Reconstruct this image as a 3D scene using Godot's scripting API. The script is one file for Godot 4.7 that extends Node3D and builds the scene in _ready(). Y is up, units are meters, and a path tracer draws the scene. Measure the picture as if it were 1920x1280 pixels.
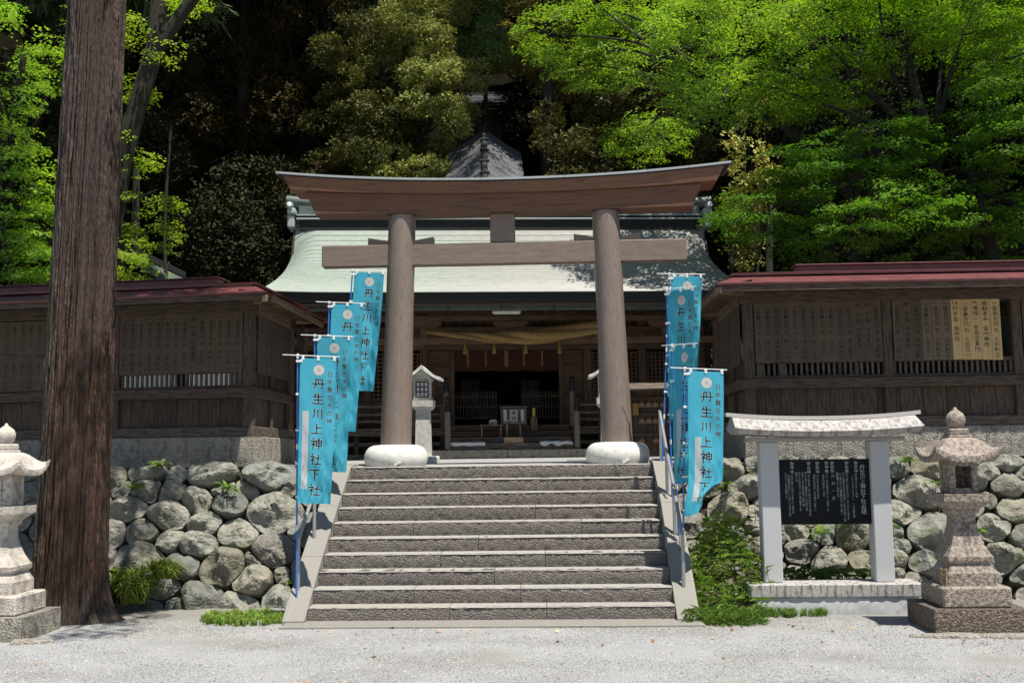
extends Node3D
# A wooden shrine gate at the top of a stone stair, two plaque galleries on boulder walls, the hall behind, forest all round.
# World: x across, y up, stair foot at z = 0, the hill rises towards -z. Metres.

func _ready() -> void:
	rng.seed = 20240511
	var cam := Camera3D.new()
	cam.name = "camera"
	cam.fov = rad_to_deg(2.0 * atan(640.0 / 2050.0))
	cam.near = 0.1
	cam.far = 500.0
	cam.transform = Transform3D(Basis(Vector3.UP, deg_to_rad(2.4)) * Basis(Vector3.RIGHT, atan(215.0 / 2050.0)) * Basis(Vector3.BACK, deg_to_rad(-0.72)), Vector3(0.88, 2.02, 13.65))
	add_child(cam)
	var env := Environment.new()
	env.background_mode = Environment.BG_SKY
	var sm := ProceduralSkyMaterial.new()
	sm.sky_top_color = Color(0.44, 0.56, 0.72)
	sm.sky_horizon_color = Color(0.80, 0.85, 0.87)
	sm.sky_curve = 0.15
	sm.ground_bottom_color = Color(0.30, 0.32, 0.28)
	sm.ground_horizon_color = Color(0.55, 0.60, 0.60)
	sm.sun_angle_max = 8.0
	var sky := Sky.new()
	sky.sky_material = sm
	env.sky = sky
	env.background_energy_multiplier = 0.6
	env.tonemap_mode = Environment.TONE_MAPPER_LINEAR
	env.tonemap_exposure = 1.5
	env.sdfgi_enabled = true
	env.ssao_enabled = true
	env.ssil_enabled = true
	var we := WorldEnvironment.new()
	we.name = "world_environment"
	we.environment = env
	add_child(we)
	var sun := DirectionalLight3D.new()
	sun.name = "sun"
	sun.light_energy = 1.55
	sun.light_angular_distance = 0.53
	sun.light_color = Color(1.0, 0.977, 0.93)
	sun.shadow_enabled = true
	var to_sun := Vector3(0.25, 0.93, 0.27).normalized()
	sun.transform = Transform3D(Basis.looking_at(-to_sun, Vector3.RIGHT), Vector3(0, 30, 0))
	add_child(sun)
	materials()
	ground_and_hill()
	stairs()
	boulder_walls()
	hall()
	inner_roofs()
	galleries()
	torii()
	board_and_lanterns()
	banners_and_rails()
	mid_things()
	trees()
	small_plants()

# ---------------------------------------------------------------- helpers

var rng := RandomNumberGenerator.new()
var M := {}
var used := {}

func R(a: float, b: float) -> float:
	return rng.randf_range(a, b)

func numbered(called: String) -> String:
	var n: int = used.get(called, 0)
	used[called] = n + 1
	return called if n == 0 else "%s_%03d" % [called, n]

func tag(o: Node3D, label: String, category: String, group := "", kind := "") -> Node3D:
	if label: o.set_meta("label", label)
	if category: o.set_meta("category", category)
	if group: o.set_meta("group", group)
	if kind: o.set_meta("kind", kind)
	return o

func thing(called: String, label: String, category: String, at := Vector3.ZERO, turn := 0.0, group := "") -> Node3D:
	var o := Node3D.new()
	o.name = numbered(called)
	add_child(o)
	o.position = at
	o.rotation.y = turn
	tag(o, label, category, group)
	return o

func obj(called: String, mb: MB, mat: Material, parent: Node3D = self) -> MeshInstance3D:
	var o := MeshInstance3D.new()
	o.name = numbered(called) if parent == self else part_name(called, parent)
	o.mesh = mb.mesh()
	o.material_override = null
	if o.mesh.get_surface_count(): (o.mesh as ArrayMesh).surface_set_material(0, mat)
	parent.add_child(o, true)
	return o

func share(called: String, mesh: Mesh, xf: Transform3D, parent: Node3D, mat: Material = null) -> MeshInstance3D:
	var o := MeshInstance3D.new()
	o.name = numbered(called) if parent == self else part_name(called, parent)
	o.mesh = mesh
	o.transform = xf
	if mat: o.material_override = mat
	parent.add_child(o, true)
	return o

var part_count := {}
func part_name(called: String, parent: Node3D) -> String:
	var key := "%d %s" % [parent.get_instance_id(), called]
	var n: int = part_count.get(key, 0)
	part_count[key] = n + 1
	return called if n == 0 else "%s_%03d" % [called, n]

func dup(o: Node3D, at: Vector3, turn: float, label: String, called := "") -> Node3D:
	var c: Node3D = o.duplicate()
	c.name = numbered(called if called else String(o.name).rstrip("0123456789").trim_suffix("_"))
	add_child(c)
	c.position = at
	c.rotation.y = turn
	if label: c.set_meta("label", label)
	return c

# collects triangles with their own normals, texture coordinates and colours
class MB:
	var v := PackedVector3Array()
	var n := PackedVector3Array()
	var t := PackedVector2Array()
	var c := PackedColorArray()
	var col := Color(1, 1, 1)
	var off := Vector2.ZERO
	var back: Mesh = null

	var flip := false

	func tri(a: Vector3, b: Vector3, d: Vector3, ua: Vector2, ub: Vector2, ud: Vector2) -> void:
		if flip:
			var s := b
			b = d
			d = s
			var us := ub
			ub = ud
			ud = us
		var nn := (b - a).cross(d - a).normalized()
		v.append_array([a, d, b])
		n.append_array([nn, nn, nn])
		t.append_array([ua, ud, ub])
		c.append_array([col, col, col])

	func quad(a: Vector3, b: Vector3, d: Vector3, e: Vector3, ua := Vector2.ZERO, ub := Vector2(1, 0), ud := Vector2(1, 1), ue := Vector2(0, 1)) -> void:
		tri(a, b, d, ua, ub, ud)
		tri(a, d, e, ua, ud, ue)

	# quad whose texture coordinates are metres along ab and across
	func mquad(a: Vector3, b: Vector3, d: Vector3, e: Vector3) -> void:
		var w := a.distance_to(b)
		var h := a.distance_to(e)
		quad(a, b, d, e, off, off + Vector2(w, 0), off + Vector2(w, h), off + Vector2(0, h))

	# the same with the run of u given by where the piece starts
	func mquad_at(a: Vector3, b: Vector3, d: Vector3, e: Vector3, u: float) -> void:
		var w := a.distance_to(b)
		var h := a.distance_to(e)
		quad(a, b, d, e, off + Vector2(u, 0), off + Vector2(u + w, 0), off + Vector2(u + w, h), off + Vector2(u, h))

	# a box about the origin of xf, its grain along the longest side, with bevelled edges
	func box(xf: Transform3D, s: Vector3, bev := 0.0) -> void:
		var L := 0
		if s.y > s[L]: L = 1
		if s.z > s[L]: L = 2
		var h := s * 0.5
		bev = minf(bev, minf(h.x, minf(h.y, h.z)) * 0.45)
		for k in 3:
			var i := (k + 1) % 3
			var j := (k + 2) % 3
			for sg in [-1.0, 1.0]:
				var p: Array[Vector3] = []
				for q in [[-1, -1], [1, -1], [1, 1], [-1, 1]]:
					var x := Vector3.ZERO
					x[k] = sg * h[k]
					x[i] = q[0] * (h[i] - bev)
					x[j] = q[1] * (h[j] - bev)
					p.append(x)
				if sg < 0: p.reverse()
				var uv: Array[Vector2] = []
				for x in p: uv.append(buv(x, k, L))
				quad(xf * p[0], xf * p[1], xf * p[2], xf * p[3], uv[0], uv[1], uv[2], uv[3])
		if bev <= 0.0: return
		for k in 3: # edges along axis k
			var i := (k + 1) % 3
			var j := (k + 2) % 3
			for q in [[-1, -1], [1, -1], [1, 1], [-1, 1]]:
				var p: Array[Vector3] = []
				for e in [[-1, 0], [1, 0], [1, 1], [-1, 1]]:
					var x := Vector3.ZERO
					x[k] = e[0] * (h[k] - bev)
					x[i] = q[0] * (h[i] - (bev if e[1] == 1 else 0.0))
					x[j] = q[1] * (h[j] - (bev if e[1] == 0 else 0.0))
					p.append(x)
				if q[0] * q[1] > 0: p.reverse()
				var uv: Array[Vector2] = []
				for x in p: uv.append(buv(x, j, L))
				quad(xf * p[0], xf * p[1], xf * p[2], xf * p[3], uv[0], uv[1], uv[2], uv[3])
		for a in [-1.0, 1.0]:
			for b in [-1.0, 1.0]:
				for d in [-1.0, 1.0]:
					var p0 := Vector3(a * h.x, b * (h.y - bev), d * (h.z - bev))
					var p1 := Vector3(a * (h.x - bev), b * h.y, d * (h.z - bev))
					var p2 := Vector3(a * (h.x - bev), b * (h.y - bev), d * h.z)
					if a * b * d > 0: tri(xf * p0, xf * p1, xf * p2, off, off, off)
					else: tri(xf * p0, xf * p2, xf * p1, off, off, off)

	func buv(x: Vector3, k: int, L: int) -> Vector2:
		if k == L:
			return off + Vector2(x[(k + 1) % 3], x[(k + 2) % 3])
		return off + Vector2(x[L], x[3 - k - L])

	# a box given by its two opposite corners
	func block(a: Vector3, b: Vector3, bev := 0.0) -> void:
		box(Transform3D(Basis(), (a + b) * 0.5), (b - a).abs(), bev)

	func beam(a: Vector3, b: Vector3, w: float, h: float, up := Vector3.UP, bev := 0.008) -> void:
		var x := (b - a).normalized()
		var z := x.cross(up).normalized()
		var y := z.cross(x).normalized()
		box(Transform3D(Basis(x, y, z), (a + b) * 0.5), Vector3(a.distance_to(b), h, w), bev)

	# smooth surface over an nu x nv grid of points p[i][j]; faces look towards du x dv
	func grid(p: Array, uvs: Array = [], cols: Array = [], wrap_u := false) -> void:
		var nu := p.size()
		var nv: int = p[0].size()
		var nm := []
		for i in nu:
			var row := PackedVector3Array()
			row.resize(nv)
			for j in nv:
				var i0 := i - 1 if i > 0 else (nu - 2 if wrap_u else 0)
				var i1 := i + 1 if i < nu - 1 else (1 if wrap_u else nu - 1)
				var j0 := maxi(j - 1, 0)
				var j1 := mini(j + 1, nv - 1)
				var nn: Vector3 = ((p[i1][j] as Vector3) - (p[i0][j] as Vector3)).cross((p[i][j1] as Vector3) - (p[i][j0] as Vector3))
				row[j] = nn.normalized() if nn.length() > 1e-12 else Vector3.UP
			nm.append(row)
		for i in nu - 1:
			for j in nv - 1:
				for q in [[0, 0], [1, 1], [1, 0], [0, 0], [0, 1], [1, 1]]:
					var a: int = i + q[0]
					var b: int = j + q[1]
					v.append(p[a][b])
					n.append(nm[a][b])
					t.append(uvs[a][b] if uvs else Vector2(a, b))
					c.append(cols[a][b] if cols else col)

	# tube through points, one radius each
	func tube(pts: Array, rad: Array, sides := 8, caps := true) -> void:
		var side := Vector3.ZERO
		var rows := []
		var uvs := []
		var run := 0.0
		for i in pts.size():
			var d: Vector3 = (pts[mini(i + 1, pts.size() - 1)] - pts[maxi(i - 1, 0)]).normalized()
			if side == Vector3.ZERO: side = d.cross(Vector3.UP if absf(d.y) < 0.9 else Vector3.RIGHT).normalized()
			side = (side - d * side.dot(d)).normalized()
			var up := d.cross(side)
			if i > 0: run += (pts[i] as Vector3).distance_to(pts[i - 1])
			var row := PackedVector3Array()
			var ur := PackedVector2Array()
			for k in sides + 1:
				var a := TAU * k / sides
				row.append(pts[i] + (side * cos(a) + up * sin(a)) * rad[i])
				ur.append(off + Vector2(run, k * TAU * rad[0] / sides))
			rows.append(row)
			uvs.append(ur)
		var pp := []
		var uu := []
		for k in sides + 1:
			var row := PackedVector3Array()
			var ur := PackedVector2Array()
			for i in pts.size():
				row.append(rows[i][k])
				ur.append(uvs[i][k])
			pp.append(row)
			uu.append(ur)
		grid(pp, uu, [], true)
		if caps:
			for e in [0, pts.size() - 1]:
				for k in sides:
					if e != 0: tri(pts[e], rows[e][k], rows[e][k + 1], off, off + Vector2(0.02, 0), off + Vector2(0, 0.02))
					else: tri(pts[e], rows[e][k + 1], rows[e][k], off, off + Vector2(0.02, 0), off + Vector2(0, 0.02))

	# profile of (radius, height) turned about the y axis of xf; crisp profile points repeat
	func lathe(prof: Array, sides := 24, xf := Transform3D(), square := false) -> void:
		var pp := []
		var uu := []
		for k in sides + 1:
			var a := TAU * k / sides
			var row := PackedVector3Array()
			var ur := PackedVector2Array()
			var run := 0.0
			for i in prof.size():
				var r: float = prof[i].x
				if i > 0: run += (prof[i] as Vector2).distance_to(prof[i - 1])
				row.append(xf * Vector3(cos(-a) * r, prof[i].y, sin(-a) * r))
				ur.append(off + Vector2(run, a * 0.2))
			pp.append(row)
			uu.append(ur)
		grid(pp, uu, [], true)

	# square section frustum between heights, half widths (x, z) below and above, optional offset of the centre
	func frustum(c0: Vector3, w0: Vector2, c1: Vector3, w1: Vector2, caps := true) -> void:
		var lo: Array[Vector3] = []
		var hi: Array[Vector3] = []
		for q in [[-1, 1], [1, 1], [1, -1], [-1, -1]]:
			lo.append(c0 + Vector3(q[0] * w0.x, 0, q[1] * w0.y))
			hi.append(c1 + Vector3(q[0] * w1.x, 0, q[1] * w1.y))
		for k in 4:
			mquad(lo[k], lo[(k + 1) % 4], hi[(k + 1) % 4], hi[k])
		if caps:
			mquad(hi[0], hi[1], hi[2], hi[3])
			mquad(lo[3], lo[2], lo[1], lo[0])

	# outline in the xy plane of xf (counter-clockwise seen from +z), pulled from z0 to z1
	func prism(outline: PackedVector2Array, z0: float, z1: float, xf := Transform3D()) -> void:
		var area := 0.0
		for i in outline.size(): area += outline[i].cross(outline[(i + 1) % outline.size()])
		if area < 0.0:
			outline = outline.duplicate()
			outline.reverse()
		var tr := Geometry2D.triangulate_polygon(outline)
		flip = xf.basis.determinant() < 0.0
		for k in range(0, tr.size(), 3):
			var a := outline[tr[k]]
			var b := outline[tr[k + 1]]
			var d := outline[tr[k + 2]]
			if (b - a).cross(d - a) < 0:
				var s := b
				b = d
				d = s
			tri(xf * Vector3(a.x, a.y, z1), xf * Vector3(b.x, b.y, z1), xf * Vector3(d.x, d.y, z1), off + a, off + b, off + d)
			tri(xf * Vector3(a.x, a.y, z0), xf * Vector3(d.x, d.y, z0), xf * Vector3(b.x, b.y, z0), off + a, off + d, off + b)
		for i in outline.size():
			var a := outline[i]
			var b := outline[(i + 1) % outline.size()]
			mquad(xf * Vector3(a.x, a.y, z0), xf * Vector3(b.x, b.y, z0), xf * Vector3(b.x, b.y, z1), xf * Vector3(a.x, a.y, z1))
		flip = false

	# four corners (counter-clockwise seen from outside) given a thickness inwards
	func plate(a: Vector3, b: Vector3, d: Vector3, e: Vector3, th: float) -> void:
		var nn := -(b - a).cross(e - a).normalized() * th
		mquad(a, b, d, e)
		mquad(e + nn, d + nn, b + nn, a + nn)
		mquad(a + nn, b + nn, b, a)
		mquad(b + nn, d + nn, d, b)
		mquad(d + nn, e + nn, e, d)
		mquad(e + nn, a + nn, a, e)

	func mesh() -> ArrayMesh:
		var m := ArrayMesh.new()
		if v.is_empty(): return m
		var arr := []
		arr.resize(Mesh.ARRAY_MAX)
		arr[Mesh.ARRAY_VERTEX] = v
		arr[Mesh.ARRAY_NORMAL] = n
		arr[Mesh.ARRAY_TEX_UV] = t
		arr[Mesh.ARRAY_COLOR] = c
		m.add_surface_from_arrays(Mesh.PRIMITIVE_TRIANGLES, arr)
		return m

func mb(c := Color(1, 1, 1)) -> MB:
	var b := MB.new()
	b.col = c
	b.off = Vector2(R(0, 7), R(0, 7))
	return b

func tone(a := 0.85, b := 1.1) -> Color: # a piece's own shade of its material
	var k := R(a, b)
	return Color(k * R(0.97, 1.03), k, k * R(0.97, 1.03))

func lin(r: float, g: float, b: float, a := 1.0) -> Color:
	return Color(r, g, b, a).linear_to_srgb()

func noise_tex(freq: float, ramp: Array, octaves := 4, kind := FastNoiseLite.TYPE_SIMPLEX_SMOOTH, size := 512, seed_ := 1, warp := 0.0) -> NoiseTexture2D:
	var f := FastNoiseLite.new()
	f.noise_type = kind
	f.frequency = freq
	f.seed = seed_
	f.fractal_octaves = octaves
	f.fractal_gain = 0.55
	if warp > 0.0:
		f.domain_warp_enabled = true
		f.domain_warp_amplitude = warp
		f.domain_warp_frequency = freq * 0.7
	var t := NoiseTexture2D.new()
	t.width = size
	t.height = size
	t.seamless = true
	t.noise = f
	if ramp:
		var g := Gradient.new()
		var offs := PackedFloat32Array()
		var cs := PackedColorArray()
		for i in ramp.size():
			offs.append(ramp[i][0])
			cs.append(ramp[i][1])
		g.offsets = offs
		g.colors = cs
		t.color_ramp = g
	return t

func mat(color: Color, rough := 0.8, tex: Texture2D = null, uv := Vector3.ONE, tri := false, relief: Texture2D = null, cm := 0.0) -> StandardMaterial3D:
	var m := StandardMaterial3D.new()
	m.albedo_color = color
	m.roughness = rough
	m.vertex_color_use_as_albedo = true
	m.albedo_texture = tex
	m.uv1_scale = uv
	if tri:
		m.uv1_triplanar = true
		m.uv1_world_triplanar = true
	if relief:
		m.heightmap_enabled = true
		m.heightmap_texture = relief
		m.heightmap_scale = cm
	return m

func g(k: float) -> Color:
	return lin(k, k, k)

func materials() -> void:
	var grain := noise_tex(0.012, [[0.0, g(0.32)], [0.35, g(0.62)], [0.55, g(0.85)], [0.8, g(1.0)], [1.0, g(0.75)]], 5, FastNoiseLite.TYPE_SIMPLEX_SMOOTH, 512, 3, 20.0)
	var grain_old := noise_tex(0.02, [[0.0, g(0.18)], [0.4, g(0.55)], [0.62, g(0.9)], [1.0, g(1.0)]], 6, FastNoiseLite.TYPE_SIMPLEX_SMOOTH, 512, 9, 14.0)
	var grain_h := noise_tex(0.02, [], 5, FastNoiseLite.TYPE_SIMPLEX_SMOOTH, 512, 9, 14.0)
	var fine := noise_tex(0.16, [[0.0, g(0.45)], [0.35, g(0.8)], [0.6, g(1.0)], [1.0, g(0.72)]], 3, FastNoiseLite.TYPE_SIMPLEX_SMOOTH, 512, 5)
	var fine_h := noise_tex(0.09, [], 5, FastNoiseLite.TYPE_SIMPLEX_SMOOTH, 512, 6)
	var tool_h := noise_tex(0.035, [], 5, FastNoiseLite.TYPE_SIMPLEX, 512, 8)
	var blotch := noise_tex(0.008, [[0.0, lin(0.42, 0.40, 0.36)], [0.3, lin(0.62, 0.60, 0.57)], [0.5, lin(0.9, 0.88, 0.84)], [0.68, lin(1, 0.98, 0.95)], [0.8, lin(0.7, 0.7, 0.62)], [1.0, lin(0.5, 0.5, 0.4)]], 6, FastNoiseLite.TYPE_SIMPLEX_SMOOTH, 512, 12)
	var lichen := noise_tex(0.03, [[0.0, lin(0.17, 0.14, 0.12)], [0.3, lin(0.42, 0.36, 0.32)], [0.5, lin(0.68, 0.62, 0.57)], [0.66, lin(0.85, 0.8, 0.75)], [0.85, lin(1.0, 0.99, 0.97)], [1.0, lin(0.7, 0.68, 0.6)]], 7, FastNoiseLite.TYPE_SIMPLEX_SMOOTH, 512, 15)
	var stain := noise_tex(0.016, [[0.0, lin(0.25, 0.21, 0.2)], [0.3, lin(0.5, 0.45, 0.44)], [0.48, lin(0.88, 0.86, 0.85)], [1.0, lin(1, 1, 1)]], 7, FastNoiseLite.TYPE_SIMPLEX_SMOOTH, 512, 19)
	# wood
	var soft := noise_tex(0.012, [[0.0, g(0.42)], [0.3, g(0.74)], [0.5, g(0.92)], [0.8, g(1.0)], [1.0, g(0.72)]], 6, FastNoiseLite.TYPE_SIMPLEX_SMOOTH, 512, 4, 24.0)
	var cath := noise_tex(0.009, [[0.0, g(0.62)], [0.2, g(0.85)], [0.34, g(0.95)], [0.355, g(0.5)], [0.37, g(0.92)], [0.5, g(1.0)], [0.555, g(0.95)], [0.57, g(0.45)], [0.585, g(0.95)], [0.72, g(0.86)], [0.735, g(0.6)], [0.75, g(0.88)], [1.0, g(0.7)]], 5, FastNoiseLite.TYPE_SIMPLEX_SMOOTH, 1024, 44, 30.0)
	M.torii_red = mat(lin(0.175, 0.08, 0.04), 0.6, soft, Vector3(0.22, 2.2, 1), false, grain_h, 0.25)
	M.torii_grey = mat(lin(0.215, 0.162, 0.128), 0.5, cath, Vector3(0.13, 0.8, 1), false, grain_h, 0.2)
	M.pillar = mat(lin(0.24, 0.192, 0.16), 0.33, cath, Vector3(0.1, 0.62, 1), false, grain_h, 0.15)
	M.old_wood = mat(lin(0.112, 0.073, 0.05), 0.8, grain_old, Vector3(0.3, 2.6, 1), false, grain_h, 0.5)
	M.old_wood_grey = mat(lin(0.15, 0.115, 0.09), 0.82, grain_old, Vector3(0.3, 2.6, 1), false, grain_h, 0.5)
	M.rafter_wood = mat(lin(0.22, 0.15, 0.095), 0.75, grain_old, Vector3(0.3, 2.6, 1), false, grain_h, 0.3)  # paler gallery wood, light on the end eaves is put into the colour
	M.hall_wood = mat(lin(0.16, 0.093, 0.054), 0.72, grain, Vector3(0.3, 2.2, 1), false, grain_h, 0.25)
	M.hall_dark = mat(lin(0.035, 0.021, 0.014), 0.85, grain, Vector3(0.3, 2.2, 1))  # hall wood darkened, the shade indoors is put into the colour
	M.hall_grey = mat(lin(0.24, 0.19, 0.15), 0.78, grain_old, Vector3(0.3, 2.2, 1), false, grain_h, 0.4)
	M.pale_wood = mat(lin(0.42, 0.27, 0.16), 0.7, grain, Vector3(0.3, 2.2, 1), false, grain_h, 0.2)
	M.straw = mat(lin(0.40, 0.26, 0.09), 0.85, grain_old, Vector3(2.0, 14, 1), false, grain_h, 0.5)
	# stone
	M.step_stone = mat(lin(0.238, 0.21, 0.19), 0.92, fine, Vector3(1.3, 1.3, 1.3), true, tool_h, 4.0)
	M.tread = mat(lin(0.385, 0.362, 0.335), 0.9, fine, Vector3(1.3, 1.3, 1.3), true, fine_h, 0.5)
	M.side_stone = mat(lin(0.32, 0.30, 0.27), 0.9, fine, Vector3(2.2, 2.2, 2.2), true, fine_h, 0.8)
	M.pale_granite = mat(lin(0.53, 0.535, 0.545), 0.7, noise_tex(0.25, [[0.0, g(0.4)], [0.3, g(0.85)], [0.6, g(1.0)], [1.0, g(0.7)]], 2, FastNoiseLite.TYPE_SIMPLEX_SMOOTH, 512, 61), Vector3(2, 2, 2), true)
	M.granite = mat(lin(0.43, 0.405, 0.38), 0.85, fine, Vector3(1.8, 1.8, 1.8), true, fine_h, 0.6)
	M.granite_block = mat(lin(0.43, 0.40, 0.36), 0.9, blotch, Vector3(1.3, 1.3, 1.3), true, tool_h, 3.5)
	M.granite_stained = mat(lin(0.46, 0.45, 0.44), 0.85, stain, Vector3(1.6, 0.4, 0.9), true, fine_h, 0.6)
	M.lantern_stone = mat(lin(0.46, 0.42, 0.385), 0.9, lichen, Vector3(1.1, 1.1, 1.1), true, fine_h, 1.4)
	M.lantern_pale = mat(lin(0.62, 0.57, 0.53), 0.9, blotch, Vector3(0.8, 0.8, 0.8), true, fine_h, 1.2)
	M.rough_stone = mat(lin(0.40, 0.35, 0.31), 0.92, lichen, Vector3(1.3, 1.3, 1.3), true, tool_h, 7.0)
	M.boulder = mat(lin(0.295, 0.288, 0.255), 0.9, blotch, Vector3(0.9, 0.9, 0.9), true, tool_h, 2.0)
	M.white_stone = mat(lin(0.70, 0.69, 0.66), 0.8, noise_tex(0.012, [[0.0, lin(0.6, 0.6, 0.52)], [0.35, lin(0.88, 0.88, 0.84)], [0.6, lin(1, 1, 1)], [1.0, lin(0.95, 0.95, 0.95)]], 6, FastNoiseLite.TYPE_SIMPLEX_SMOOTH, 512, 51), Vector3(1.5, 1.5, 1.5), true, fine_h, 0.3)
	M.soil = mat(lin(0.05, 0.04, 0.03), 0.95, fine, Vector3(1, 1, 1), true, tool_h, 3.0)
	var grav := noise_tex(0.11, [[0.0, lin(0.2, 0.2, 0.21)], [0.3, lin(0.62, 0.62, 0.63)], [0.5, lin(1.0, 1.0, 1.0)], [0.75, lin(0.8, 0.8, 0.82)], [1.0, lin(0.3, 0.3, 0.31)]], 3, FastNoiseLite.TYPE_CELLULAR, 1024, 21)
	var grav_h := noise_tex(0.11, [], 3, FastNoiseLite.TYPE_CELLULAR, 1024, 21)
	grav.seamless = false
	grav_h.seamless = false
	M.gravel = mat(lin(0.425, 0.423, 0.42), 0.95, grav, Vector3(0.55, 0.55, 0.55), true, grav_h, 1.5)
	M.pebble = mat(lin(0.45, 0.448, 0.447), 0.9)
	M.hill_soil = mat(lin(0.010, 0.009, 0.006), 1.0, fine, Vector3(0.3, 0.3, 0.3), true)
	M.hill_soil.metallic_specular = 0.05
	# metal and roofs
	M.copper = mat(lin(0.295, 0.315, 0.30), 0.5, noise_tex(0.02, [[0.0, lin(0.72, 0.75, 0.72)], [0.5, lin(0.95, 0.97, 0.95)], [1.0, lin(1, 1, 1)]], 4, FastNoiseLite.TYPE_SIMPLEX_SMOOTH, 512, 31), Vector3(0.5, 2.5, 1))
	M.copper_dark = mat(lin(0.018, 0.021, 0.02), 0.85, fine, Vector3(1, 1, 1))
	M.copper_mid = mat(lin(0.11, 0.145, 0.14), 0.5, blotch, Vector3(0.4, 2, 1))
	M.copper_cap = mat(lin(0.42, 0.45, 0.46), 0.35, fine, Vector3(0.5, 1, 1))
	M.red_roof = mat(lin(0.15, 0.042, 0.046), 0.45, noise_tex(0.01, [[0.0, lin(0.6, 0.55, 0.55)], [0.5, lin(0.95, 0.95, 0.95)], [1.0, lin(1, 1, 1)]], 4, FastNoiseLite.TYPE_SIMPLEX_SMOOTH, 512, 33), Vector3(0.5, 1, 1))
	M.bark_roof = mat(lin(0.15, 0.155, 0.165), 0.8, soft, Vector3(0.6, 0.6, 1), false, tool_h, 2.0)
	M.steel = mat(lin(0.36, 0.37, 0.38), 0.35)
	M.steel.metallic = 0.45
	M.dark_metal = mat(lin(0.03, 0.03, 0.032), 0.4)
	M.dark_metal.metallic = 0.5
	M.blue_pole = mat(lin(0.035, 0.16, 0.52), 0.4)
	M.white_plastic = mat(lin(0.72, 0.73, 0.72), 0.5)
	M.white_cloth = mat(lin(0.75, 0.74, 0.72), 0.9)
	M.white_paper = mat(lin(0.74, 0.74, 0.72), 0.9)
	M.plaster = mat(lin(0.78, 0.77, 0.74), 0.9)
	M.red_curtain = mat(lin(0.06, 0.022, 0.014), 0.9)
	M.pink_cord = mat(lin(0.34, 0.15, 0.10), 0.85)
	M.yellow_paint = mat(lin(0.50, 0.33, 0.05), 0.6)
	M.carving = mat(lin(0.16, 0.13, 0.12), 0.95)
	M.slab_back = mat(lin(0.012, 0.013, 0.015), 0.4)
	M.ink = mat(lin(0.02, 0.02, 0.02), 0.7)
	M.pane = mat(lin(0.66, 0.68, 0.72), 0.5)
	# plants
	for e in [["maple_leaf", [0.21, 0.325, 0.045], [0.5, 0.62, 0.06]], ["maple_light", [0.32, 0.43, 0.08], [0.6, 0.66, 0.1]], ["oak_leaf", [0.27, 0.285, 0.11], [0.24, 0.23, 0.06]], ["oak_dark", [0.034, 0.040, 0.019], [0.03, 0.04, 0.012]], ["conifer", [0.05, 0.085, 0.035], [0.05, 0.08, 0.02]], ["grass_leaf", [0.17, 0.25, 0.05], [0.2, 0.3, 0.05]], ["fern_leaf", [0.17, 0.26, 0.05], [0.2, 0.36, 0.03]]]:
		var m := mat(lin(e[1][0], e[1][1], e[1][2]), 0.5)
		m.metallic_specular = 0.22 if e[0] == "oak_dark" else 0.32
		m.roughness = 0.62
		m.cull_mode = BaseMaterial3D.CULL_DISABLED
		m.backlight_enabled = true
		m.backlight = lin(e[2][0] * 1.6, e[2][1] * 1.6, e[2][2] * 1.6)
		M[e[0]] = m
	M.dry_leaf = mat(lin(0.46, 0.31, 0.19), 0.8)
	M.dry_leaf.cull_mode = BaseMaterial3D.CULL_DISABLED
	M.bark = mat(Color.WHITE, 0.92, noise_tex(0.03, [[0.0, g(0.3)], [0.45, g(0.75)], [0.7, g(1.0)], [1.0, g(0.85)]], 5, FastNoiseLite.TYPE_SIMPLEX_SMOOTH, 512, 41), Vector3(0.35, 5.0, 1), false, noise_tex(0.03, [], 5, FastNoiseLite.TYPE_SIMPLEX_SMOOTH, 512, 41), 3.0)
	M.cedar_limb = mat(lin(0.028, 0.02, 0.015), 0.95)
	M.limb = mat(lin(0.033, 0.031, 0.02), 0.9, blotch, Vector3(1.5, 1.5, 1), false, tool_h, 2.0)

# ---------------------------------------------------------------- ground, hill, stair, boulder walls

func hill_y(x: float, z: float) -> float:
	var back := maxf(0.0, -13.2 - z)
	var y := 1.95 + back * 0.74 + 0.004 * back * back * 0.0
	var side := maxf(0.0, absf(x - 0.5) - 11.0)
	y += side * 0.55 * clampf((-z - 2.0) / 8.0, 0.0, 1.0)
	return minf(y + 0.35 * sin(x * 0.7 + z * 0.5) * clampf(back * 0.2, 0.0, 1.0), 60.0)

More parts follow.
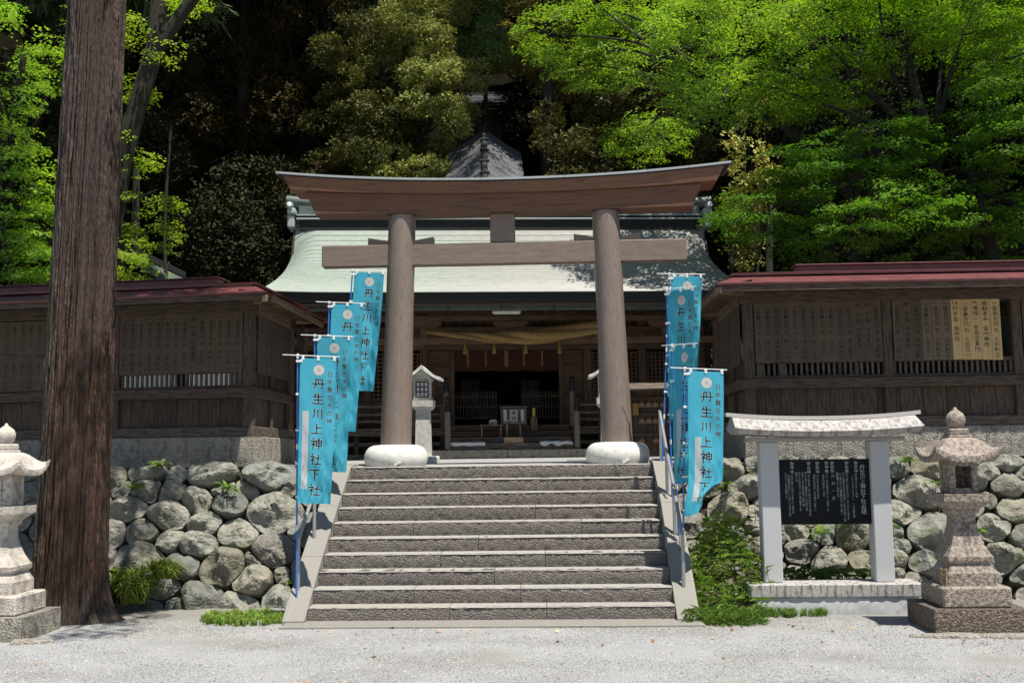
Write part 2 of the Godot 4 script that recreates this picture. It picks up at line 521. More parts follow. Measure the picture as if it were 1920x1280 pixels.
func ground_and_hill() -> void:
	var s := mb()
	s.mquad(Vector3(-90, -0.006, 90), Vector3(90, -0.006, 90), Vector3(90, -0.006, -90), Vector3(-90, -0.006, -90))
	tag(obj("ground", s, M.gravel), "pale grey ground all round the gravel yard", "ground", "", "structure")
	# the gravel yard itself, dusty and bare in patches
	s = mb()
	var dust := FastNoiseLite.new()
	dust.seed = 4
	dust.frequency = 0.35
	dust.fractal_octaves = 4
	var yp := []
	var yc := []
	for i in 141:
		var row := PackedVector3Array()
		var cr := PackedColorArray()
		for j in 61:
			var x := -14.0 + i * 0.2
			var z := 9.0 - j * 0.2
			var k := dust.get_noise_2d(x, z * 1.6)
			var k2 := dust.get_noise_2d(x * 2.5 + 40.0, z * 3.0)
			row.append(Vector3(x, 0.008 * dust.get_noise_2d(x * 2.0, z * 2.0 + 9.0), z))
			var c := Color(1.0, 1.0, 1.0).lerp(Color(0.80, 0.78, 0.73), clampf(k * 1.7 + 0.15, 0.0, 1.0)) * (1.0 + 0.2 * k2)
			# trodden earth and fine dust gather along the wall and the stair foot
			c = c.lerp(Color(0.70, 0.66, 0.58), clampf((0.7 - z) * 0.7, 0.0, 1.0) * clampf(absf(x) - 2.4, 0.0, 1.0) * 0.8)
			cr.append(c)
		yp.append(row)
		yc.append(cr)
	s.grid(yp, [], yc)
	tag(obj("gravel_yard", s, M.gravel), "pale grey gravel yard at the foot of the stone stair", "yard", "", "structure")
	s = mb()
	s.quad(Vector3(-40, 1.874, -2.95), Vector3(-2.28, 1.874, -2.95), Vector3(-2.28, 1.876, -3.1), Vector3(-40, 1.876, -3.1))
	s.quad(Vector3(2.28, 1.874, -2.95), Vector3(40, 1.874, -2.95), Vector3(40, 1.876, -3.1), Vector3(2.28, 1.876, -3.1))
	s.quad(Vector3(-40, 1.876, -3.1), Vector3(40, 1.876, -3.1), Vector3(40, 1.98, -9.0), Vector3(-40, 1.98, -9.0))
	s.quad(Vector3(-40, 1.98, -9.0), Vector3(40, 1.98, -9.0), Vector3(40, 1.985, -14.5), Vector3(-40, 1.985, -14.5))
	tag(obj("plaza", s, M.gravel), "upper gravel terrace between the torii and the shrine hall", "terrace", "", "structure")
	# the wooded slope
	s = mb()
	var p := []
	for i in 81:
		var row := PackedVector3Array()
		for j in 60:
			var x := -80.0 + i * 2.0
			var z := -2.9 - j * 1.6
			var y := hill_y(x, z)
			row.append(Vector3(x, y if y > 1.96 else 1.7, z))
		p.append(row)
	s.grid(p)
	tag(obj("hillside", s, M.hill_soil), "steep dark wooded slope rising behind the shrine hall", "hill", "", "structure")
	# loose stones of the gravel
	var peb := mb()
	var a := [Vector3(0, 0.5, 0), Vector3(0.6, 0, 0.2), Vector3(0.1, 0.05, 0.7), Vector3(-0.65, 0, 0.1), Vector3(-0.1, 0, -0.6), Vector3(0, -0.3, 0)]
	for k in 4:
		peb.tri(a[0], a[1 + (k + 1) % 4], a[1 + k], Vector2.ZERO, Vector2.ZERO, Vector2.ZERO)
	var xs: Array[Transform3D] = []
	var cs: Array[Color] = []
	for i in 110000:
		var z := 4.6 - pow(rng.randf(), 1.25) * 4.9
		var x := R(-6.6, 6.4)
		if z < 0.4 and absf(x) < 2.55: continue
		var sz := R(0.006, 0.0125) * (1.5 if rng.randf() < 0.04 else 1.0)
		xs.append(Transform3D(Basis(Vector3.UP, R(0, TAU)).scaled(Vector3(sz * R(0.8, 1.3), sz * R(0.6, 1.1), sz)), Vector3(x, 0.001, z)))
		var k := R(0.35, 1.25)
		if rng.randf() < 0.2: k *= 0.45
		cs.append(Color(k * R(0.97, 1.04), k, k * R(0.97, 1.04)))
	scatter("gravel_stones", peb, M.pebble, xs, cs, self, "loose grey gravel stones strewn over the yard", "gravel")
	# dry leaves blown over it
	var lf := mb()
	lf.quad(Vector3(-0.5, 0.05, 0), Vector3(0, 0.0, -0.28), Vector3(0.5, 0.12, 0), Vector3(0, 0.04, 0.28))
	xs = []
	cs = []
	for i in 760:
		var z := 4.4 - rng.randf() * 4.6
		var x := R(-5.6, 6.2)
		if i < 330:
			z = 0.40 + pow(rng.randf(), 2.0) * 0.6
			x = R(-2.9, 6.0)
		elif i < 430:
			x = R(3.5, 6.5)
			z = R(0.3, 1.8)
		var sz := R(0.014, 0.034) if rng.randf() < 0.85 else R(0.04, 0.07)
		xs.append(Transform3D(Basis(Vector3.UP, R(0, TAU)) * Basis(Vector3.RIGHT, R(-0.7, 0.7)).scaled(Vector3(sz, sz * R(0.8, 2.0), sz)), Vector3(x, 0.014, z)))
		var k := R(0.5, 1.5)
		cs.append(Color(k, k * R(0.75, 1.0), k * R(0.5, 0.95)))
	scatter("fallen_leaves", lf, M.dry_leaf, xs, cs, self, "tan dry leaves scattered over the gravel yard", "leaves")

func scatter(called: String, m: MB, material: Material, xs: Array[Transform3D], cs: Array[Color], parent: Node3D, label := "", category := "") -> MultiMeshInstance3D:
	var mm := MultiMesh.new()
	mm.transform_format = MultiMesh.TRANSFORM_3D
	mm.use_colors = true
	var me := m.mesh()
	me.surface_set_material(0, material)
	mm.mesh = me
	mm.instance_count = xs.size()
	for i in xs.size():
		mm.set_instance_transform(i, xs[i])
		mm.set_instance_color(i, cs[i])
	var o := MultiMeshInstance3D.new()
	o.name = numbered(called) if parent == self else part_name(called, parent)
	o.multimesh = mm
	o.material_override = material
	o.set_meta("kind", "stuff")
	if label: o.set_meta("label", label)
	if category: o.set_meta("category", category)
	parent.add_child(o, true)
	return o

const RISE := 0.1883
const TREAD := 0.311

func stairs() -> void:
	var st := thing("stone_stair", "broad ten step stair of rough hewn brown stone up to the torii", "stair")
	st.set_meta("kind", "structure")
	var joints := [[-0.5, 0.69], [-0.98, 0.36], [0.02], [-0.71, 0.67], [-0.23], [-1.15, 1.17], [0.53], [-0.55], [0.7], [-0.22]]
	for i in 10:
		var xs := [-2.262]
		xs.append_array(joints[i])
		xs.append(2.262)
		for k in xs.size() - 1:
			var s := mb(tone(0.84, 1.1))
			rough_slab(s, xs[k] + 0.003, xs[k + 1] - 0.003, i * RISE + (0.0 if i else -0.05), (i + 1) * RISE + R(-0.003, 0.003), -i * TREAD + R(-0.006, 0.006), -(i + 1) * TREAD - 0.06)
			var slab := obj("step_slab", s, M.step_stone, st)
			s = mb(tone(0.92, 1.08))
			var yt := (i + 1) * RISE + 0.004
			var zf := -i * TREAD
			var nb := int((xs[k + 1] - xs[k]) / 0.09)
			var pf := []
			for q in nb + 1:
				var xx := lerpf(xs[k] + 0.004, xs[k + 1] - 0.004, float(q) / nb)
				var wear := R(0.0, 0.006)
				pf.append([Vector3(xx, yt - 0.012 - wear, zf + 0.012), Vector3(xx, yt - wear * 0.5, zf - 0.010), Vector3(xx, yt, zf - TREAD - 0.03)])
			for q in nb:
				for e in 2: s.mquad(pf[q][e], pf[q + 1][e], pf[q + 1][e + 1], pf[q][e + 1])
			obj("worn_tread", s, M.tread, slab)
	var b := mb(Color(1.25, 1.28, 1.25))
	b.block(Vector3(-2.5, -0.1, -0.05), Vector3(2.56, 0.032, 0.46), 0.012)
	obj("foot_slab", b, M.side_stone, st)
	# sloping side slabs, three stones each
	for sg in [-1.0, 1.0]:
		for k in 3:
			var z0 := 0.16 - k * 1.02
			var z1 := z0 - 1.02 + 0.006
			var s := mb(tone(0.95, 1.06))
			var k0 := RISE / TREAD
			var y0 := maxf(0.0, -z0 * k0 + RISE + 0.03) if k else 0.02
			var y1 := minf(-z1 * k0 + RISE + 0.03, 1.92)
			var o := PackedVector2Array()
			if k == 0:
				o = PackedVector2Array([Vector2(0.16, -0.05), Vector2(0.16, 0.05), Vector2(-0.0, RISE * 0.85), Vector2(z1, y1), Vector2(z1, y1 - 0.45), Vector2(-0.2, -0.05)])
			else:
				o = PackedVector2Array([Vector2(z0, y0 - 0.42), Vector2(z0, y0), Vector2(z1, y1), Vector2(z1, y1 - 0.42)])
			var x0: float = sg * 2.266 if sg > 0 else -2.541
			# outline is in (z, y); carry it to the yz plane
			s.prism(o, 0.0, 0.275, Transform3D(Basis(Vector3(0, 0, 1), Vector3(0, 1, 0), Vector3(1, 0, 0)), Vector3(x0, 0, 0)))
			obj("side_slab", s, M.side_stone, st)
	# edging stones of the terrace beside the stair head
	for sg in [-1.0, 1.0]:
		var s := mb()
		s.block(Vector3(sg * 2.27, 1.62, -3.5), Vector3(sg * 2.9, 1.925, -2.93), 0.015)
		obj("edging_stone", s, M.granite_block, st)

# a hewn slab: its front face is a fine uneven surface, top and ends are plain
func rough_slab(s: MB, x0: float, x1: float, y0: float, y1: float, zf: float, zb: float) -> void:
	var nx := maxi(4, int((x1 - x0) / 0.045))
	var p := []
	var ny := 5
	for i in nx + 1:
		var row := PackedVector3Array()
		for j in ny + 1:
			var e := 0.0 if i == 0 or i == nx else 1.0
			var bul := sin(PI * j / ny) * 0.012
			var jit := R(-0.009, 0.009) * e
			if j == ny: jit = R(-0.003, 0.002) * e
			row.append(Vector3(lerpf(x0, x1, float(i) / nx), lerpf(y0, y1, float(j) / ny) + (R(-0.004, 0.002) * e if j == ny else 0.0), zf + jit + bul))
		p.append(row)
	s.grid(p)
	var nb := p.size() - 1
	for i in nb:
		s.mquad(p[i][ny], p[i + 1][ny], Vector3(p[i + 1][ny].x, y1, zb), Vector3(p[i][ny].x, y1, zb))
	s.mquad(Vector3(x0, y0, zb), Vector3(x0, y0, zf), Vector3(x0, y1, zf), Vector3(x0, y1, zb))
	s.mquad(Vector3(x1, y0, zf), Vector3(x1, y0, zb), Vector3(x1, y1, zb), Vector3(x1, y1, zf))

const LEFT_STONES := "-5.84 2.06 0.21 0.30|-5.29 2.19 0.41 0.18|-4.33 2.13 0.46 0.24|-3.41 2.10 0.39 0.29|-5.24 1.85 0.22 0.19|-4.84 1.81 0.15 0.20|-4.42 1.65 0.22 0.23|-4.12 1.82 0.12 0.10|-3.70 1.80 0.10 0.09|-5.84 1.58 0.08 0.14|-5.45 1.54 0.30 0.20|-4.78 1.42 0.31 0.26|-4.23 1.29 0.19 0.19|-3.93 1.62 0.27 0.23|-3.73 1.15 0.33 0.22|-3.29 1.43 0.42 0.33|-5.61 1.16 0.20 0.30|-5.14 1.17 0.25 0.21|-4.73 1.02 0.18 0.16|-4.28 0.94 0.25 0.22|-3.18 0.85 0.29 0.27|-5.58 0.73 0.09 0.10|-5.08 0.72 0.42 0.26|-4.43 0.63 0.21 0.27|-3.87 0.60 0.37 0.33|-3.43 0.68 0.14 0.11|-5.19 0.39 0.17 0.13|-4.71 0.33 0.26 0.25|-3.42 0.40 0.43 0.18|-4.10 0.19 0.30 0.21|-4.81 0.02 0.21 0.09|-3.56 0.10 0.22 0.10|-3.0 0.2 0.18 0.14|-2.80 1.15 0.14 0.2|-2.75 1.85 0.2 0.22|-2.72 0.5 0.12 0.2|-5.2 0.02 0.2 0.08|-5.6 0.35 0.2 0.2"
const RIGHT_STONES := "3.39 2.11 0.26 0.25|3.77 2.17 0.11 0.23|4.26 2.30 0.19 0.09|4.60 2.31 0.16 0.09|5.10 2.30 0.15 0.09|5.39 2.28 0.11 0.09|5.91 2.10 0.18 0.21|6.26 2.09 0.27 0.24|6.09 1.67 0.35 0.26|5.79 1.34 0.20 0.18|6.18 0.98 0.40 0.35|5.96 0.53 0.29 0.15|5.76 0.28 0.16 0.15|3.68 1.79 0.27 0.18|3.32 1.40 0.35 0.22|3.14 0.95 0.30 0.28|3.66 0.84 0.13 0.19|4.21 1.04 0.23 0.14|4.64 1.00 0.17 0.14|5.01 0.96 0.26 0.26|4.30 0.74 0.23 0.26|4.59 0.59 0.29 0.22|4.12 0.38 0.14 0.15|5.11 0.62 0.17 0.17|5.50 1.04 0.13 0.19|5.50 0.62 0.14 0.15|4.78 0.28 0.24 0.14|3.58 0.43 0.17 0.17|6.88 1.90 0.19 0.22|7.14 1.98 0.09 0.13|7.40 1.75 0.20 0.18|7.37 1.35 0.20 0.25|7.43 0.87 0.21 0.27|7.00 1.08 0.18 0.26|7.00 0.60 0.22 0.25|7.30 0.35 0.17 0.17|7.50 2.19 0.30 0.15|6.90 2.25 0.19 0.11|6.70 1.40 0.17 0.21|6.62 0.60 0.17 0.20|3.00 0.45 0.2 0.18|4.66 1.97 0.19 0.22|5.04 1.92 0.18 0.20|4.20 1.86 0.18 0.22|4.57 1.53 0.24 0.20|5.00 1.49 0.19 0.20|4.14 1.43 0.19 0.18|5.45 1.88 0.16 0.22|5.38 1.42 0.16 0.20|2.96 1.80 0.18 0.20|2.78 1.15 0.15 0.21|2.8 2.15 0.15 0.15|6.4 0.2 0.25 0.15|5.2 0.15 0.2 0.14|3.9 0.1 0.2 0.12"

const FLAT := 1.32 # stones lie on their flat side

func boulder_walls() -> void:
	var lw := thing("boulder_wall", "boulder retaining wall under the gallery by the big cedar trunk", "retaining wall")
	boulder_wall(lw, LEFT_STONES, -11.2, -2.57, -1.42, -5.95, -11.0)
	var rw := thing("boulder_wall", "boulder retaining wall behind the black engraved stone board", "retaining wall")
	boulder_wall(rw, RIGHT_STONES, 2.57, 11.2, -1.75, 7.75, 11.0)

func boulder_wall(parent: Node3D, text: String, u0: float, u1: float, z0: float, more_from: float, more_to: float) -> void:
	var seeds: Array[Vector3] = []
	for s in text.split("|"):
		var f := s.split_floats(" ")
		seeds.append(Vector3(f[0], f[1], sqrt(f[2] * f[3])))
	var du := signf(more_to - more_from)
	for i in 8:
		for j in 6:
			seeds.append(Vector3(more_from + du * (0.2 + i * 0.42 + R(-0.08, 0.08)), 0.12 + j * 0.42 + (0.2 if i % 2 else 0.0) + R(-0.07, 0.07), R(0.16, 0.25)))
	var top := 2.27
	# small filler stones where the gaps between the big ones are widest
	for i in 900:
		var p := Vector2(R(u0 + 0.1, u1 - 0.1), R(0.05, 2.1))
		var near := 9.0
		for s in seeds: near = minf(near, Vector2(s.x, s.y).distance_to(p) - s.z * 0.9)
		if near > 0.10 and seeds.size() < 150: seeds.append(Vector3(p.x, p.y, R(0.05, 0.09)))
	var ax := Vector3(1, 0, 0)
	var ay := Vector3(0, 1, -0.6).normalized()
	var az := ax.cross(ay)
	var xf := Transform3D(Basis(ax, ay, az), Vector3(0, 0, z0))
	var back := mb()
	back.box(xf * Transform3D(Basis(), Vector3((u0 + u1) * 0.5, top * 0.5 - 0.06, -0.32)), Vector3(u1 - u0, top, 0.4))
	obj("earth_backing", back, M.soil, parent)
	var weeds := mb(Color.WHITE)
	for q in 6:
		var a := R(0, TAU)
		var d := Vector3(cos(a), R(0.3, 1.2), sin(a)).normalized() * 0.045
		var w := d.cross(Vector3.UP).normalized() * 0.014
		weeds.quad(Vector3.ZERO, d * 0.6 - w, d, d * 0.6 + w)
	var wx: Array[Transform3D] = []
	var wc: Array[Color] = []
	for i in 340:
		var a := seeds[rng.randi() % seeds.size()]
		var b := seeds[rng.randi() % seeds.size()]
		var m := Vector2(a.x + b.x, a.y + b.y) * 0.5
		if Vector2(a.x - b.x, a.y - b.y).length() > 0.75: continue
		for q in 7:
			var k := R(0.5, 1.5)
			wx.append(Transform3D(Basis(Vector3.UP, R(0, TAU)).scaled(Vector3(k, k, k)), xf * Vector3(m.x + R(-0.06, 0.06), m.y + R(-0.04, 0.04), R(-0.05, 0.05))))
			wc.append(Color(R(0.6, 1.0), R(0.7, 1.1), R(0.5, 0.9)))
	scatter("weeds", weeds, M.fern_leaf, wx, wc, parent)
	for i in seeds.size():
		var s := seeds[i]
		var poly := PackedVector2Array([Vector2(u0, -0.22), Vector2(u1, -0.22), Vector2(u1, top), Vector2(u0, top)])
		for q in 4: poly[q].y *= FLAT
		for j in seeds.size():
			if i == j: continue
			var e := seeds[j]
			var d := Vector2(e.x - s.x, (e.y - s.y) * FLAT)
			if d.length() > 1.6: continue
			var k := (d.length_squared() + s.z * s.z - e.z * e.z) * 0.5 # power bisector
			poly = clip(poly, Vector2(s.x, s.y * FLAT), d, k)
			if poly.size() < 3: break
		for q in poly.size(): poly[q].y /= FLAT
		if poly.size() >= 3: boulder(parent, poly, xf, s.z)

func clip(poly: PackedVector2Array, o: Vector2, d: Vector2, k: float) -> PackedVector2Array:
	var out := PackedVector2Array()
	for i in poly.size():
		var a := poly[i]
		var b := poly[(i + 1) % poly.size()]
		var fa := (a - o).dot(d) - k
		var fb := (b - o).dot(d) - k
		if fa <= 0: out.append(a)
		if fa * fb < 0: out.append(a.lerp(b, fa / (fa - fb)))
	return out

func boulder(parent: Node3D, poly: PackedVector2Array, xf: Transform3D, size: float) -> void:
	var cen := Vector2.ZERO
	for p in poly: cen += p
	cen /= poly.size()
	var NA := 36
	var rad := PackedFloat32Array()
	for k in NA:
		var dir := Vector2.from_angle(TAU * k / NA)
		var best := 9.0
		for i in poly.size():
			var hit = Geometry2D.segment_intersects_segment(cen, cen + dir * 5.0, poly[i], poly[(i + 1) % poly.size()])
			if hit != null: best = minf(best, cen.distance_to(hit))
		rad.append(minf(best, size * 2.6))
	var sm := PackedFloat32Array()
	for k in NA:
		var s := 0.0
		var w := 0.0
		var lo := 9.0
		for e in range(-3, 4):
			var q := exp(-e * e * 0.28)
			s += rad[(k + e + NA) % NA] * q
			w += q
		lo = minf(rad[k] * 1.03, s / w)
		sm.append(maxf(0.03, lo * R(0.965, 0.995) - 0.005))
	var f := FastNoiseLite.new()
	f.seed = rng.randi() % 99999
	f.frequency = 2.6
	f.fractal_octaves = 4
	var deep := clampf(size * R(0.7, 1.0), 0.07, 0.28)
	var cuts: Array[Vector3] = []
	for i in 5:
		var ca := R(0, TAU)
		cuts.append(Vector3(cos(ca) * R(0.5, 1.3), sin(ca) * R(0.5, 1.3), deep * R(0.7, 1.25)))
	var lean := Vector2(R(-0.25, 0.25), R(-0.1, 0.35))
	var sharp := R(2.6, 5.0)
	var NR := 12
	var grid := []
	var cols := []
	var mossy := 1.0 if rng.randf() < 0.6 else 0.15
	var base := tone(0.65, 1.3)
	if rng.randf() < 0.25: base = base * Color(1.1, 1.05, 0.94)
	elif rng.randf() < 0.4: base = base * Color(0.82, 0.88, 0.92)
	for k in NA + 1:
		var row := PackedVector3Array()
		var cr := PackedColorArray()
		var dir := Vector2.from_angle(TAU * k / NA)
		var rr := sm[k % NA]
		for i in NR + 1:
			var q := float(i) / (NR - 1)
			var h := 0.0
			if i == NR:
				q = 0.9
				h = -0.3
			elif i == NR - 1:
				q = 1.0
				h = -0.12
			else:
				q = sin(q * PI * 0.5)
				h = deep * pow(maxf(0.0, 1.0 - pow(q, sharp)), 0.55)
				for ct in cuts: h = minf(h, maxf(0.012 * (1.0 - q), ct.z - (dir.x * ct.x + dir.y * ct.y) * rr * q))
			var xy := cen + dir * rr * q
			var h2 := h + (0.0 if i >= NR - 1 else (xy - cen).dot(lean) * (1.0 - q * 0.6))
			var p := xf * Vector3(xy.x, xy.y, h2)
			if i < NR - 1:
				var d := f.get_noise_3d(p.x, p.y, p.z)
				var d2 := f.get_noise_3d(p.x * 3.1 + 7.0, p.y * 3.1, p.z * 3.1)
				p += xf.basis.z * (d * 0.11 * minf(1.0, size * 4.0) + d2 * 0.04) * (1.0 - q * q * 0.5)
				p += xf.basis.x * d2 * 0.02
			row.append(p)
			var m := 0.5 + 0.5 * f.get_noise_3d(p.x * 1.7, p.y * 1.7 + 5.0, p.z * 1.7)
			var cc: Color = base * lerpf(0.78, 1.22, m)
			var moss := f.get_noise_3d(p.x * 0.9 + 3.0, p.y * 1.3 + 11.0, p.z * 0.9)
			cc = cc.lerp(Color(0.42, 0.50, 0.26), clampf((moss - 0.12) * 2.4, 0.0, 0.6) * mossy)
			if i >= NR - 2: cc = cc.lerp(Color(0.2, 0.17, 0.12), 0.6)
			cr.append(cc)
		# grid wants du x dv outwards: rings run inwards
		row.reverse()
		cr.reverse()
		grid.append(row)
		cols.append(cr)
	var s := mb()
	s.grid(grid, [], cols, true)
	obj("stone", s, M.boulder, parent)

# ---------------------------------------------------------------- shrine hall

var HX := Transform3D()

func roof_y(t: float) -> float: # 0 at the eave, 1 at the ridge
	return 3.27 + 2.2 * (0.47 * t + 0.18 * t * t + 0.35 * t * t * t * t)

func roof_point(x: float, t: float, front := true) -> Vector3:
	var edge := maxf(0.0, (absf(x) - 4.25) / 0.57)
	var y := roof_y(t) - 0.62 * edge * edge * pow(t, 3.2) * clampf((1.0 - t) / 0.08, 0.0, 1.0) + 0.05 * pow(absf(x) / 4.8, 6.0) * (1.0 - t)
	var z := lerpf(1.78, -2.08, t)
	x *= 1.0 + 0.022 * pow(1.0 - t, 3.0)
	if not front: z = -2.12 - (z + 2.08)
	return Vector3(x, y, z)

func wb(s: MB, x0: float, y0: float, z0: float, x1: float, y1: float, z1: float, bev := 0.006) -> void:
	s.block(Vector3(x0, y0, z0), Vector3(x1, y1, z1), bev)

func pc(called: String, m: Material, parent: Node3D, x0: float, y0: float, z0: float, x1: float, y1: float, z1: float, bev := 0.006, c := Color(0, 0, 0, 0)) -> MeshInstance3D:
	var s := mb(tone() if c.a == 0.0 else c)
	wb(s, x0, y0, z0, x1, y1, z1, bev)
	return obj(called, s, m, parent)

func hall() -> void:
	var at := Vector3(-0.2, 1.98, -9.5)
	HX = Transform3D(Basis(Vector3.UP, deg_to_rad(5.5)), at)
	var h := thing("shrine_hall", "wooden shrine hall under a broad pale green copper roof", "shrine hall", at, deg_to_rad(5.5))
	# roof courses, each a sheet strip with its own lip
	var roof := Node3D.new()
	roof.name = "roof"
	h.add_child(roof)
	var NC := 27
	for k in NC:
		var t0 := float(k) / NC
		var t1 := float(k + 1) / NC
		var s := mb()
		var p := []
		var uv := []
		var cols := []
		for i in 57:
			var x := lerpf(-4.82, 4.82, i / 56.0)
			var lift := Vector3(0, 0.032, 0.014)
			var a := roof_point(x, t0) + lift
			var b := roof_point(x, t1) + Vector3(0, 0.004, 0)
			p.append(PackedVector3Array([a - Vector3(0, 0.034, 0), a, b]))
			uv.append(PackedVector2Array([s.off + Vector2(x, 0), s.off + Vector2(x, 0.02), s.off + Vector2(x, 0.15)]))
			var gr := smoothstep(-4.0, 1.0, x + 0.5 * sin(k * 1.3))
			var c := Color(0.94, 1.04, 0.95).lerp(Color(0.93, 0.86, 0.85), gr) * R(0.9, 1.05)
			cols.append(PackedColorArray([c, c, c]))
		s.grid(p, uv, cols)
		obj("roof_course", s, M.copper, roof)
	var s := mb()
	var p := []
	for i in 41:
		var row := PackedVector3Array()
		for j in 9: row.append(roof_point(lerpf(4.82, -4.82, i / 40.0), j / 8.0, false))
		p.append(row)
	s.grid(p)
	obj("rear_slope", s, M.copper, roof)
	# eave edge: thick dark layered edge, and the boarded underside
	s = mb()
	p = []
	for i in 41:
		var x := lerpf(-4.82, 4.82, i / 40.0)
		var a := roof_point(x, 0.0)
		p.append(PackedVector3Array([a + Vector3(0, -0.2, -0.16), a + Vector3(0, -0.2, -0.05), a + Vector3(0, -0.1, -0.02), a + Vector3(0, 0.0, 0.0)]))
	s.grid(p)
	obj("eave_edge", s, M.copper_dark, roof)
	s = mb()
	s.quad(Vector3(-4.7, 3.3, -2.4), Vector3(4.7, 3.3, -2.4), Vector3(4.8, 3.06, 1.68), Vector3(-4.8, 3.06, 1.68))
	obj("soffit", s, M.hall_wood, roof)
	for i in 44:
		var x := lerpf(-4.65, 4.65, i / 43.0)
		s = mb(tone())
		s.beam(Vector3(x, 3.04, 1.10), Vector3(x, 3.22, -1.0), 0.06, 0.07, Vector3.UP, 0.0)
		obj("rafter", s, M.hall_wood, roof)
	# gable ends
	for sg in [-1.0, 1.0]:
		s = mb()
		var o := PackedVector2Array()
		for j in 9: o.append(Vector2(-roof_point(4.82, j / 8.0).z, roof_point(4.82, j / 8.0).y - 0.03))
		for j in 9: o.append(Vector2(-roof_point(4.82, 1.0 - j / 8.0, false).z, roof_point(4.82, 1.0 - j / 8.0).y - 0.03))
		for j in 9: o.append(Vector2(-roof_point(4.82, j / 8.0, false).z, roof_point(4.82, j / 8.0).y - 0.2))
		for j in 9: o.append(Vector2(-roof_point(4.82, 1.0 - j / 8.0).z, roof_point(4.82, 1.0 - j / 8.0).y - 0.2))
		s.prism(o, sg * 4.80 - 0.02, sg * 4.80 + 0.02, Transform3D(Basis(Vector3(0, 0, -1), Vector3.UP, Vector3.RIGHT), Vector3.ZERO))
		obj("verge_board", s, M.copper_dark, roof)
		s = mb()
		s.prism(PackedVector2Array([Vector2(-1.2, 3.1), Vector2(5.6, 3.1), Vector2(2.3, 5.2)]), sg * 4.2 - 0.03, sg * 4.2 + 0.03, Transform3D(Basis(Vector3(0, 0, -1), Vector3.UP, Vector3.RIGHT), Vector3.ZERO))
		obj("gable_wall", s, M.hall_wood, roof)
	# box ridge with bright lines, a crest boss and end ornaments
	var rz := -2.1
	pc("ridge_base", M.copper_dark, roof, -4.68, 5.30, rz - 0.22, 4.68, 5.53, rz + 0.20)
	pc("ridge_line", M.copper_cap, roof, -4.74, 5.53, rz - 0.26, 4.74, 5.565, rz + 0.26, 0.004)
	pc("ridge_band", M.copper_dark, roof, -4.7, 5.565, rz - 0.19, 4.7, 5.625, rz + 0.19)
	pc("ridge_line", M.copper_cap, roof, -4.74, 5.625, rz - 0.23, 4.74, 5.655, rz + 0.23, 0.004)
	pc("ridge_band", M.copper_mid, roof, -4.7, 5.655, rz - 0.17, 4.7, 5.86, rz + 0.17)
	s = mb()
	var pts := []
	var rr := []
	for i in 25:
		var x := lerpf(-5.0, 5.0, i / 24.0)
		pts.append(Vector3(x, 5.92 + 0.10 * pow(absf(x) / 5.0, 6.0), rz))
		rr.append(0.13)
	s.tube(pts, rr, 10)
	obj("ridge_cap", s, M.copper_mid, roof)
	for x in [-3.35, 0.0, 3.35]:
		s = mb()
		s.lathe([Vector2(0.0, 0.03), Vector2(0.07, 0.03), Vector2(0.075, 0.0)], 16, Transform3D(Basis(Vector3.RIGHT, PI / 2), Vector3(x, 5.77, rz + 0.172)))
		obj("crest_boss", s, M.yellow_paint, roof)
	for sg in [-1.0, 1.0]:
		s = mb()
		wb(s, sg * 4.86 - 0.08, 5.34, rz - 0.3, sg * 4.86 + 0.08, 5.62, rz + 0.32, 0.02)
		wb(s, sg * 4.84 - 0.1, 5.64, rz - 0.24, sg * 4.84 + 0.1, 5.78, rz + 0.36, 0.03)
		s.lathe([Vector2(0, -0.12), Vector2(0.07, -0.12), Vector2(0.085, 0), Vector2(0.07, 0.12), Vector2(0, 0.12)], 12, Transform3D(Basis(Vector3.RIGHT, PI / 2), Vector3(sg * 4.88, 5.84, rz + 0.3)))
		obj("ridge_end_ornament", s, M.copper_cap, roof)
	# gutter along the front
	for k in 8:
		var x0 := -4.45 + k * 1.07
		pc("gutter", M.copper_mid, h, x0 + 0.004, 2.985, 1.14, x0 + 1.066, 3.12, 1.28, 0.01)
	pc("gutter_lip", M.copper_cap, h, -4.46, 3.122, 1.13, 4.12, 3.135, 1.29, 0.003)
	for x in [-4.4, 4.05]:
		s = mb()
		s.tube([Vector3(x, 3.0, 1.2), Vector3(x, 2.7, 0.2), Vector3(x, 2.4, -1.0), Vector3(x, 0.2, -1.05)], [0.035, 0.035, 0.035, 0.035], 8)
		obj("downpipe", s, M.copper_dark, h)
	# stone plinth and wooden steps
	for e in [[-1.70, -0.06], [-0.05, 1.73]]:
		s = mb(Color(1.15, 1.1, 0.98))
		rough_slab(s, e[0], e[1], 0.0, 0.172, 0.72, 0.0)
		obj("plinth_stone", s, M.granite_block, h)
	for k in 6:
		for sg in [0, 1]:
			var x0 := (-4.7 + k * 0.5) if sg == 0 else 1.74 + k * 0.5
			pc("plinth_stone", M.granite_block, h, x0 + 0.004, 0.0, -1.1, x0 + 0.496, 0.11, -0.55, 0.012)
	for k in 4:
		pc("step", M.hall_grey if k < 2 else M.hall_wood, h, -1.21, 0.172 if k == 0 else 0.2 + k * 0.13, 0.54 - k * 0.27 - (0.32 if k < 3 else 0.96), 1.33, 0.31 + k * 0.13 - 0.035, 0.54 - k * 0.27, 0.004)
		pc("tread", M.hall_grey if k < 2 else M.hall_wood, h, -1.22, 0.31 + k * 0.13 - 0.034, 0.53 - k * 0.27 - (0.34 if k < 3 else 0.96), 1.34, 0.31 + k * 0.13, 0.56 - k * 0.27, 0.006)
	# floor, walls, ceiling
	for k in 9:
		var z0 := -1.2 - k * 0.5
		pc("floor_board", M.hall_dark, h, -4.5, 0.68, z0 - 0.496, 4.5, 0.75, z0, 0.004)
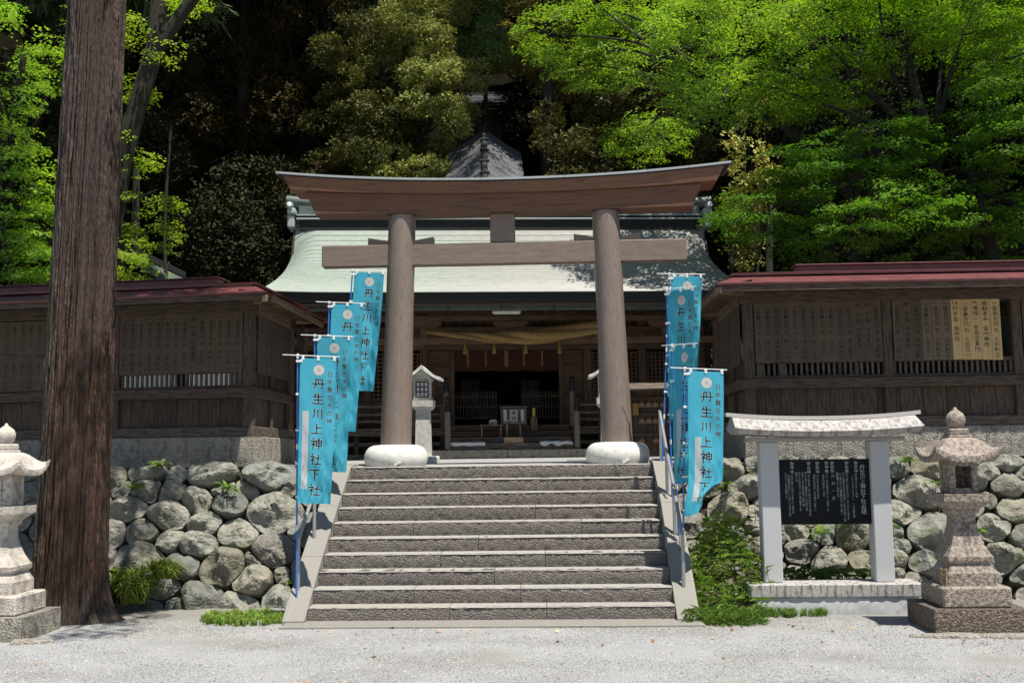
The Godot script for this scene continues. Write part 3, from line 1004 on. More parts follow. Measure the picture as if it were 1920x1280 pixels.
	pc("back_wall", M.hall_dark, h, -4.6, 0.7, -5.75, 4.6, 3.3, -5.65)
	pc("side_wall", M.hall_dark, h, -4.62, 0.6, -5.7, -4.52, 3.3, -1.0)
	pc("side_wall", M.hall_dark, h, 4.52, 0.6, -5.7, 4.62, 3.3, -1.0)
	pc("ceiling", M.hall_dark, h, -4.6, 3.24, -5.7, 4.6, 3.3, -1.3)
	# underfloor dark skirt, veranda
	for sg in [-1.0, 1.0]:
		for k in 8:
			var x0: float = (1.42 + k * 0.4) if sg > 0 else (-1.36 - 0.4 - k * 0.4)
			pc("veranda_board", M.hall_grey, h, x0 + 0.003, 0.62, -1.2, x0 + 0.397, 0.67, -0.62, 0.004)
		var xa: float = 1.4 if sg > 0 else -4.55
		var xb: float = 4.55 if sg > 0 else -1.33
		pc("veranda_beam", M.hall_grey, h, xa, 0.50, -0.72, xb, 0.615, -0.64)
		pc("ground_beam", M.hall_grey, h, xa, 0.28, -0.80, xb, 0.37, -0.72)
		for y in [[0.79, 0.85], [0.94, 1.0], [1.11, 1.17]]:
			pc("railing_rail", M.hall_grey, h, xa, y[0], -0.70, xb, y[1], -0.64, 0.012)
		for k in 6:
			var x := lerpf(xa + 0.06, xb - 0.06, k / 5.0)
			pc("railing_post", M.hall_grey, h, x - 0.035, 0.67, -0.705, x + 0.035, 1.11, -0.635)
			pc("veranda_post", M.hall_wood, h, x - 0.05, 0.0, -0.82, x + 0.05, 0.5, -0.72)
		pc("underfloor_wall", M.old_wood, h, xa, 0.0, -1.25, xb, 0.62, -1.2)
	# facade: posts, panels, lattice windows, beams
	for x in [-4.5, -3.05, -1.8, 1.86, 3.1, 4.45]:
		pc("post", M.hall_wood, h, x - 0.09, 0.67, -1.29, x + 0.09, 3.2, -1.11, 0.012)
	for x in [-1.165, 1.26]:
		pc("door_post", M.hall_wood, h, x - 0.05, 0.67, -1.27, x + 0.05, 2.42, -1.13, 0.01)
	for e in [[-1.71, -1.215], [1.31, 1.77]]:
		for k in 5:
			pc("wall_panel", M.hall_wood, h, e[0], 0.70 + k * 0.34, -1.24, e[1], 0.70 + k * 0.34 + 0.333, -1.19, 0.005)
		for y in [1.04, 1.72, 2.06]:
			pc("panel_rail", M.hall_wood, h, e[0], y - 0.025, -1.19, e[1], y + 0.025, -1.165)
	for e in [[-4.41, -3.14], [-2.96, -1.89], [1.95, 3.01], [3.19, 4.36]]:
		pc("wall_panel", M.hall_wood, h, e[0], 0.67, -1.24, e[1], 1.30, -1.19)
		pc("window_sill", M.hall_wood, h, e[0], 1.30, -1.26, e[1], 1.36, -1.12)
		var w: float = e[1] - e[0]
		var nb := int(w / 0.09)
		for k in nb:
			var x: float = e[0] + (k + 0.5) * w / nb
			pc("lattice_bar", M.hall_wood, h, x - 0.018, 1.36, -1.22, x + 0.018, 2.36, -1.185, 0.0)
		for k in 11:
			var y := 1.42 + k * 0.09
			pc("lattice_rail", M.hall_wood, h, e[0], y - 0.016, -1.205, e[1], y + 0.016, -1.175, 0.0)
	pc("lintel", M.hall_wood, h, -4.55, 2.40, -1.3, 4.5, 2.52, -1.09, 0.01)
	pc("lintel_panel", M.hall_wood, h, -1.11, 2.06, -1.24, 1.21, 2.40, -1.19)
	pc("frieze_board", M.hall_wood, h, -4.5, 2.52, -1.22, 4.45, 2.80, -1.17)
	pc("upper_beam", M.hall_wood, h, -4.7, 2.80, -1.32, 4.65, 2.92, -1.06, 0.01)
	for k in 40:
		var x := -4.5 + k * 0.225
		pc("frieze_slat", M.hall_wood, h, x + 0.01, 2.925, -1.26, x + 0.215, 3.24, -1.2, 0.004)
	pc("porch_beam", M.hall_wood, h, -4.6, 2.84, 0.50, 4.5, 2.95, 0.64, 0.01)
	pc("porch_beam", M.hall_wood, h, -2.1, 2.30, 0.30, -1.75, 2.42, 0.42, 0.01)
	# carved bracket arms and struts below the eave
	for x in [-3.3, -1.75, 0.05, 1.85, 3.3]:
		s = mb()
		var o := PackedVector2Array([Vector2(-0.36, 0.13), Vector2(-0.36, 0.07), Vector2(-0.3, 0.02), Vector2(-0.22, 0.0), Vector2(0.22, 0.0), Vector2(0.3, 0.02), Vector2(0.36, 0.07), Vector2(0.36, 0.13)])
		s.prism(o, 0.52, 0.62, Transform3D(Basis(), Vector3(x, 2.70, 0)))
		obj("bracket_arm", s, M.hall_wood, h)
		pc("strut", M.hall_wood, h, x - 0.08, 2.40, 0.50, x + 0.08, 2.70, 0.62, 0.01)
	pc("porch_tie_beam", M.hall_wood, h, -4.6, 2.36, 0.49, 4.5, 2.50, 0.63, 0.01)
	for x in [-4.5, 4.4]:
		pc("porch_post", M.hall_wood, h, x - 0.09, 0.1, 0.47, x + 0.09, 2.84, 0.65, 0.014)
	# red curtain band with cords at the head of the doorway
	s = mb()
	p = []
	for i in 61:
		var x := lerpf(-1.11, 1.21, i / 60.0)
		var w := 0.012 * sin(i * 0.9)
		p.append(PackedVector3Array([Vector3(x, 1.93 + 0.01 * sin(i * 0.35), -1.15 + w), Vector3(x, 2.38, -1.15 + w * 0.3)]))
	s.grid(p)
	var cur := obj("curtain", s, M.red_curtain, h)
	for x in [-0.82, -0.42, 0.02, 0.06, 0.43, 0.84]:
		pc("curtain_cord", M.pink_cord, cur, x - 0.018, 2.03, -1.13, x + 0.018, 2.385, -1.122, 0.0)
	# shadowy inside: lattice screens, hangings, altar
	for e in [[-1.12, -0.16], [0.46, 1.40]]:
		var scr := Node3D.new()
		scr.name = part_name("inner_screen", h)
		h.add_child(scr)
		for k in 15:
			var x := lerpf(e[0], e[1], k / 14.0)
			pc("bar", M.hall_grey, scr, x - 0.014, 0.9, -2.22, x + 0.014, 1.54, -2.19, 0.0)
		for y in [0.93, 1.18, 1.42]:
			pc("rail", M.hall_grey, scr, e[0] - 0.02, y - 0.02, -2.19, e[1] + 0.02, y + 0.02, -2.165, 0.0)
	for e in [[-0.95, -0.5], [0.55, 1.0]]:
		pc("paper_hanging", M.hall_grey, h, e[0], 1.35, -4.3, e[1], 1.95, -4.28, 0.0)  # pale hangings greyed, the dimness indoors is put into their colour
	pc("altar_table", M.hall_wood, h, -0.8, 0.75, -4.9, 0.9, 1.35, -4.4)
	# white fluorescent lamp under the eave
	var lamp := thing("lamp_fixture", "long white lamp fixture under the eave of the shrine hall", "lamp", HX * Vector3(-0.05, 2.955, 1.02), deg_to_rad(5.5))
	pc("housing", M.white_plastic, lamp, -0.29, 0.0, -0.06, 0.29, 0.035, 0.06, 0.008, Color.WHITE)
	pc("tube", M.white_paper, lamp, -0.27, -0.028, -0.014, 0.27, -0.002, 0.014, 0.01, Color.WHITE)
	hall_things()

func hall_things() -> void:
	var turn := deg_to_rad(5.5)
	# capped newel posts at the foot and head of the wooden steps
	var info := [[-1.27, 0.62, 0.19, "newel post with black cap at the wooden steps, on the pale lantern's side"], [1.40, 0.62, 0.19, "newel post with black cap at the wooden steps, on the plaque rack's side"], [-1.30, -0.4, 0.66, "newel post at the head of the wooden steps, behind the pale lantern's side post"], [1.42, -0.4, 0.66, "newel post at the head of the wooden steps, behind the plaque rack's side post"]]
	var first: Node3D = null
	for e in info:
		var o: Node3D
		if first == null:
			o = thing("newel_post", e[3], "post", Vector3.ZERO, turn, "capped newel posts of the hall steps")
			first = o
			var s := mb(Color(1.5, 1.45, 1.4))
			s.lathe([Vector2(0.0, 0), Vector2(0.062, 0.0), Vector2(0.062, 0.0), Vector2(0.06, 0.80), Vector2(0.0, 0.80)], 20)
			obj("shaft", s, M.hall_grey, o)
			s = mb()
			s.lathe([Vector2(0.066, 0.76), Vector2(0.068, 0.86), Vector2(0.05, 0.88), Vector2(0.046, 0.93), Vector2(0.058, 0.945), Vector2(0.046, 0.96), Vector2(0.04, 0.985), Vector2(0.056, 1.01), Vector2(0.058, 1.035), Vector2(0.04, 1.065), Vector2(0.012, 1.085), Vector2(0.0, 1.105)], 20)
			obj("cap", s, M.dark_metal, o)
			o.position = HX * Vector3(e[0], e[2], e[1])
		else:
			o = dup(first, HX * Vector3(e[0], e[2], e[1]), turn, e[3])
	# offering box with slatted top and paper
	var b := thing("offering_box", "wooden offering box with black writing on white paper, in the hall doorway", "offering box", HX * Vector3(0.14, 0.70, -0.42), turn)
	pc("lid", M.hall_grey, b, -0.30, 0.37, -0.2, 0.30, 0.405, 0.2)
	pc("body", M.hall_wood, b, -0.27, 0.0, -0.17, 0.27, 0.37, 0.17)
	for x in [-0.25, -0.12, 0.12, 0.25]:
		pc("corner_post", M.hall_grey, b, x - 0.03, 0.0, 0.172, x + 0.03, 0.365, 0.19)
	var img := Image.create(64, 128, false, Image.FORMAT_RGB8)
	img.fill(Color(0.86, 0.86, 0.84))
	write_col(img, "奉納", 12, 10, 40, 52, 3, Color(0.06, 0.06, 0.07))
	var pm := mat(Color(0.95, 0.95, 0.95), 0.9, ImageTexture.create_from_image(img))
	for e in [[-0.085, 0.085, true], [-0.22, -0.15, false], [0.15, 0.22, false]]:
		var s := mb(Color.WHITE)
		s.quad(Vector3(e[0], 0.04, 0.194), Vector3(e[1], 0.04, 0.194), Vector3(e[1], 0.33, 0.194), Vector3(e[0], 0.33, 0.194), Vector2(0, 1), Vector2(1, 1), Vector2(1, 0), Vector2(0, 0))
		obj("paper", s, pm if e[2] else M.white_paper, b)
	# small tables on the steps
	var t1 := thing("offering_table", "low wooden table carrying a small box, beside the offering box", "table", HX * Vector3(-0.36, 0.44, 0.20), turn)
	pc("top", M.hall_grey, t1, -0.25, 0.235, -0.11, 0.25, 0.26, 0.11)
	for q in [[-0.2, -0.08], [0.2, -0.08], [-0.2, 0.08], [0.2, 0.08]]:
		pc("leg", M.hall_grey, t1, q[0] - 0.015, 0.0, q[1] - 0.015, q[0] + 0.015, 0.235, q[1] + 0.015)
	var bx := thing("tray", "small wooden box of folded white slips on the low table", "box", HX * Vector3(-0.32, 0.702, 0.20), turn)
	pc("box", M.pale_wood, bx, -0.09, 0.0, -0.06, 0.09, 0.075, 0.06)
	pc("slips", M.white_paper, bx, -0.07, 0.076, -0.045, 0.07, 0.10, 0.045, 0.01, Color(0.7, 0.8, 0.95))
	var t2 := thing("small_table", "narrow wooden table in front of the offering box", "table", HX * Vector3(0.10, 0.44, 0.34), turn)
	pc("top", M.hall_grey, t2, -0.22, 0.295, -0.1, 0.22, 0.322, 0.1, 0.006, Color(1.5, 1.4, 1.3))
	for q in [[-0.14, -0.07], [0.14, -0.07], [-0.14, 0.07], [0.14, 0.07]]:
		pc("leg", M.hall_grey, t2, q[0] - 0.014, 0.0, q[1] - 0.014, q[0] + 0.014, 0.295, q[1] + 0.014, 0.004, Color(1.6, 1.5, 1.4))
	var pp := thing("prayer_sheets", "white printed sheets on the narrow table before the offering box", "papers", HX * Vector3(0.05, 0.764, 0.34), turn)
	pc("sheet_pile", M.white_paper, pp, -0.11, 0.0, -0.06, 0.11, 0.022, 0.06, 0.004, Color(0.95, 0.97, 1.02))
	var pl := thing("wooden_crate", "pale plain wooden crate under the narrow table", "crate", HX * Vector3(0.09, 0.312, 0.46), turn)
	pc("crate_side", M.pale_wood, pl, -0.2, 0.0, -0.07, 0.2, 0.118, 0.07, 0.004, Color(1.35, 1.35, 1.4))
	var cy := thing("fortune_box", "upright wooden fortune stick box with a yellow strip beside the offering box", "box", HX * Vector3(0.55, 0.57, 0.05), turn)
	pc("body", M.hall_wood, cy, -0.07, 0.0, -0.06, 0.07, 0.28, 0.06)
	pc("strip", M.yellow_paint, cy, -0.03, 0.28, -0.02, 0.03, 0.48, 0.02)
	# white matting over planks on the lowest step
	for e in [[-0.86, 0.36, "flat white cloth mat on the lowest hall step, towards the pale stone lantern", 0.004], [0.97, 0.34, "rumpled white cloth mat on the lowest hall step, towards the plaque rack", 0.022]]:
		var s := mb(Color.WHITE)
		var p := []
		for i in 25:
			var row := PackedVector3Array()
			for j in 9:
				var x := lerpf(-e[1], e[1], i / 24.0)
				var q := j / 8.0
				var z := lerpf(-0.16, 0.10, minf(q / 0.7, 1.0))
				var y: float = 0.012 - (maxf(0.0, q - 0.7) / 0.3) * (0.075 + e[3] * sin(i * 0.55))
				y += e[3] * 0.5 * sin(i * 0.8 + j * 0.9)
				row.append(Vector3(x, y, z))
			row.reverse()
			p.append(row)
		s.grid(p)
		tag(obj("cloth_mat", s, M.white_cloth), e[2], "mat", "white mats on the hall steps")
		var o := get_child(get_child_count() - 1)
		o.position = HX * Vector3(e[0], 0.325, 0.47)
		o.rotation.y = turn
	# great straw rope above the doorway
	var rp := thing("straw_rope", "thick twisted straw rope hung across the front of the hall", "shrine rope", HX * Vector3(0, 0, 0.0), turn)
	for k in 3:
		var s := mb(tone(0.85, 1.1))
		var pts := []
		var rad := []
		for i in 71:
			var q := i / 70.0
			var x := lerpf(-1.72, 1.86, q)
			var thick := lerpf(0.018, 0.088, pow(sin(minf(q * 1.25, 1.0) * PI * 0.5), 1.5)) * (1.0 if q < 0.75 else lerpf(1.0, 0.85, (q - 0.75) / 0.25))
			var y := 2.60 - 0.15 * sin(pow(q, 1.1) * PI) + 0.09 * q * q
			var a := q * 9.0 + k * TAU / 3.0
			if q > 0.62: a = 0.62 * 9.0 + (q - 0.62) * 4.0 + k * TAU / 3.0
			pts.append(Vector3(x, y + cos(a) * thick * 0.95, 0.74 + sin(a) * thick * 0.95))
			rad.append(thick * 1.08)
		s.tube(pts, rad, 10)
		obj("strand", s, M.straw, rp)
	for x in [-0.9, -0.3, 0.35, 1.05]:
		var s := mb(Color(1.25, 1.2, 0.6))
		s.lathe([Vector2(0.0, 0.24), Vector2(0.012, 0.24), Vector2(0.015, 0.18), Vector2(0.05, 0.02), Vector2(0.045, 0.0), Vector2(0, 0)], 10, Transform3D(Basis(), Vector3(x, 2.14, 0.74)))
		s.tube([Vector3(x, 2.37, 0.74), Vector3(x, 2.6, 0.74)], [0.006, 0.006], 5)
		obj("tassel", s, M.straw, rp)

func inner_roofs() -> void:
	# covered stair climbing the hill behind the hall: its gable roof rises away from the yard
	var c := thing("covered_stair", "dark gabled roof of the covered stair climbing behind the hall", "covered stair", Vector3(0, 0, 0), deg_to_rad(3.8))
	var za := -15.5
	var zb := -22.0
	for sg in [-1.0, 1.0]:
		for k in 12:
			var q0 := k / 12.0
			var q1 := (k + 1) / 12.0
			var s := mb(tone(0.85, 1.05))
			var r0 := Vector3(0, lerpf(9.1, 12.95, q0), lerpf(za, zb, q0))
			var r1 := Vector3(0, lerpf(9.1, 12.95, q1), lerpf(za, zb, q1))
			var p := []
			for i in 6:
				var w := i / 5.0
				var dx: float = sg * 1.22 * w
				var dy := -0.85 * w + 0.18 * w * (1.0 - w) * -1.0
				p.append(PackedVector3Array([r0 + Vector3(dx, dy - 0.03, 0.0), r0 + Vector3(dx, dy + 0.02, 0.0), r1 + Vector3(dx, dy, 0)]))
			if sg < 0: p.reverse()
			s.grid(p)
			obj("roof_course", s, M.bark_roof, c)
	var s := mb()
	s.tube([Vector3(0, 9.15, za), Vector3(0, 13.0, zb)], [0.09, 0.09], 8)
	obj("ridge", s, M.copper_dark, c)
	for k in 6:
		var q := k / 6.0 + 0.05
		s = mb()
		s.tube([Vector3(-0.14, 9.26 + 3.85 * q, lerpf(za, zb, q)), Vector3(0.14, 9.26 + 3.85 * q, lerpf(za, zb, q))], [0.05, 0.05], 8)
		obj("ridge_billet", s, M.copper_dark, c)
	for sg in [-1.0, 1.0]:
		s = mb()
		s.quad(Vector3(sg * 1.0, 6.0, za), Vector3(sg * 1.0, 10.0, zb), Vector3(sg * 1.0, 12.0, zb), Vector3(sg * 1.0, 8.1, za))
		obj("wall", s, M.old_wood, c)
	s = mb()
	s.prism(PackedVector2Array([Vector2(-1.1, 6.0), Vector2(1.1, 6.0), Vector2(1.1, 8.2), Vector2(0, 9.0), Vector2(-1.1, 8.2)]), za - 0.3, za - 0.2)
	obj("gable_wall", s, M.old_wood, c)
	# small sanctuary roof higher up
	c = thing("sanctuary", "grey sanctuary roof glimpsed high among the trees", "sanctuary", Vector3(-2.4, 13.5, -28.5))
	for k in 6:
		s = mb(tone(0.95, 1.15))
		var y0 := 2.15 + k * 0.13
		var z0 := 1.0 - k * 0.22
		s.quad(Vector3(-1.5, y0 + 0.03, z0), Vector3(1.5, y0 + 0.03, z0), Vector3(1.5, y0 + 0.13, z0 - 0.23), Vector3(-1.5, y0 + 0.13, z0 - 0.23))
		obj("roof_course", s, M.bark_roof, c)
	s = mb()
	wb(s, -1.45, 2.05, 0.7, 1.45, 2.14, 0.98)
	obj("eave_edge", s, M.copper_dark, c)
	s = mb()
	wb(s, -1.2, -2.0, -1.0, 1.2, 2.1, 0.4)
	obj("wall", s, M.old_wood, c)
	s = mb()
	wb(s, -1.55, 2.93, -0.5, 1.55, 3.05, -0.3)
	obj("ridge", s, M.copper_dark, c)
	# side building with a dark green roof and white wall behind the plaque gallery
	c = thing("side_building", "white walled outbuilding with dark green roof behind the plaque gallery", "building", Vector3(-8.6, 1.98, -10.2))
	s = mb(Color.WHITE)
	wb(s, -2.6, 0, -3.0, 2.2, 2.9, 0.0, 0.0)
	obj("wall", s, M.plaster, c)
	for sg in [-1.0, 1.0]:
		s = mb()
		if sg > 0: s.plate(Vector3(2.75, 2.95, 0.7), Vector3(2.75, 2.95, -3.6), Vector3(-0.2, 4.75, -3.6), Vector3(-0.2, 4.75, 0.7), 0.14)
		else: s.plate(Vector3(-3.1, 2.95, -3.6), Vector3(-3.1, 2.95, 0.7), Vector3(-0.21, 4.75, 0.7), Vector3(-0.21, 4.75, -3.6), 0.14)
		obj("roof_slope", s, M.copper_mid, c)
	s = mb()
	s.beam(Vector3(-0.2, 4.8, 0.8), Vector3(-0.2, 4.8, -3.7), 0.2, 0.16)
	obj("ridge", s, M.copper_dark, c)

# ---------------------------------------------------------------- galleries hung with name boards

func galleries() -> void:
	board_materials()
	# beside the cedar: the front runs off to -x and slightly back; its end looks at the stair
	gallery("by the cedar", Vector3(-3.84, 0, -3.0), deg_to_rad(-7.5), -1.0, 2.03, 7.5, [-2.3, -4.5, -6.7])
	# behind the info board: the front runs off to +x
	gallery("behind the black board", Vector3(3.74, 0, -3.15), deg_to_rad(0.3), 1.0, 2.05, 7.5, [2.17, 4.12, 6.2])

func gallery(where: String, corner: Vector3, turn: float, sg: float, y0: float, length: float, bays: Array) -> void:
	var gname := "plaque gallery with red metal roof on the boulder wall " + where
	var o := thing("plaque_gallery", gname, "gallery", corner, turn)
	var end_turn := -turn # the end wall stays square to the stair
	var E := Transform3D(Basis(Vector3.UP, end_turn), Vector3.ZERO)
	var depth := 2.25
	var F := Transform3D()
	var ytop := y0 + 0.34
	# foundation stones
	var n := int(length / 0.36)
	for k in n:
		if absf(k * 0.36) > 7.3: continue
		var s := mb(tone(0.88, 1.08))
		var a := sg * (k * 0.36 + 0.003 - 0.05)
		var b := sg * ((k + 1) * 0.36 - 0.003 - 0.05)
		rough_slab(s, minf(a, b), maxf(a, b), y0 - 0.12, ytop, 0.06, -0.3)
		obj("foundation_stone", s, M.granite_block, o)
	var d0 := -sg # outward side of the end wall
	for k in 6:
		var s := mb(tone(0.9, 1.08))
		s.box(E * Transform3D(Basis(), Vector3(d0 * -0.095, (y0 - 0.12 + ytop) * 0.5, -0.31 - 0.19 - k * 0.38)), Vector3(0.3, ytop - y0 + 0.12, 0.374), 0.012)
		obj("foundation_stone", s, M.granite_block, o)
	var core := mb()
	core.box(Transform3D(Basis(), Vector3(sg * (length * 0.5 + 0.1), (y0 + ytop) * 0.5 - 0.05, -0.6)), Vector3(length - 0.3, ytop - y0, 0.5))
	core.box(E * Transform3D(Basis(), Vector3(sg * 0.5, (y0 + ytop) * 0.5 - 0.05, -1.4)), Vector3(0.5, ytop - y0, 1.9))
	obj("foundation_core", core, M.soil, o)
	# horizontal beams, front and end: [y0, y1, outward, material]
	var beams := [[ytop, ytop + 0.155, 0.035, "base_beam", M.old_wood_grey], [ytop + 0.60, ytop + 0.755, 0.085, "sill_beam", M.old_wood], [ytop + 0.757, ytop + 0.80, 0.02, "lattice_rail", M.old_wood], [ytop + 0.99, ytop + 1.05, 0.0, "lattice_rail", M.old_wood], [y0 + 2.26, y0 + 2.44, 0.05, "head_beam", M.old_wood], [y0 + 2.445, y0 + 2.53, 0.0, "wall_plate", M.old_wood]]
	for e in beams:
		var s := mb(tone())
		var xa: float = -sg * e[2]
		s.box(Transform3D(Basis(), Vector3((xa + sg * length) * 0.5, (e[0] + e[1]) * 0.5, (e[2] - 0.12) * 0.5)), Vector3(absf(sg * length - xa), e[1] - e[0], 0.12 + e[2]), 0.01)
		obj(e[3], s, e[4], o)
		s = mb(Color(1.1, 1.05, 1.0))
		s.box(E * Transform3D(Basis(), Vector3(d0 * (e[2] - 0.12) * 0.5, (e[0] + e[1]) * 0.5 + 0.002, (-0.125 - depth - 0.1) * 0.5)), Vector3(0.12 + e[2], e[1] - e[0], depth - 0.125 + 0.1), 0.01)
		obj(e[3], s, M.rafter_wood if e[3] == "head_beam" else e[4], o)  # end head beam takes the paler wood, as if lit
		# far side of the gallery, same beams
		if e[3] != "lattice_rail":
			s = mb(tone())
			s.box(Transform3D(Basis(), Vector3(sg * (length + 0.2) * 0.5, (e[0] + e[1]) * 0.5, -depth - 0.06)), Vector3(length - 0.2, e[1] - e[0], 0.1), 0.0)
			obj(e[3], s, M.old_wood, o)
	# posts
	var xs := [0.075]
	for b in bays: xs.append(absf(b))
	for x in xs:
		var s := mb(tone())
		s.box(Transform3D(Basis(), Vector3(sg * x, y0 + 1.36, -0.062)), Vector3(0.15, 1.85, 0.17), 0.012)
		obj("post", s, M.old_wood, o)
		s = mb(tone())
		s.box(Transform3D(Basis(), Vector3(sg * x, y0 + 1.36, -depth - 0.06)), Vector3(0.14, 1.85, 0.14), 0.0)
		obj("post", s, M.old_wood, o)
		# eave arm carried out from the post
		s = mb(tone())
		s.beam(Vector3(sg * x, y0 + 2.50, -0.1), Vector3(sg * x, y0 + 2.43, 0.52), 0.09, 0.1)
		obj("eave_arm", s, M.rafter_wood, o)
	for z in [-1.15, -depth + 0.02]:
		var s := mb(tone())
		s.box(E * Transform3D(Basis(), Vector3(d0 * -0.055, y0 + 1.36, z)), Vector3(0.15, 1.85, 0.13), 0.012)
		obj("post", s, M.old_wood, o)
	# lower planks
	var x := 0.16
	while x < length - 0.2:
		var w := R(0.34, 0.40)
		var s := mb(tone(0.6, 1.5))
		s.box(Transform3D(Basis(), Vector3(sg * (x + w * 0.5), ytop + 0.377, -0.07 + R(-0.004, 0.004))), Vector3(w - 0.006, 0.446, 0.03), 0.004)
		obj("plank", s, M.old_wood, o)
		x += w
	for k in 7:
		var s := mb(tone(0.8, 1.2))
		s.box(E * Transform3D(Basis(), Vector3(d0 * -0.065, ytop + 0.377, -0.16 - 0.15 - k * 0.30)), Vector3(0.03, 0.446, 0.294), 0.004)
		obj("plank", s, M.old_wood_grey, o)
	# lattice slats under the boards, both walls and far side
	x = 0.2
	while x < length - 0.1:
		var s := mb(tone())
		s.box(Transform3D(Basis(), Vector3(sg * x, ytop + 0.895, -0.05)), Vector3(0.036, 0.20, 0.03))
		obj("slat", s, M.old_wood_grey, o)
		x += 0.083
	for k in 24:
		var s := mb(tone())
		s.box(E * Transform3D(Basis(), Vector3(d0 * -0.05, ytop + 0.895, -0.2 - k * 0.083)), Vector3(0.03, 0.20, 0.036))
		obj("slat", s, M.old_wood_grey, o)
	# name boards along the front, bay by bay
	var edges := [0.16]
	for b in bays:
		edges.append(absf(b) - 0.085)
		edges.append(absf(b) + 0.085)
	for q in 4:
		if q * 2 >= edges.size(): break
		var a: float = edges[q * 2]
		var b: float = edges[q * 2 + 1] if q * 2 + 1 < edges.size() else length
		if b - a < 0.3: continue
		if sg > 0 and q == 1: b = a + 1.62
		var cnt := int((b - a) / 0.137)
		var w := (b - a) / cnt
		for k in cnt:
			var xm := sg * (a + (k + 0.5) * w)
			if sg < 0 and q >= 1: # two short rows beyond the first bay
				name_board(o, Transform3D(Basis(), Vector3(xm, y0 + 1.98, 0.0)), w, 0.52, 0)
				name_board(o, Transform3D(Basis(), Vector3(xm, y0 + 1.38, 0.0)), w, 0.52, 0)
				continue
			var fresh := 0
			if sg > 0 and q == 1: fresh = 0 if k < 3 else (1 if k < 6 else 2)
			name_board(o, Transform3D(Basis(Vector3.RIGHT, -0.012), Vector3(xm, y0 + 1.80 + R(-0.008, 0.008), 0.005 + R(-0.004, 0.004))), w, 0.93, fresh, (11 - k) if fresh == 2 else -1)
		if sg < 0 and q >= 1:
			var s := mb()
			s.box(Transform3D(Basis(), Vector3(sg * (a + b) * 0.5, y0 + 1.68, 0.0)), Vector3(b - a, 0.075, 0.05), 0.006)
			obj("board_rail", s, M.old_wood, o)
	for k in 14:
		name_board(o, E * Transform3D(Basis(Vector3.UP, d0 * PI / 2), Vector3(d0 * 0.012, y0 + 1.80, -0.26 - k * 0.137)), 0.137, 0.93, 0)
	gallery_roof(o, sg, y0 + 2.47, length, depth, E)

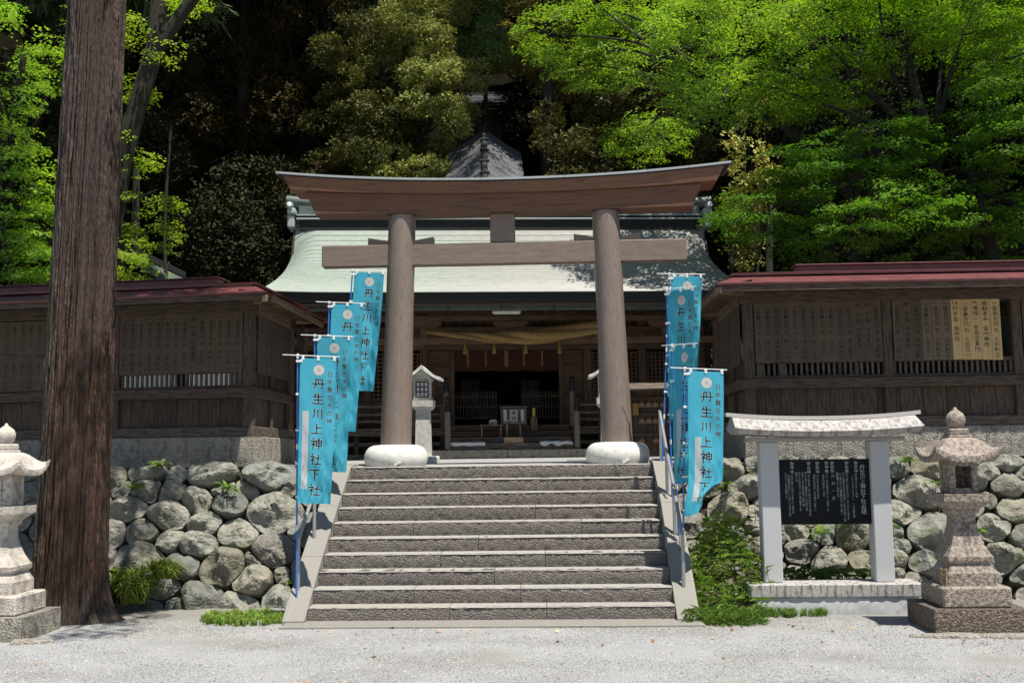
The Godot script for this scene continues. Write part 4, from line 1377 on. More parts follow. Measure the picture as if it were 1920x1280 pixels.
func gallery_roof(o: Node3D, sg: float, ye: float, length: float, depth: float, E: Transform3D) -> void:
	var out := 0.72
	var eo := 0.50
	var tiers := [[out, ye, 0.36, ye + 0.15], [0.42, ye + 0.195, -depth * 0.5 + 0.1, ye + 0.44]]
	for ti in 2:
		var e: Array = tiers[ti]
		var za: float = e[0]
		var zb: float = e[2]
		# end overhang follows the front one
		var xa: float = -sg * (eo + (za - out) * 0.9)
		var xb: float = -sg * (eo + (zb - out) * 0.9)
		var L := length + 0.5
		var n := 6
		for k in n:
			var q0 := float(k) / n
			var q1 := float(k + 1) / n
			var a0 := lerpf(xa, sg * L, q0) if k else xa
			var a1 := lerpf(xa, sg * L, q1) - sg * 0.004
			var b0 := lerpf(xa, sg * L, q0) if k else xb
			var s := mb(tone(0.92, 1.06))
			var A := Vector3(a0, e[1], za)
			var B := Vector3(a1, e[1], za)
			var C := Vector3(a1, e[3], zb)
			var D := Vector3(b0, e[3], zb)
			if sg > 0: s.plate(A, B, C, D, 0.035)
			else: s.plate(B, A, D, C, 0.035)
			obj("roof_sheet", s, M.red_roof, o)
			# far slope
			s = mb(tone(0.9, 1.05))
			var tw0 := (E.basis * Vector3(0, 0, -depth) - Vector3(0, 0, -depth)) if k == 0 else Vector3.ZERO
			var zc := -depth - za
			var zd := -depth - zb
			A = Vector3(a0, e[1], zc) + tw0
			B = Vector3(a1, e[1], zc)
			C = Vector3(a1, e[3], zd)
			D = Vector3(b0, e[3], zd) + tw0
			if sg > 0: s.plate(B, A, D, C, 0.035)
			else: s.plate(A, B, C, D, 0.035)
			obj("roof_sheet", s, M.red_roof, o)
		# end slope
		var s := mb(tone(0.95, 1.05))
		var P := Vector3(xa, e[1], za)
		var Q := Vector3(xa, e[1], -depth - za)
		var S := Vector3(xb, e[3], -depth - zb)
		var T := Vector3(xb, e[3], zb)
		var tw := E.basis * Vector3(0, 0, -depth) - Vector3(0, 0, -depth)
		Q += tw
		S += tw
		if sg > 0: s.plate(Q, P, T, S, 0.035)
		else: s.plate(P, Q, S, T, 0.035)
		obj("roof_sheet", s, M.red_roof, o)
	# ridge cap and hip, dark fascia, rafters
	var xr := -sg * (eo + (-depth * 0.5 + 0.1 - out) * 0.9)
	var s := mb()
	s.box(Transform3D(Basis(), Vector3((xr + sg * (length + 0.4)) * 0.5, ye + 0.478, -depth * 0.5)), Vector3(length + 0.4 - absf(xr), 0.11, 0.26), 0.012)
	obj("ridge_cap", s, M.red_roof, o)
	s = mb()
	s.box(Transform3D(Basis(), Vector3((xr + sg * (length + 0.4)) * 0.5, ye + 0.54, -depth * 0.5)), Vector3(length + 0.46 - absf(xr), 0.02, 0.34), 0.004)
	obj("ridge_cap", s, M.red_roof, o)
	s = mb()
	s.box(Transform3D(Basis(), Vector3((-sg * eo + sg * (length + 0.5)) * 0.5, ye - 0.075, out - 0.05)), Vector3(length + 0.5 + eo - 0.06, 0.085, 0.04), 0.004)
	obj("fascia", s, M.old_wood, o)
	s = mb(Color(1.1, 1.0, 0.9))
	s.box(E * Transform3D(Basis(), Vector3(-sg * (eo - 0.04), ye - 0.075, (out - 0.08 - depth - out) * 0.5)), Vector3(0.04, 0.085, depth + 2.0 * out - 0.2), 0.004)
	obj("fascia", s, M.rafter_wood, o)
	# soffit boards: front and end
	s = mb()
	var u0 := minf(-sg * eo, sg * (length + 0.4))
	var u1 := maxf(-sg * eo, sg * (length + 0.4))
	s.quad(Vector3(u0, ye + 0.06, -0.05), Vector3(u1, ye + 0.06, -0.05), Vector3(u1, ye - 0.035, out - 0.05), Vector3(u0, ye - 0.035, out - 0.05))
	obj("soffit", s, M.old_wood, o)
	s = mb(Color(1.2, 1.1, 1.0))
	var ea := E * Vector3(-sg * eo, ye - 0.035, out - 0.06)
	var eb := E * Vector3(-sg * eo, ye - 0.035, -depth - out)
	var ec := E * Vector3(sg * 0.05, ye + 0.06, -depth - out)
	var ed := E * Vector3(sg * 0.05, ye + 0.06, out - 0.06)
	s.quad(ea, eb, ec, ed)
	obj("soffit", s, M.rafter_wood, o)
	for k in 15:
		s = mb(tone())
		var x := sg * (0.1 + k * 0.42)
		s.beam(Vector3(x, ye - 0.0, -0.1), Vector3(x, ye - 0.07, out - 0.1), 0.045, 0.055, Vector3.UP, 0.0)
		obj("rafter", s, M.old_wood, o)
	for k in 7:
		s = mb(tone(0.9, 1.3))
		var z := 0.1 - k * 0.42
		s.beam(E * Vector3(sg * 0.05, ye, z), E * Vector3(-sg * (eo - 0.06), ye - 0.07, z), 0.05, 0.06, Vector3.UP, 0.0)
		obj("rafter", s, M.rafter_wood, o)
	s = mb(Color(1.1, 1.0, 0.95))
	s.beam(Vector3(sg * 0.1, ye - 0.02, -0.15), Vector3(-sg * (eo - 0.02), ye - 0.1, out - 0.04), 0.09, 0.1)
	obj("hip_rafter", s, M.rafter_wood, o)

# name boards share a few meshes: one for each lettering of the sheet, in three ages
var board_mesh := {}
const OLD_LINES := ["一金参万円也土井三郎", "一金壱万円也井上利子", "一金百万円也大木一", "本殿下地代志多田", "一金弐万円也玉本三利", "一金壱百円也川上天山"]
const NEW_LINES := ["一金壱百万円也玉木利子", "一金弐万円也土井利三", "掛軸壱本金木寿志", "大津絵一百志田多代", "一金参万円也土田三一", "休所手金座本志", "一金参万円也大山田", "一金参万円也木井上明"]

func board_materials() -> void:
	var img := Image.create(1024, 256, false, Image.FORMAT_RGB8)
	img.fill(Color(1, 1, 1))
	var grain := FastNoiseLite.new()
	grain.seed = 77
	grain.frequency = 0.02
	for x in 1024:
		for y in range(0, 256, 2):
			var k := 0.86 + 0.14 * grain.get_noise_2d(x * 5.0, y * 0.25)
			img.fill_rect(Rect2i(x, y, 1, 2), Color(k, k, k))
	for i in 16:
		var ink := Color(0.10, 0.09, 0.085)
		var line: String = OLD_LINES[i % 6] if i < 8 else NEW_LINES[i - 8]
		if i == 6: line = "一金参百円也天川三大"
		if i == 7: line = "一金弐万円也山本志代"
		var cut := line.find("也") + 1
		if cut <= 0: cut = 4
		var size := 24
		var y := 10
		for k in line.length():
			if k == cut: y += 16
			write_glyph(img, line[k], i * 64 + 12, y, 36, 19, 2, ink)
			y += 22
		# small line beside it
		for k in 7:
			var yy := 26 + k * 14
			img.fill_rect(Rect2i(i * 64 + 52, yy, 5, 1), ink)
			img.fill_rect(Rect2i(i * 64 + 54, yy - 3, 1, 8), ink)
	var tex := ImageTexture.create_from_image(img)
	M.board0 = mat(lin(0.14, 0.096, 0.063), 0.8, tex, Vector3.ONE)
	M.board1 = mat(lin(0.25, 0.185, 0.12), 0.8, tex, Vector3.ONE)
	M.board2 = mat(lin(0.72, 0.50, 0.24), 0.7, tex, Vector3.ONE)
	for age in 3:
		for i in 16:
			for v in 2:
				var s := mb(tone(0.78, 1.15) if age < 2 else Color(1, R(0.95, 1.03), R(0.85, 1.1)))
				board_box(s, i)
				board_mesh["%d %d %d" % [age, i, v]] = s.mesh()

func board_box(s: MB, i: int) -> void: # unit board, its face lettered
	var u0 := i / 16.0 + 0.003
	var u1 := (i + 1) / 16.0 - 0.003
	var hz := 0.5
	s.quad(Vector3(-0.49, -0.5, hz), Vector3(0.49, -0.5, hz), Vector3(0.49, 0.5, hz), Vector3(-0.49, 0.5, hz), Vector2(u0, 0.99), Vector2(u1, 0.99), Vector2(u1, 0.01), Vector2(u0, 0.01))
	var e := Vector2(u0 + 0.001, 0.98)
	var q := [Vector3(-0.49, -0.5, hz), Vector3(0.49, -0.5, hz), Vector3(0.49, 0.5, hz), Vector3(-0.49, 0.5, hz)]
	for k in 4:
		var a: Vector3 = q[k]
		var b: Vector3 = q[(k + 1) % 4]
		s.quad(a - Vector3(0, 0, 1), b - Vector3(0, 0, 1), b, a, e, e, e, e)
	s.quad(q[1] - Vector3(0, 0, 1), q[0] - Vector3(0, 0, 1), q[3] - Vector3(0, 0, 1), q[2] - Vector3(0, 0, 1), e, e, e, e)

func name_board(o: Node3D, xf: Transform3D, w: float, h: float, age: int, line := -1) -> void:
	var i := rng.randi() % 8
	if age == 2: i = 8 + clampi(line, 0, 7)
	elif age == 1: i = 8 + rng.randi() % 8
	var m: Mesh = board_mesh["%d %d %d" % [age, i, rng.randi() % 2]]
	share("name_board", m, xf * Transform3D(Basis(Vector3.FORWARD, R(-0.004, 0.004)).scaled(Vector3(w, h * R(0.985, 1.005), 0.016)), Vector3(0, 0, 0.02)), o, M["board%d" % age])

# ---------------------------------------------------------------- torii

func torii() -> void:
	var t := thing("torii", "large wooden torii gate with two pale stone pillar feet", "torii", Vector3(0.04, 1.875, -3.7))
	var yb := 0.345
	for sg in [-1.0, 1.0]:
		var s := mb(tone(0.95, 1.05))
		var pts := []
		var rad := []
		for i in 33:
			var q := i / 32.0
			pts.append(Vector3(sg * lerpf(1.755, 1.645, q), lerpf(yb - 0.02, 4.06, q), 0))
			rad.append(lerpf(0.244, 0.214, q) + 0.003 * sin(q * 9.0))
		s.tube(pts, rad, 48)
		obj("pillar", s, M.pillar, t)
		s = mb()
		s.lathe([Vector2(0.219, 0), Vector2(0.235, 0.0), Vector2(0.235, 0.045), Vector2(0.2, 0.05)], 32, Transform3D(Basis(), Vector3(sg * 1.645, 4.03, 0)))
		obj("pillar_collar", s, M.dark_metal, t)
		s = mb(Color.WHITE)
		var prof := [Vector2(0.40, -0.06), Vector2(0.46, 0.0), Vector2(0.49, 0.06), Vector2(0.503, 0.13), Vector2(0.495, 0.2), Vector2(0.465, 0.265), Vector2(0.42, 0.31), Vector2(0.36, 0.335), Vector2(0.28, 0.345), Vector2(0.0, 0.345)]
		s.lathe(prof, 48, Transform3D(Basis(), Vector3(sg * 1.755, 0, 0)))
		obj("pillar_foot", s, M.white_stone, t)
		# drain notch stone in the foot
		s = mb(Color(0.9, 0.9, 0.88))
		s.box(Transform3D(Basis(Vector3.BACK, 0.5), Vector3(sg * 1.755 + 0.1, 0.045, 0.50)), Vector3(0.12, 0.03, 0.06), 0.01)
		obj("foot_notch", s, M.white_stone, t)
	# tie beam through both pillars, wedges on it
	var s := mb(tone())
	s.box(Transform3D(Basis(), Vector3(-0.01, 3.385, 0)), Vector3(5.86, 0.345, 0.21), 0.012)
	obj("tie_beam", s, M.torii_grey, t)
	for sg in [-1.0, 1.0]:
		for d in [-1.0, 1.0]:
			s = mb(tone())
			var c: float = sg * 1.66 + d * 0.20
			var o := PackedVector2Array([Vector2(c - d * 0.02, 3.555), Vector2(c + d * 0.335, 3.555), Vector2(c + d * 0.33, 3.675), Vector2(c - d * 0.02, 3.615)])
			s.prism(o, -0.08, 0.08)
			obj("wedge", s, M.torii_grey, t)
	s = mb()
	s.box(Transform3D(Basis(), Vector3(-0.015, 3.80, 0)), Vector3(0.40, 0.47, 0.17), 0.01)
	obj("centre_strut", s, M.torii_grey, t)
	# curved double lintel: lower beam, upper beam, copper sheet on top
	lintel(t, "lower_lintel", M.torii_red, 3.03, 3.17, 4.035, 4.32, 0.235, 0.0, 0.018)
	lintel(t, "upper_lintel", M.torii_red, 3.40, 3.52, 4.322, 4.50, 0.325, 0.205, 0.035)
	for k in 11:
		var a := lerpf(-3.63, 3.63, k / 11.0)
		var b := lerpf(-3.63, 3.63, (k + 1) / 11.0) - 0.006
		s = mb(tone(0.95, 1.05))
		var p := []
		for i in 7:
			var x := lerpf(a, b, i / 6.0)
			var y := 4.52 + curve_up(x)
			p.append(PackedVector3Array([Vector3(x, y - 0.004, 0.385), Vector3(x, y + 0.03, 0.385), Vector3(x, y + 0.075, 0.0), Vector3(x, y + 0.03, -0.385), Vector3(x, y - 0.004, -0.385)]))
		for q in 4:
			for i in 6:
				s.mquad(p[i][q], p[i + 1][q], p[i + 1][q + 1], p[i][q + 1])
		for i in 6: s.mquad(p[i][4], p[i + 1][4], p[i + 1][0], p[i][0])
		for e in [0, 6]:
			s.quad(p[e][0], p[e][1], p[e][3], p[e][4])
		obj("roof_sheet", s, M.copper_cap, t)
		s = mb()
		p = []
		for i in 7:
			var x := lerpf(a, b + 0.006, i / 6.0) * 0.993
			var y := 4.516 + curve_up(x)
			p.append([Vector3(x, y - 0.022, 0.36), Vector3(x, y + 0.004, 0.36), Vector3(x, y + 0.004, -0.36), Vector3(x, y - 0.022, -0.36)])
		for i in 6:
			for q in 4: s.mquad(p[i][q], p[i + 1][q], p[i + 1][(q + 1) % 4], p[i][(q + 1) % 4])
		obj("drip_board", s, M.copper_dark, t)

func curve_up(x: float) -> float:
	return 0.19 * pow(absf(x) / 3.69, 2.1)

func lintel(t: Node3D, called: String, m: Material, half_low: float, half_top: float, y0: float, y1: float, hz: float, step: float, grow: float) -> void:
	var s := mb(Color(0.85, 0.85, 0.85) if y0 < 4.1 else Color(1.2, 1.15, 1.1))  # upper beam tinted paler as if lit, lower one darker stained
	var n := 40
	var p := []
	for i in n + 1:
		var q := lerpf(-1.0, 1.0, float(i) / n)
		var xl := q * half_low
		var xt := q * half_top
		var lo := y0 + curve_up(xl) * (0.2 if y0 < 4.1 else 0.72)
		var hi := y1 + curve_up(xt) * (0.66 if y0 < 4.1 else 1.0)
		p.append([Vector3(xl, lo, hz), Vector3(xt, hi, hz + grow), Vector3(xt, hi, -hz - grow), Vector3(xl, lo, -hz)])
	for i in n:
		for q in 4: s.mquad_at(p[i][q], p[i + 1][q], p[i + 1][(q + 1) % 4], p[i][(q + 1) % 4], p[i][q].x)
	s.mquad(p[n][0], p[n][3], p[n][2], p[n][1])
	s.mquad(p[0][3], p[0][0], p[0][1], p[0][2])
	obj(called, s, m, t)

# ---------------------------------------------------------------- info board, stone lanterns

func board_and_lanterns() -> void:
	var b := thing("info_board", "roofed granite board with a black slab of white engraved writing", "info board", Vector3(4.32, 0, -0.74))
	var s := mb()
	rough_slab(s, -1.0, 1.02, -0.1, 0.21, 0.275, -0.22)
	obj("footing", s, M.pale_granite, b)
	s = mb(Color(1.0, 1.0, 0.98))
	s.block(Vector3(-1.075, 0.212, -0.28), Vector3(1.09, 0.375, 0.30), 0.012)
	obj("plinth", s, M.granite_stained, b)
	for x in [-0.74, 0.665]:
		s = mb(Color(1, 1, 1))
		s.block(Vector3(x - 0.12, 0.376, -0.12), Vector3(x + 0.12, 2.16, 0.12), 0.012)
		obj("post", s, M.pale_granite, b)
	s = mb()
	s.block(Vector3(-0.60, 1.10, -0.035), Vector3(0.56, 1.93, 0.033), 0.004)
	obj("slab", s, M.slab_back if M.has("slab_back") else M.ink, b)
	var img := Image.create(1024, 736, false, Image.FORMAT_RGB8)
	img.fill(Color(0.10, 0.105, 0.115))
	var white := Color(0.86, 0.88, 0.9)
	write_col(img, "丹生川上神社下社由緒", 904, 62, 58, 56, 3, white)
	var cols := [[842, 22, "御祭神", 0], [846, 160, "天水神のたらにしの神", 1], [806, 190, "いにしりるいたらにし 二三の御子神", 1], [738, 22, "御創建", 0], [742, 160, "天上天大山四年の六月一日に子たり地主を", 1], [704, 150, "川上山神社古井をる木津下上大水の神をし祭", 1], [670, 150, "いり御山のしに御祭神社の上代に座し", 1], [636, 150, "御創建されし古社たる", 1], [574, 22, "御例祭", 0], [578, 170, "六 月 一 日", 0], [510, 22, "御神格", 0], [516, 170, "正一大水の神大社二十二社の一社", 1], [476, 170, "本古大社四年一月日", 1], [406, 22, "御座地", 0], [410, 170, "川上山下社丹生山の水", 1], [372, 170, "神代古代日本一水の神をし祭りし", 1], [308, 22, "御由緒", 0], [312, 170, "天上水百年一社に神木古代川下地日月", 1], [276, 140, "をし上代いり御神の水に大社天山利", 1], [242, 140, "白をりし子の神社四年に創り建", 1], [206, 140, "古川上大社六月一日に神の祭をし水", 1], [172, 140, "御社いる", 1], [116, 22, "御神地", 0], [120, 170, "大水の神に上代たり座し川上神社木", 1], [84, 170, "天地御創の神にしり大古いる水を日本", 1], [50, 140, "いるたりし社の御神上下", 1]]
	for e in cols:
		if e[3] == 0: write_col(img, e[2], e[0], e[1], 40, 46 if e[1] < 100 else 42, 2, white)
		else: write_col(img, e[2], e[0], e[1], 26, 28, 2, Color(0.70, 0.72, 0.75))
	var face := mat(Color.WHITE, 0.42, ImageTexture.create_from_image(img))
	face.metallic_specular = 0.25
	s = mb(Color.WHITE)
	s.quad(Vector3(-0.596, 1.104, 0.036), Vector3(0.556, 1.104, 0.036), Vector3(0.556, 1.926, 0.036), Vector3(-0.596, 1.926, 0.036), Vector2(0, 1), Vector2(1, 1), Vector2(1, 0), Vector2(0, 0))
	obj("engraved_face", s, face, b)
	# stone roof: lintel courses and a sagging slab with a ridge bar
	s = mb(Color(1.05, 1.05, 1.05))
	s.block(Vector3(-1.02, 2.162, -0.16), Vector3(0.98, 2.215, 0.16), 0.008)
	obj("lintel", s, M.granite, b)
	var p := []
	for i in 31:
		var x := lerpf(-1.21, 1.16, i / 30.0)
		var u := 0.055 * pow(absf(x + 0.02) / 1.19, 2.2)
		var w := lerpf(0.92, 1.0, 1.0)
		p.append([Vector3(x * 0.955, 2.216 + u, 0.34), Vector3(x, 2.285 + u, 0.40), Vector3(x * 0.985, 2.435 + u, 0.07), Vector3(x * 0.985, 2.435 + u, -0.07), Vector3(x, 2.285 + u, -0.40), Vector3(x * 0.955, 2.216 + u, -0.34)])
	s = mb(Color(1.1, 1.06, 1.06))
	for i in 30:
		for q in 6: s.mquad(p[i][q], p[i + 1][q], p[i + 1][(q + 1) % 6], p[i][(q + 1) % 6])
	for e in [0, 30]:
		for q in [[0, 1, 4, 5], [1, 2, 3, 4]]:
			if e == 30: s.mquad(p[e][q[0]], p[e][q[3]], p[e][q[2]], p[e][q[1]])
			else: s.mquad(p[e][q[0]], p[e][q[1]], p[e][q[2]], p[e][q[3]])
	obj("roof", s, M.granite_stained, b)
	s = mb(Color(1.05, 1.04, 1.04))
	p = []
	for i in 31:
		var x := lerpf(-1.27, 1.22, i / 30.0)
		var u := 0.06 * pow(absf(x + 0.02) / 1.25, 2.2)
		p.append([Vector3(x, 2.437 + u, 0.085), Vector3(x, 2.487 + u, 0.075), Vector3(x, 2.487 + u, -0.075), Vector3(x, 2.437 + u, -0.085)])
	for i in 30:
		for q in 4: s.mquad(p[i][q], p[i + 1][q], p[i + 1][(q + 1) % 4], p[i][(q + 1) % 4])
	s.mquad(p[0][0], p[0][1], p[0][2], p[0][3])
	s.mquad(p[30][3], p[30][2], p[30][1], p[30][0])
	obj("ridge_bar", s, M.granite, b)
	var k := stone_lantern("lichen stained old stone lantern beside the black engraved board", Vector3(5.52, 0.0, 0.62), 0.0, M.lantern_stone, M.rough_stone, 1.0, true)
	stone_lantern("pale stone lantern in front of the big cedar trunk", Vector3(-5.75, 0.0, 0.77), deg_to_rad(0.0), M.lantern_pale, M.granite_block, 0.985, false)
	# small wooden grille leaning on its base
	var gr := thing("wooden_grille", "small wooden grille leaning against the stained lantern's base", "grille", Vector3(5.20, 0.50, 0.88), deg_to_rad(-75))
	for x in [-0.05, 0.05]:
		pc("stile", M.pale_wood, gr, x - 0.012, 0.0, -0.01, x + 0.012, 0.20, 0.01)
	for y in [0.02, 0.07, 0.12, 0.18]:
		pc("rail", M.pale_wood, gr, -0.05, y - 0.008, -0.006, 0.05, y + 0.008, 0.006)
	# flat paving stones at the lantern feet
	for e in [[5.1, 1.30, 0.36, "long flat stone slab on the gravel before the stained lantern"], [-5.1, 1.35, 0.22, "flat stone slab on the gravel at the pale lantern's foot"], [5.75, 1.34, 0.3, "second flat stone at the foot of the stained lantern, under its wide base step"]]:
		var sl := mb(tone(1.2, 1.35))
		var gridp := []
		for i in 25:
			var a := TAU * i / 24.0
			var r := 1.0 + 0.16 * sin(a * 3.0 + e[0]) + 0.1 * sin(a * 5.0)
			var row := PackedVector3Array()
			for j in [0, 1, 2, 3]:
				var q: float = [0.001, 0.9, 1.0, 1.02][j]
				row.append(Vector3(cos(-a) * e[2] * r * q, [0.045, 0.04, 0.03, -0.02][j], sin(-a) * 0.11 * r * q))
			row.reverse()
			gridp.append(row)
		sl.grid(gridp, [], [], true)
		var so := obj("flat_stone", sl, M.granite_block)
		so.position = Vector3(e[0], 0, e[1])
		tag(so, e[3], "stone slab")

func stone_lantern(label: String, at: Vector3, turn: float, m: Material, low: Material, k: float, carved: bool) -> Node3D:
	var o := thing("stone_lantern", label, "stone lantern", at, turn, "tall square stone lanterns")
	var s := mb(tone(0.8, 0.95) if carved else tone(0.95, 1.05))
	rough_slab(s, -0.56, 0.56, -0.06, 0.27 * k, 0.54, -0.5)
	obj("base_step", s, low, o)
	s = mb()
	s.block(Vector3(-0.41, 0.272 * k, -0.40), Vector3(0.41, 0.5 * k, 0.42), 0.02)
	obj("base_step", s, m, o)
	s = mb()
	s.frustum(Vector3(0, 0.502 * k, 0), Vector2(0.29, 0.29), Vector3(0, 0.64 * k, 0), Vector2(0.29, 0.29), false)
	s.frustum(Vector3(0, 0.64 * k, 0), Vector2(0.29, 0.29), Vector3(0, 0.74 * k, 0), Vector2(0.235, 0.235))
	obj("base_step", s, m, o)
	# waisted shaft with a flared foot and lip, square in plan
	s = mb()
	var prof := [[0.742, 0.24], [0.775, 0.268], [0.82, 0.27], [0.85, 0.25], [0.94, 0.20], [1.05, 0.162], [1.16, 0.138], [1.24, 0.13], [1.29, 0.135], [1.315, 0.165], [1.35, 0.17]]
	for i in prof.size() - 1:
		s.frustum(Vector3(0, prof[i][0] * k, 0), Vector2(prof[i][1], prof[i][1]), Vector3(0, prof[i + 1][0] * k, 0), Vector2(prof[i + 1][1], prof[i + 1][1]), i == prof.size() - 2)
	var shaft := obj("shaft", s, m, o)
	if carved:
		s = mb(Color(1, 1, 1))
		var y := 1.21 * k
		for ch in "御神灯":
			strokes3d(s, ch, Vector3(0, y - 0.06, 0), 0.10, 0.13, m)
			y -= 0.145
		obj("carved_writing", s, M.carving, shaft)
	# platform
	s = mb()
	s.frustum(Vector3(0, 1.352 * k, 0), Vector2(0.17, 0.17), Vector3(0, 1.44 * k, 0), Vector2(0.285, 0.285))
	s.frustum(Vector3(0, 1.441 * k, 0), Vector2(0.287, 0.287), Vector3(0, 1.53 * k, 0), Vector2(0.292, 0.292))
	obj("platform", s, m, o)
	# fire box: four corner posts, sill and head, open on its sides
	s = mb()
	var h0 := 1.532 * k
	var h1 := 1.90 * k
	for q in [[-1, -1], [1, -1], [1, 1], [-1, 1]]:
		s.block(Vector3(q[0] * 0.175, h0, q[1] * 0.175), Vector3(q[0] * 0.105, h1, q[1] * 0.105), 0.006)
	for q in 4:
		var b := Basis(Vector3.UP, q * PI / 2)
		s.box(Transform3D(b, b * Vector3(0, h0 + 0.03, 0.145)), Vector3(0.21, 0.06, 0.056))
		s.box(Transform3D(b, b * Vector3(0, h1 - 0.03, 0.145)), Vector3(0.21, 0.06, 0.056))
	if not carved:
		for q in [1, 3]:
			var b := Basis(Vector3.UP, q * PI / 2)
			s.box(Transform3D(b, b * Vector3(0, (h0 + h1) * 0.5, 0.13)), Vector3(0.21, h1 - h0 - 0.12, 0.03))
	else:
		for q in [1, 3]:
			var b := Basis(Vector3.UP, q * PI / 2)
			s.box(Transform3D(b, b * Vector3(0, (h0 + h1) * 0.5, 0.14)), Vector3(0.21, h1 - h0 - 0.12, 0.04))
		s.box(Transform3D(Basis(), Vector3(0.06, (h0 + h1) * 0.5, -0.14)), Vector3(0.09, h1 - h0 - 0.12, 0.04))
		s.box(Transform3D(Basis(), Vector3(0, h0 + 0.02, 0)), Vector3(0.2, 0.03, 0.24))
	obj("fire_box", s, m, o)
	if not carved: # papered window grid
		var w := Node3D.new()
		w.name = "window"
		o.add_child(w)
		pc("pane", M.pane, w, -0.10, h0 + 0.062, 0.115, 0.10, h1 - 0.062, 0.12, 0.0, Color(1, 0.97, 0.93))
		for x in [-0.033, 0.033]:
			pc("bar", m, w, x - 0.008, h0 + 0.062, 0.121, x + 0.008, h1 - 0.062, 0.135, 0.0)
		pc("bar", m, w, -0.1, (h0 + h1) * 0.5 - 0.008, 0.122, 0.1, (h0 + h1) * 0.5 + 0.008, 0.137, 0.0)
	# roof: square, concave slopes, corners lifted
	s = mb()
	var gp := []
	for q in 4:
		var b := Basis(Vector3.UP, q * PI / 2)
		gp = []
		var under := []
		for i in 13:
			var e := lerpf(-1.0, 1.0, i / 12.0)
			var row := PackedVector3Array()
			var lift := 0.125 * pow(absf(e), 2.6)
			for j in 8:
				var t := j / 7.0
				var r := lerpf(0.405, 0.13, t)
				var y := 1.955 * k + lift * pow(1.0 - t, 2.2) + 0.215 * (t - 0.11 * sin(t * TAU))
				if j == 0: row.append(b * Vector3(e * 0.39, 1.885 * k + lift * 0.92, 0.39))
				row.append(b * Vector3(e * r, y, r))
			gp.append(row)
			under.append(PackedVector3Array([b * Vector3(e * 0.15, 1.895 * k, 0.15), b * Vector3(e * 0.39, 1.885 * k + lift * 0.92, 0.39)]))
		s.grid(gp)
		s.grid(under)
	obj("roof", s, m, o)
	s = mb()
	s.block(Vector3(-0.135, 2.145 * k, -0.135), Vector3(0.135, 2.20 * k, 0.135), 0.01)
	s.block(Vector3(-0.12, 2.20 * k, -0.12), Vector3(0.12, 2.275 * k, 0.12), 0.015)
	obj("neck", s, m, o)
	s = mb()
	s.lathe([Vector2(0.0, 2.26 * k), Vector2(0.075, 2.262 * k), Vector2(0.082, 2.29 * k), Vector2(0.105, 2.32 * k), Vector2(0.118, 2.365 * k), Vector2(0.115, 2.405 * k), Vector2(0.095, 2.445 * k), Vector2(0.06, 2.475 * k), Vector2(0.028, 2.495 * k), Vector2(0.012, 2.525 * k), Vector2(0.0, 2.53 * k)], 24)
	obj("onion_finial", s, m, o)
	o.scale = Vector3(0.93, 1.0, 0.93)
	return o

# strokes of a character as thin sunken-looking bars on the shaft's front
func strokes3d(s: MB, ch: String, at: Vector3, w: float, h: float, _m: Material) -> void:
	for st in String(GLYPH.get(ch, "")).split("|"):
		var f := st.split_floats(" ")
		for i in range(0, f.size() - 3, 2):
			var a := Vector3(at.x + (f[i] / 10.0 - 0.5) * w, at.y - (f[i + 1] / 10.0 - 0.5) * h, 0)
			var b := Vector3(at.x + (f[i + 2] / 10.0 - 0.5) * w, at.y - (f[i + 3] / 10.0 - 0.5) * h, 0)
			a.z = shaft_z(a.y)
			b.z = shaft_z(b.y)
			if a.distance_to(b) > 0.003: s.beam(a, b, 0.006, 0.008, Vector3.UP if absf((b - a).normalized().y) < 0.8 else Vector3.RIGHT, 0.0)

func shaft_z(y: float) -> float:
	var pr := [[0.85, 0.25], [0.94, 0.20], [1.05, 0.162], [1.16, 0.138], [1.24, 0.13]]
	for i in pr.size() - 1:
		if y <= pr[i + 1][0]: return lerpf(pr[i][1], pr[i + 1][1], (y - pr[i][0]) / (pr[i + 1][0] - pr[i][0]))
	return 0.13

# ---------------------------------------------------------------- brush lettering: strokes on a 10 x 10 field

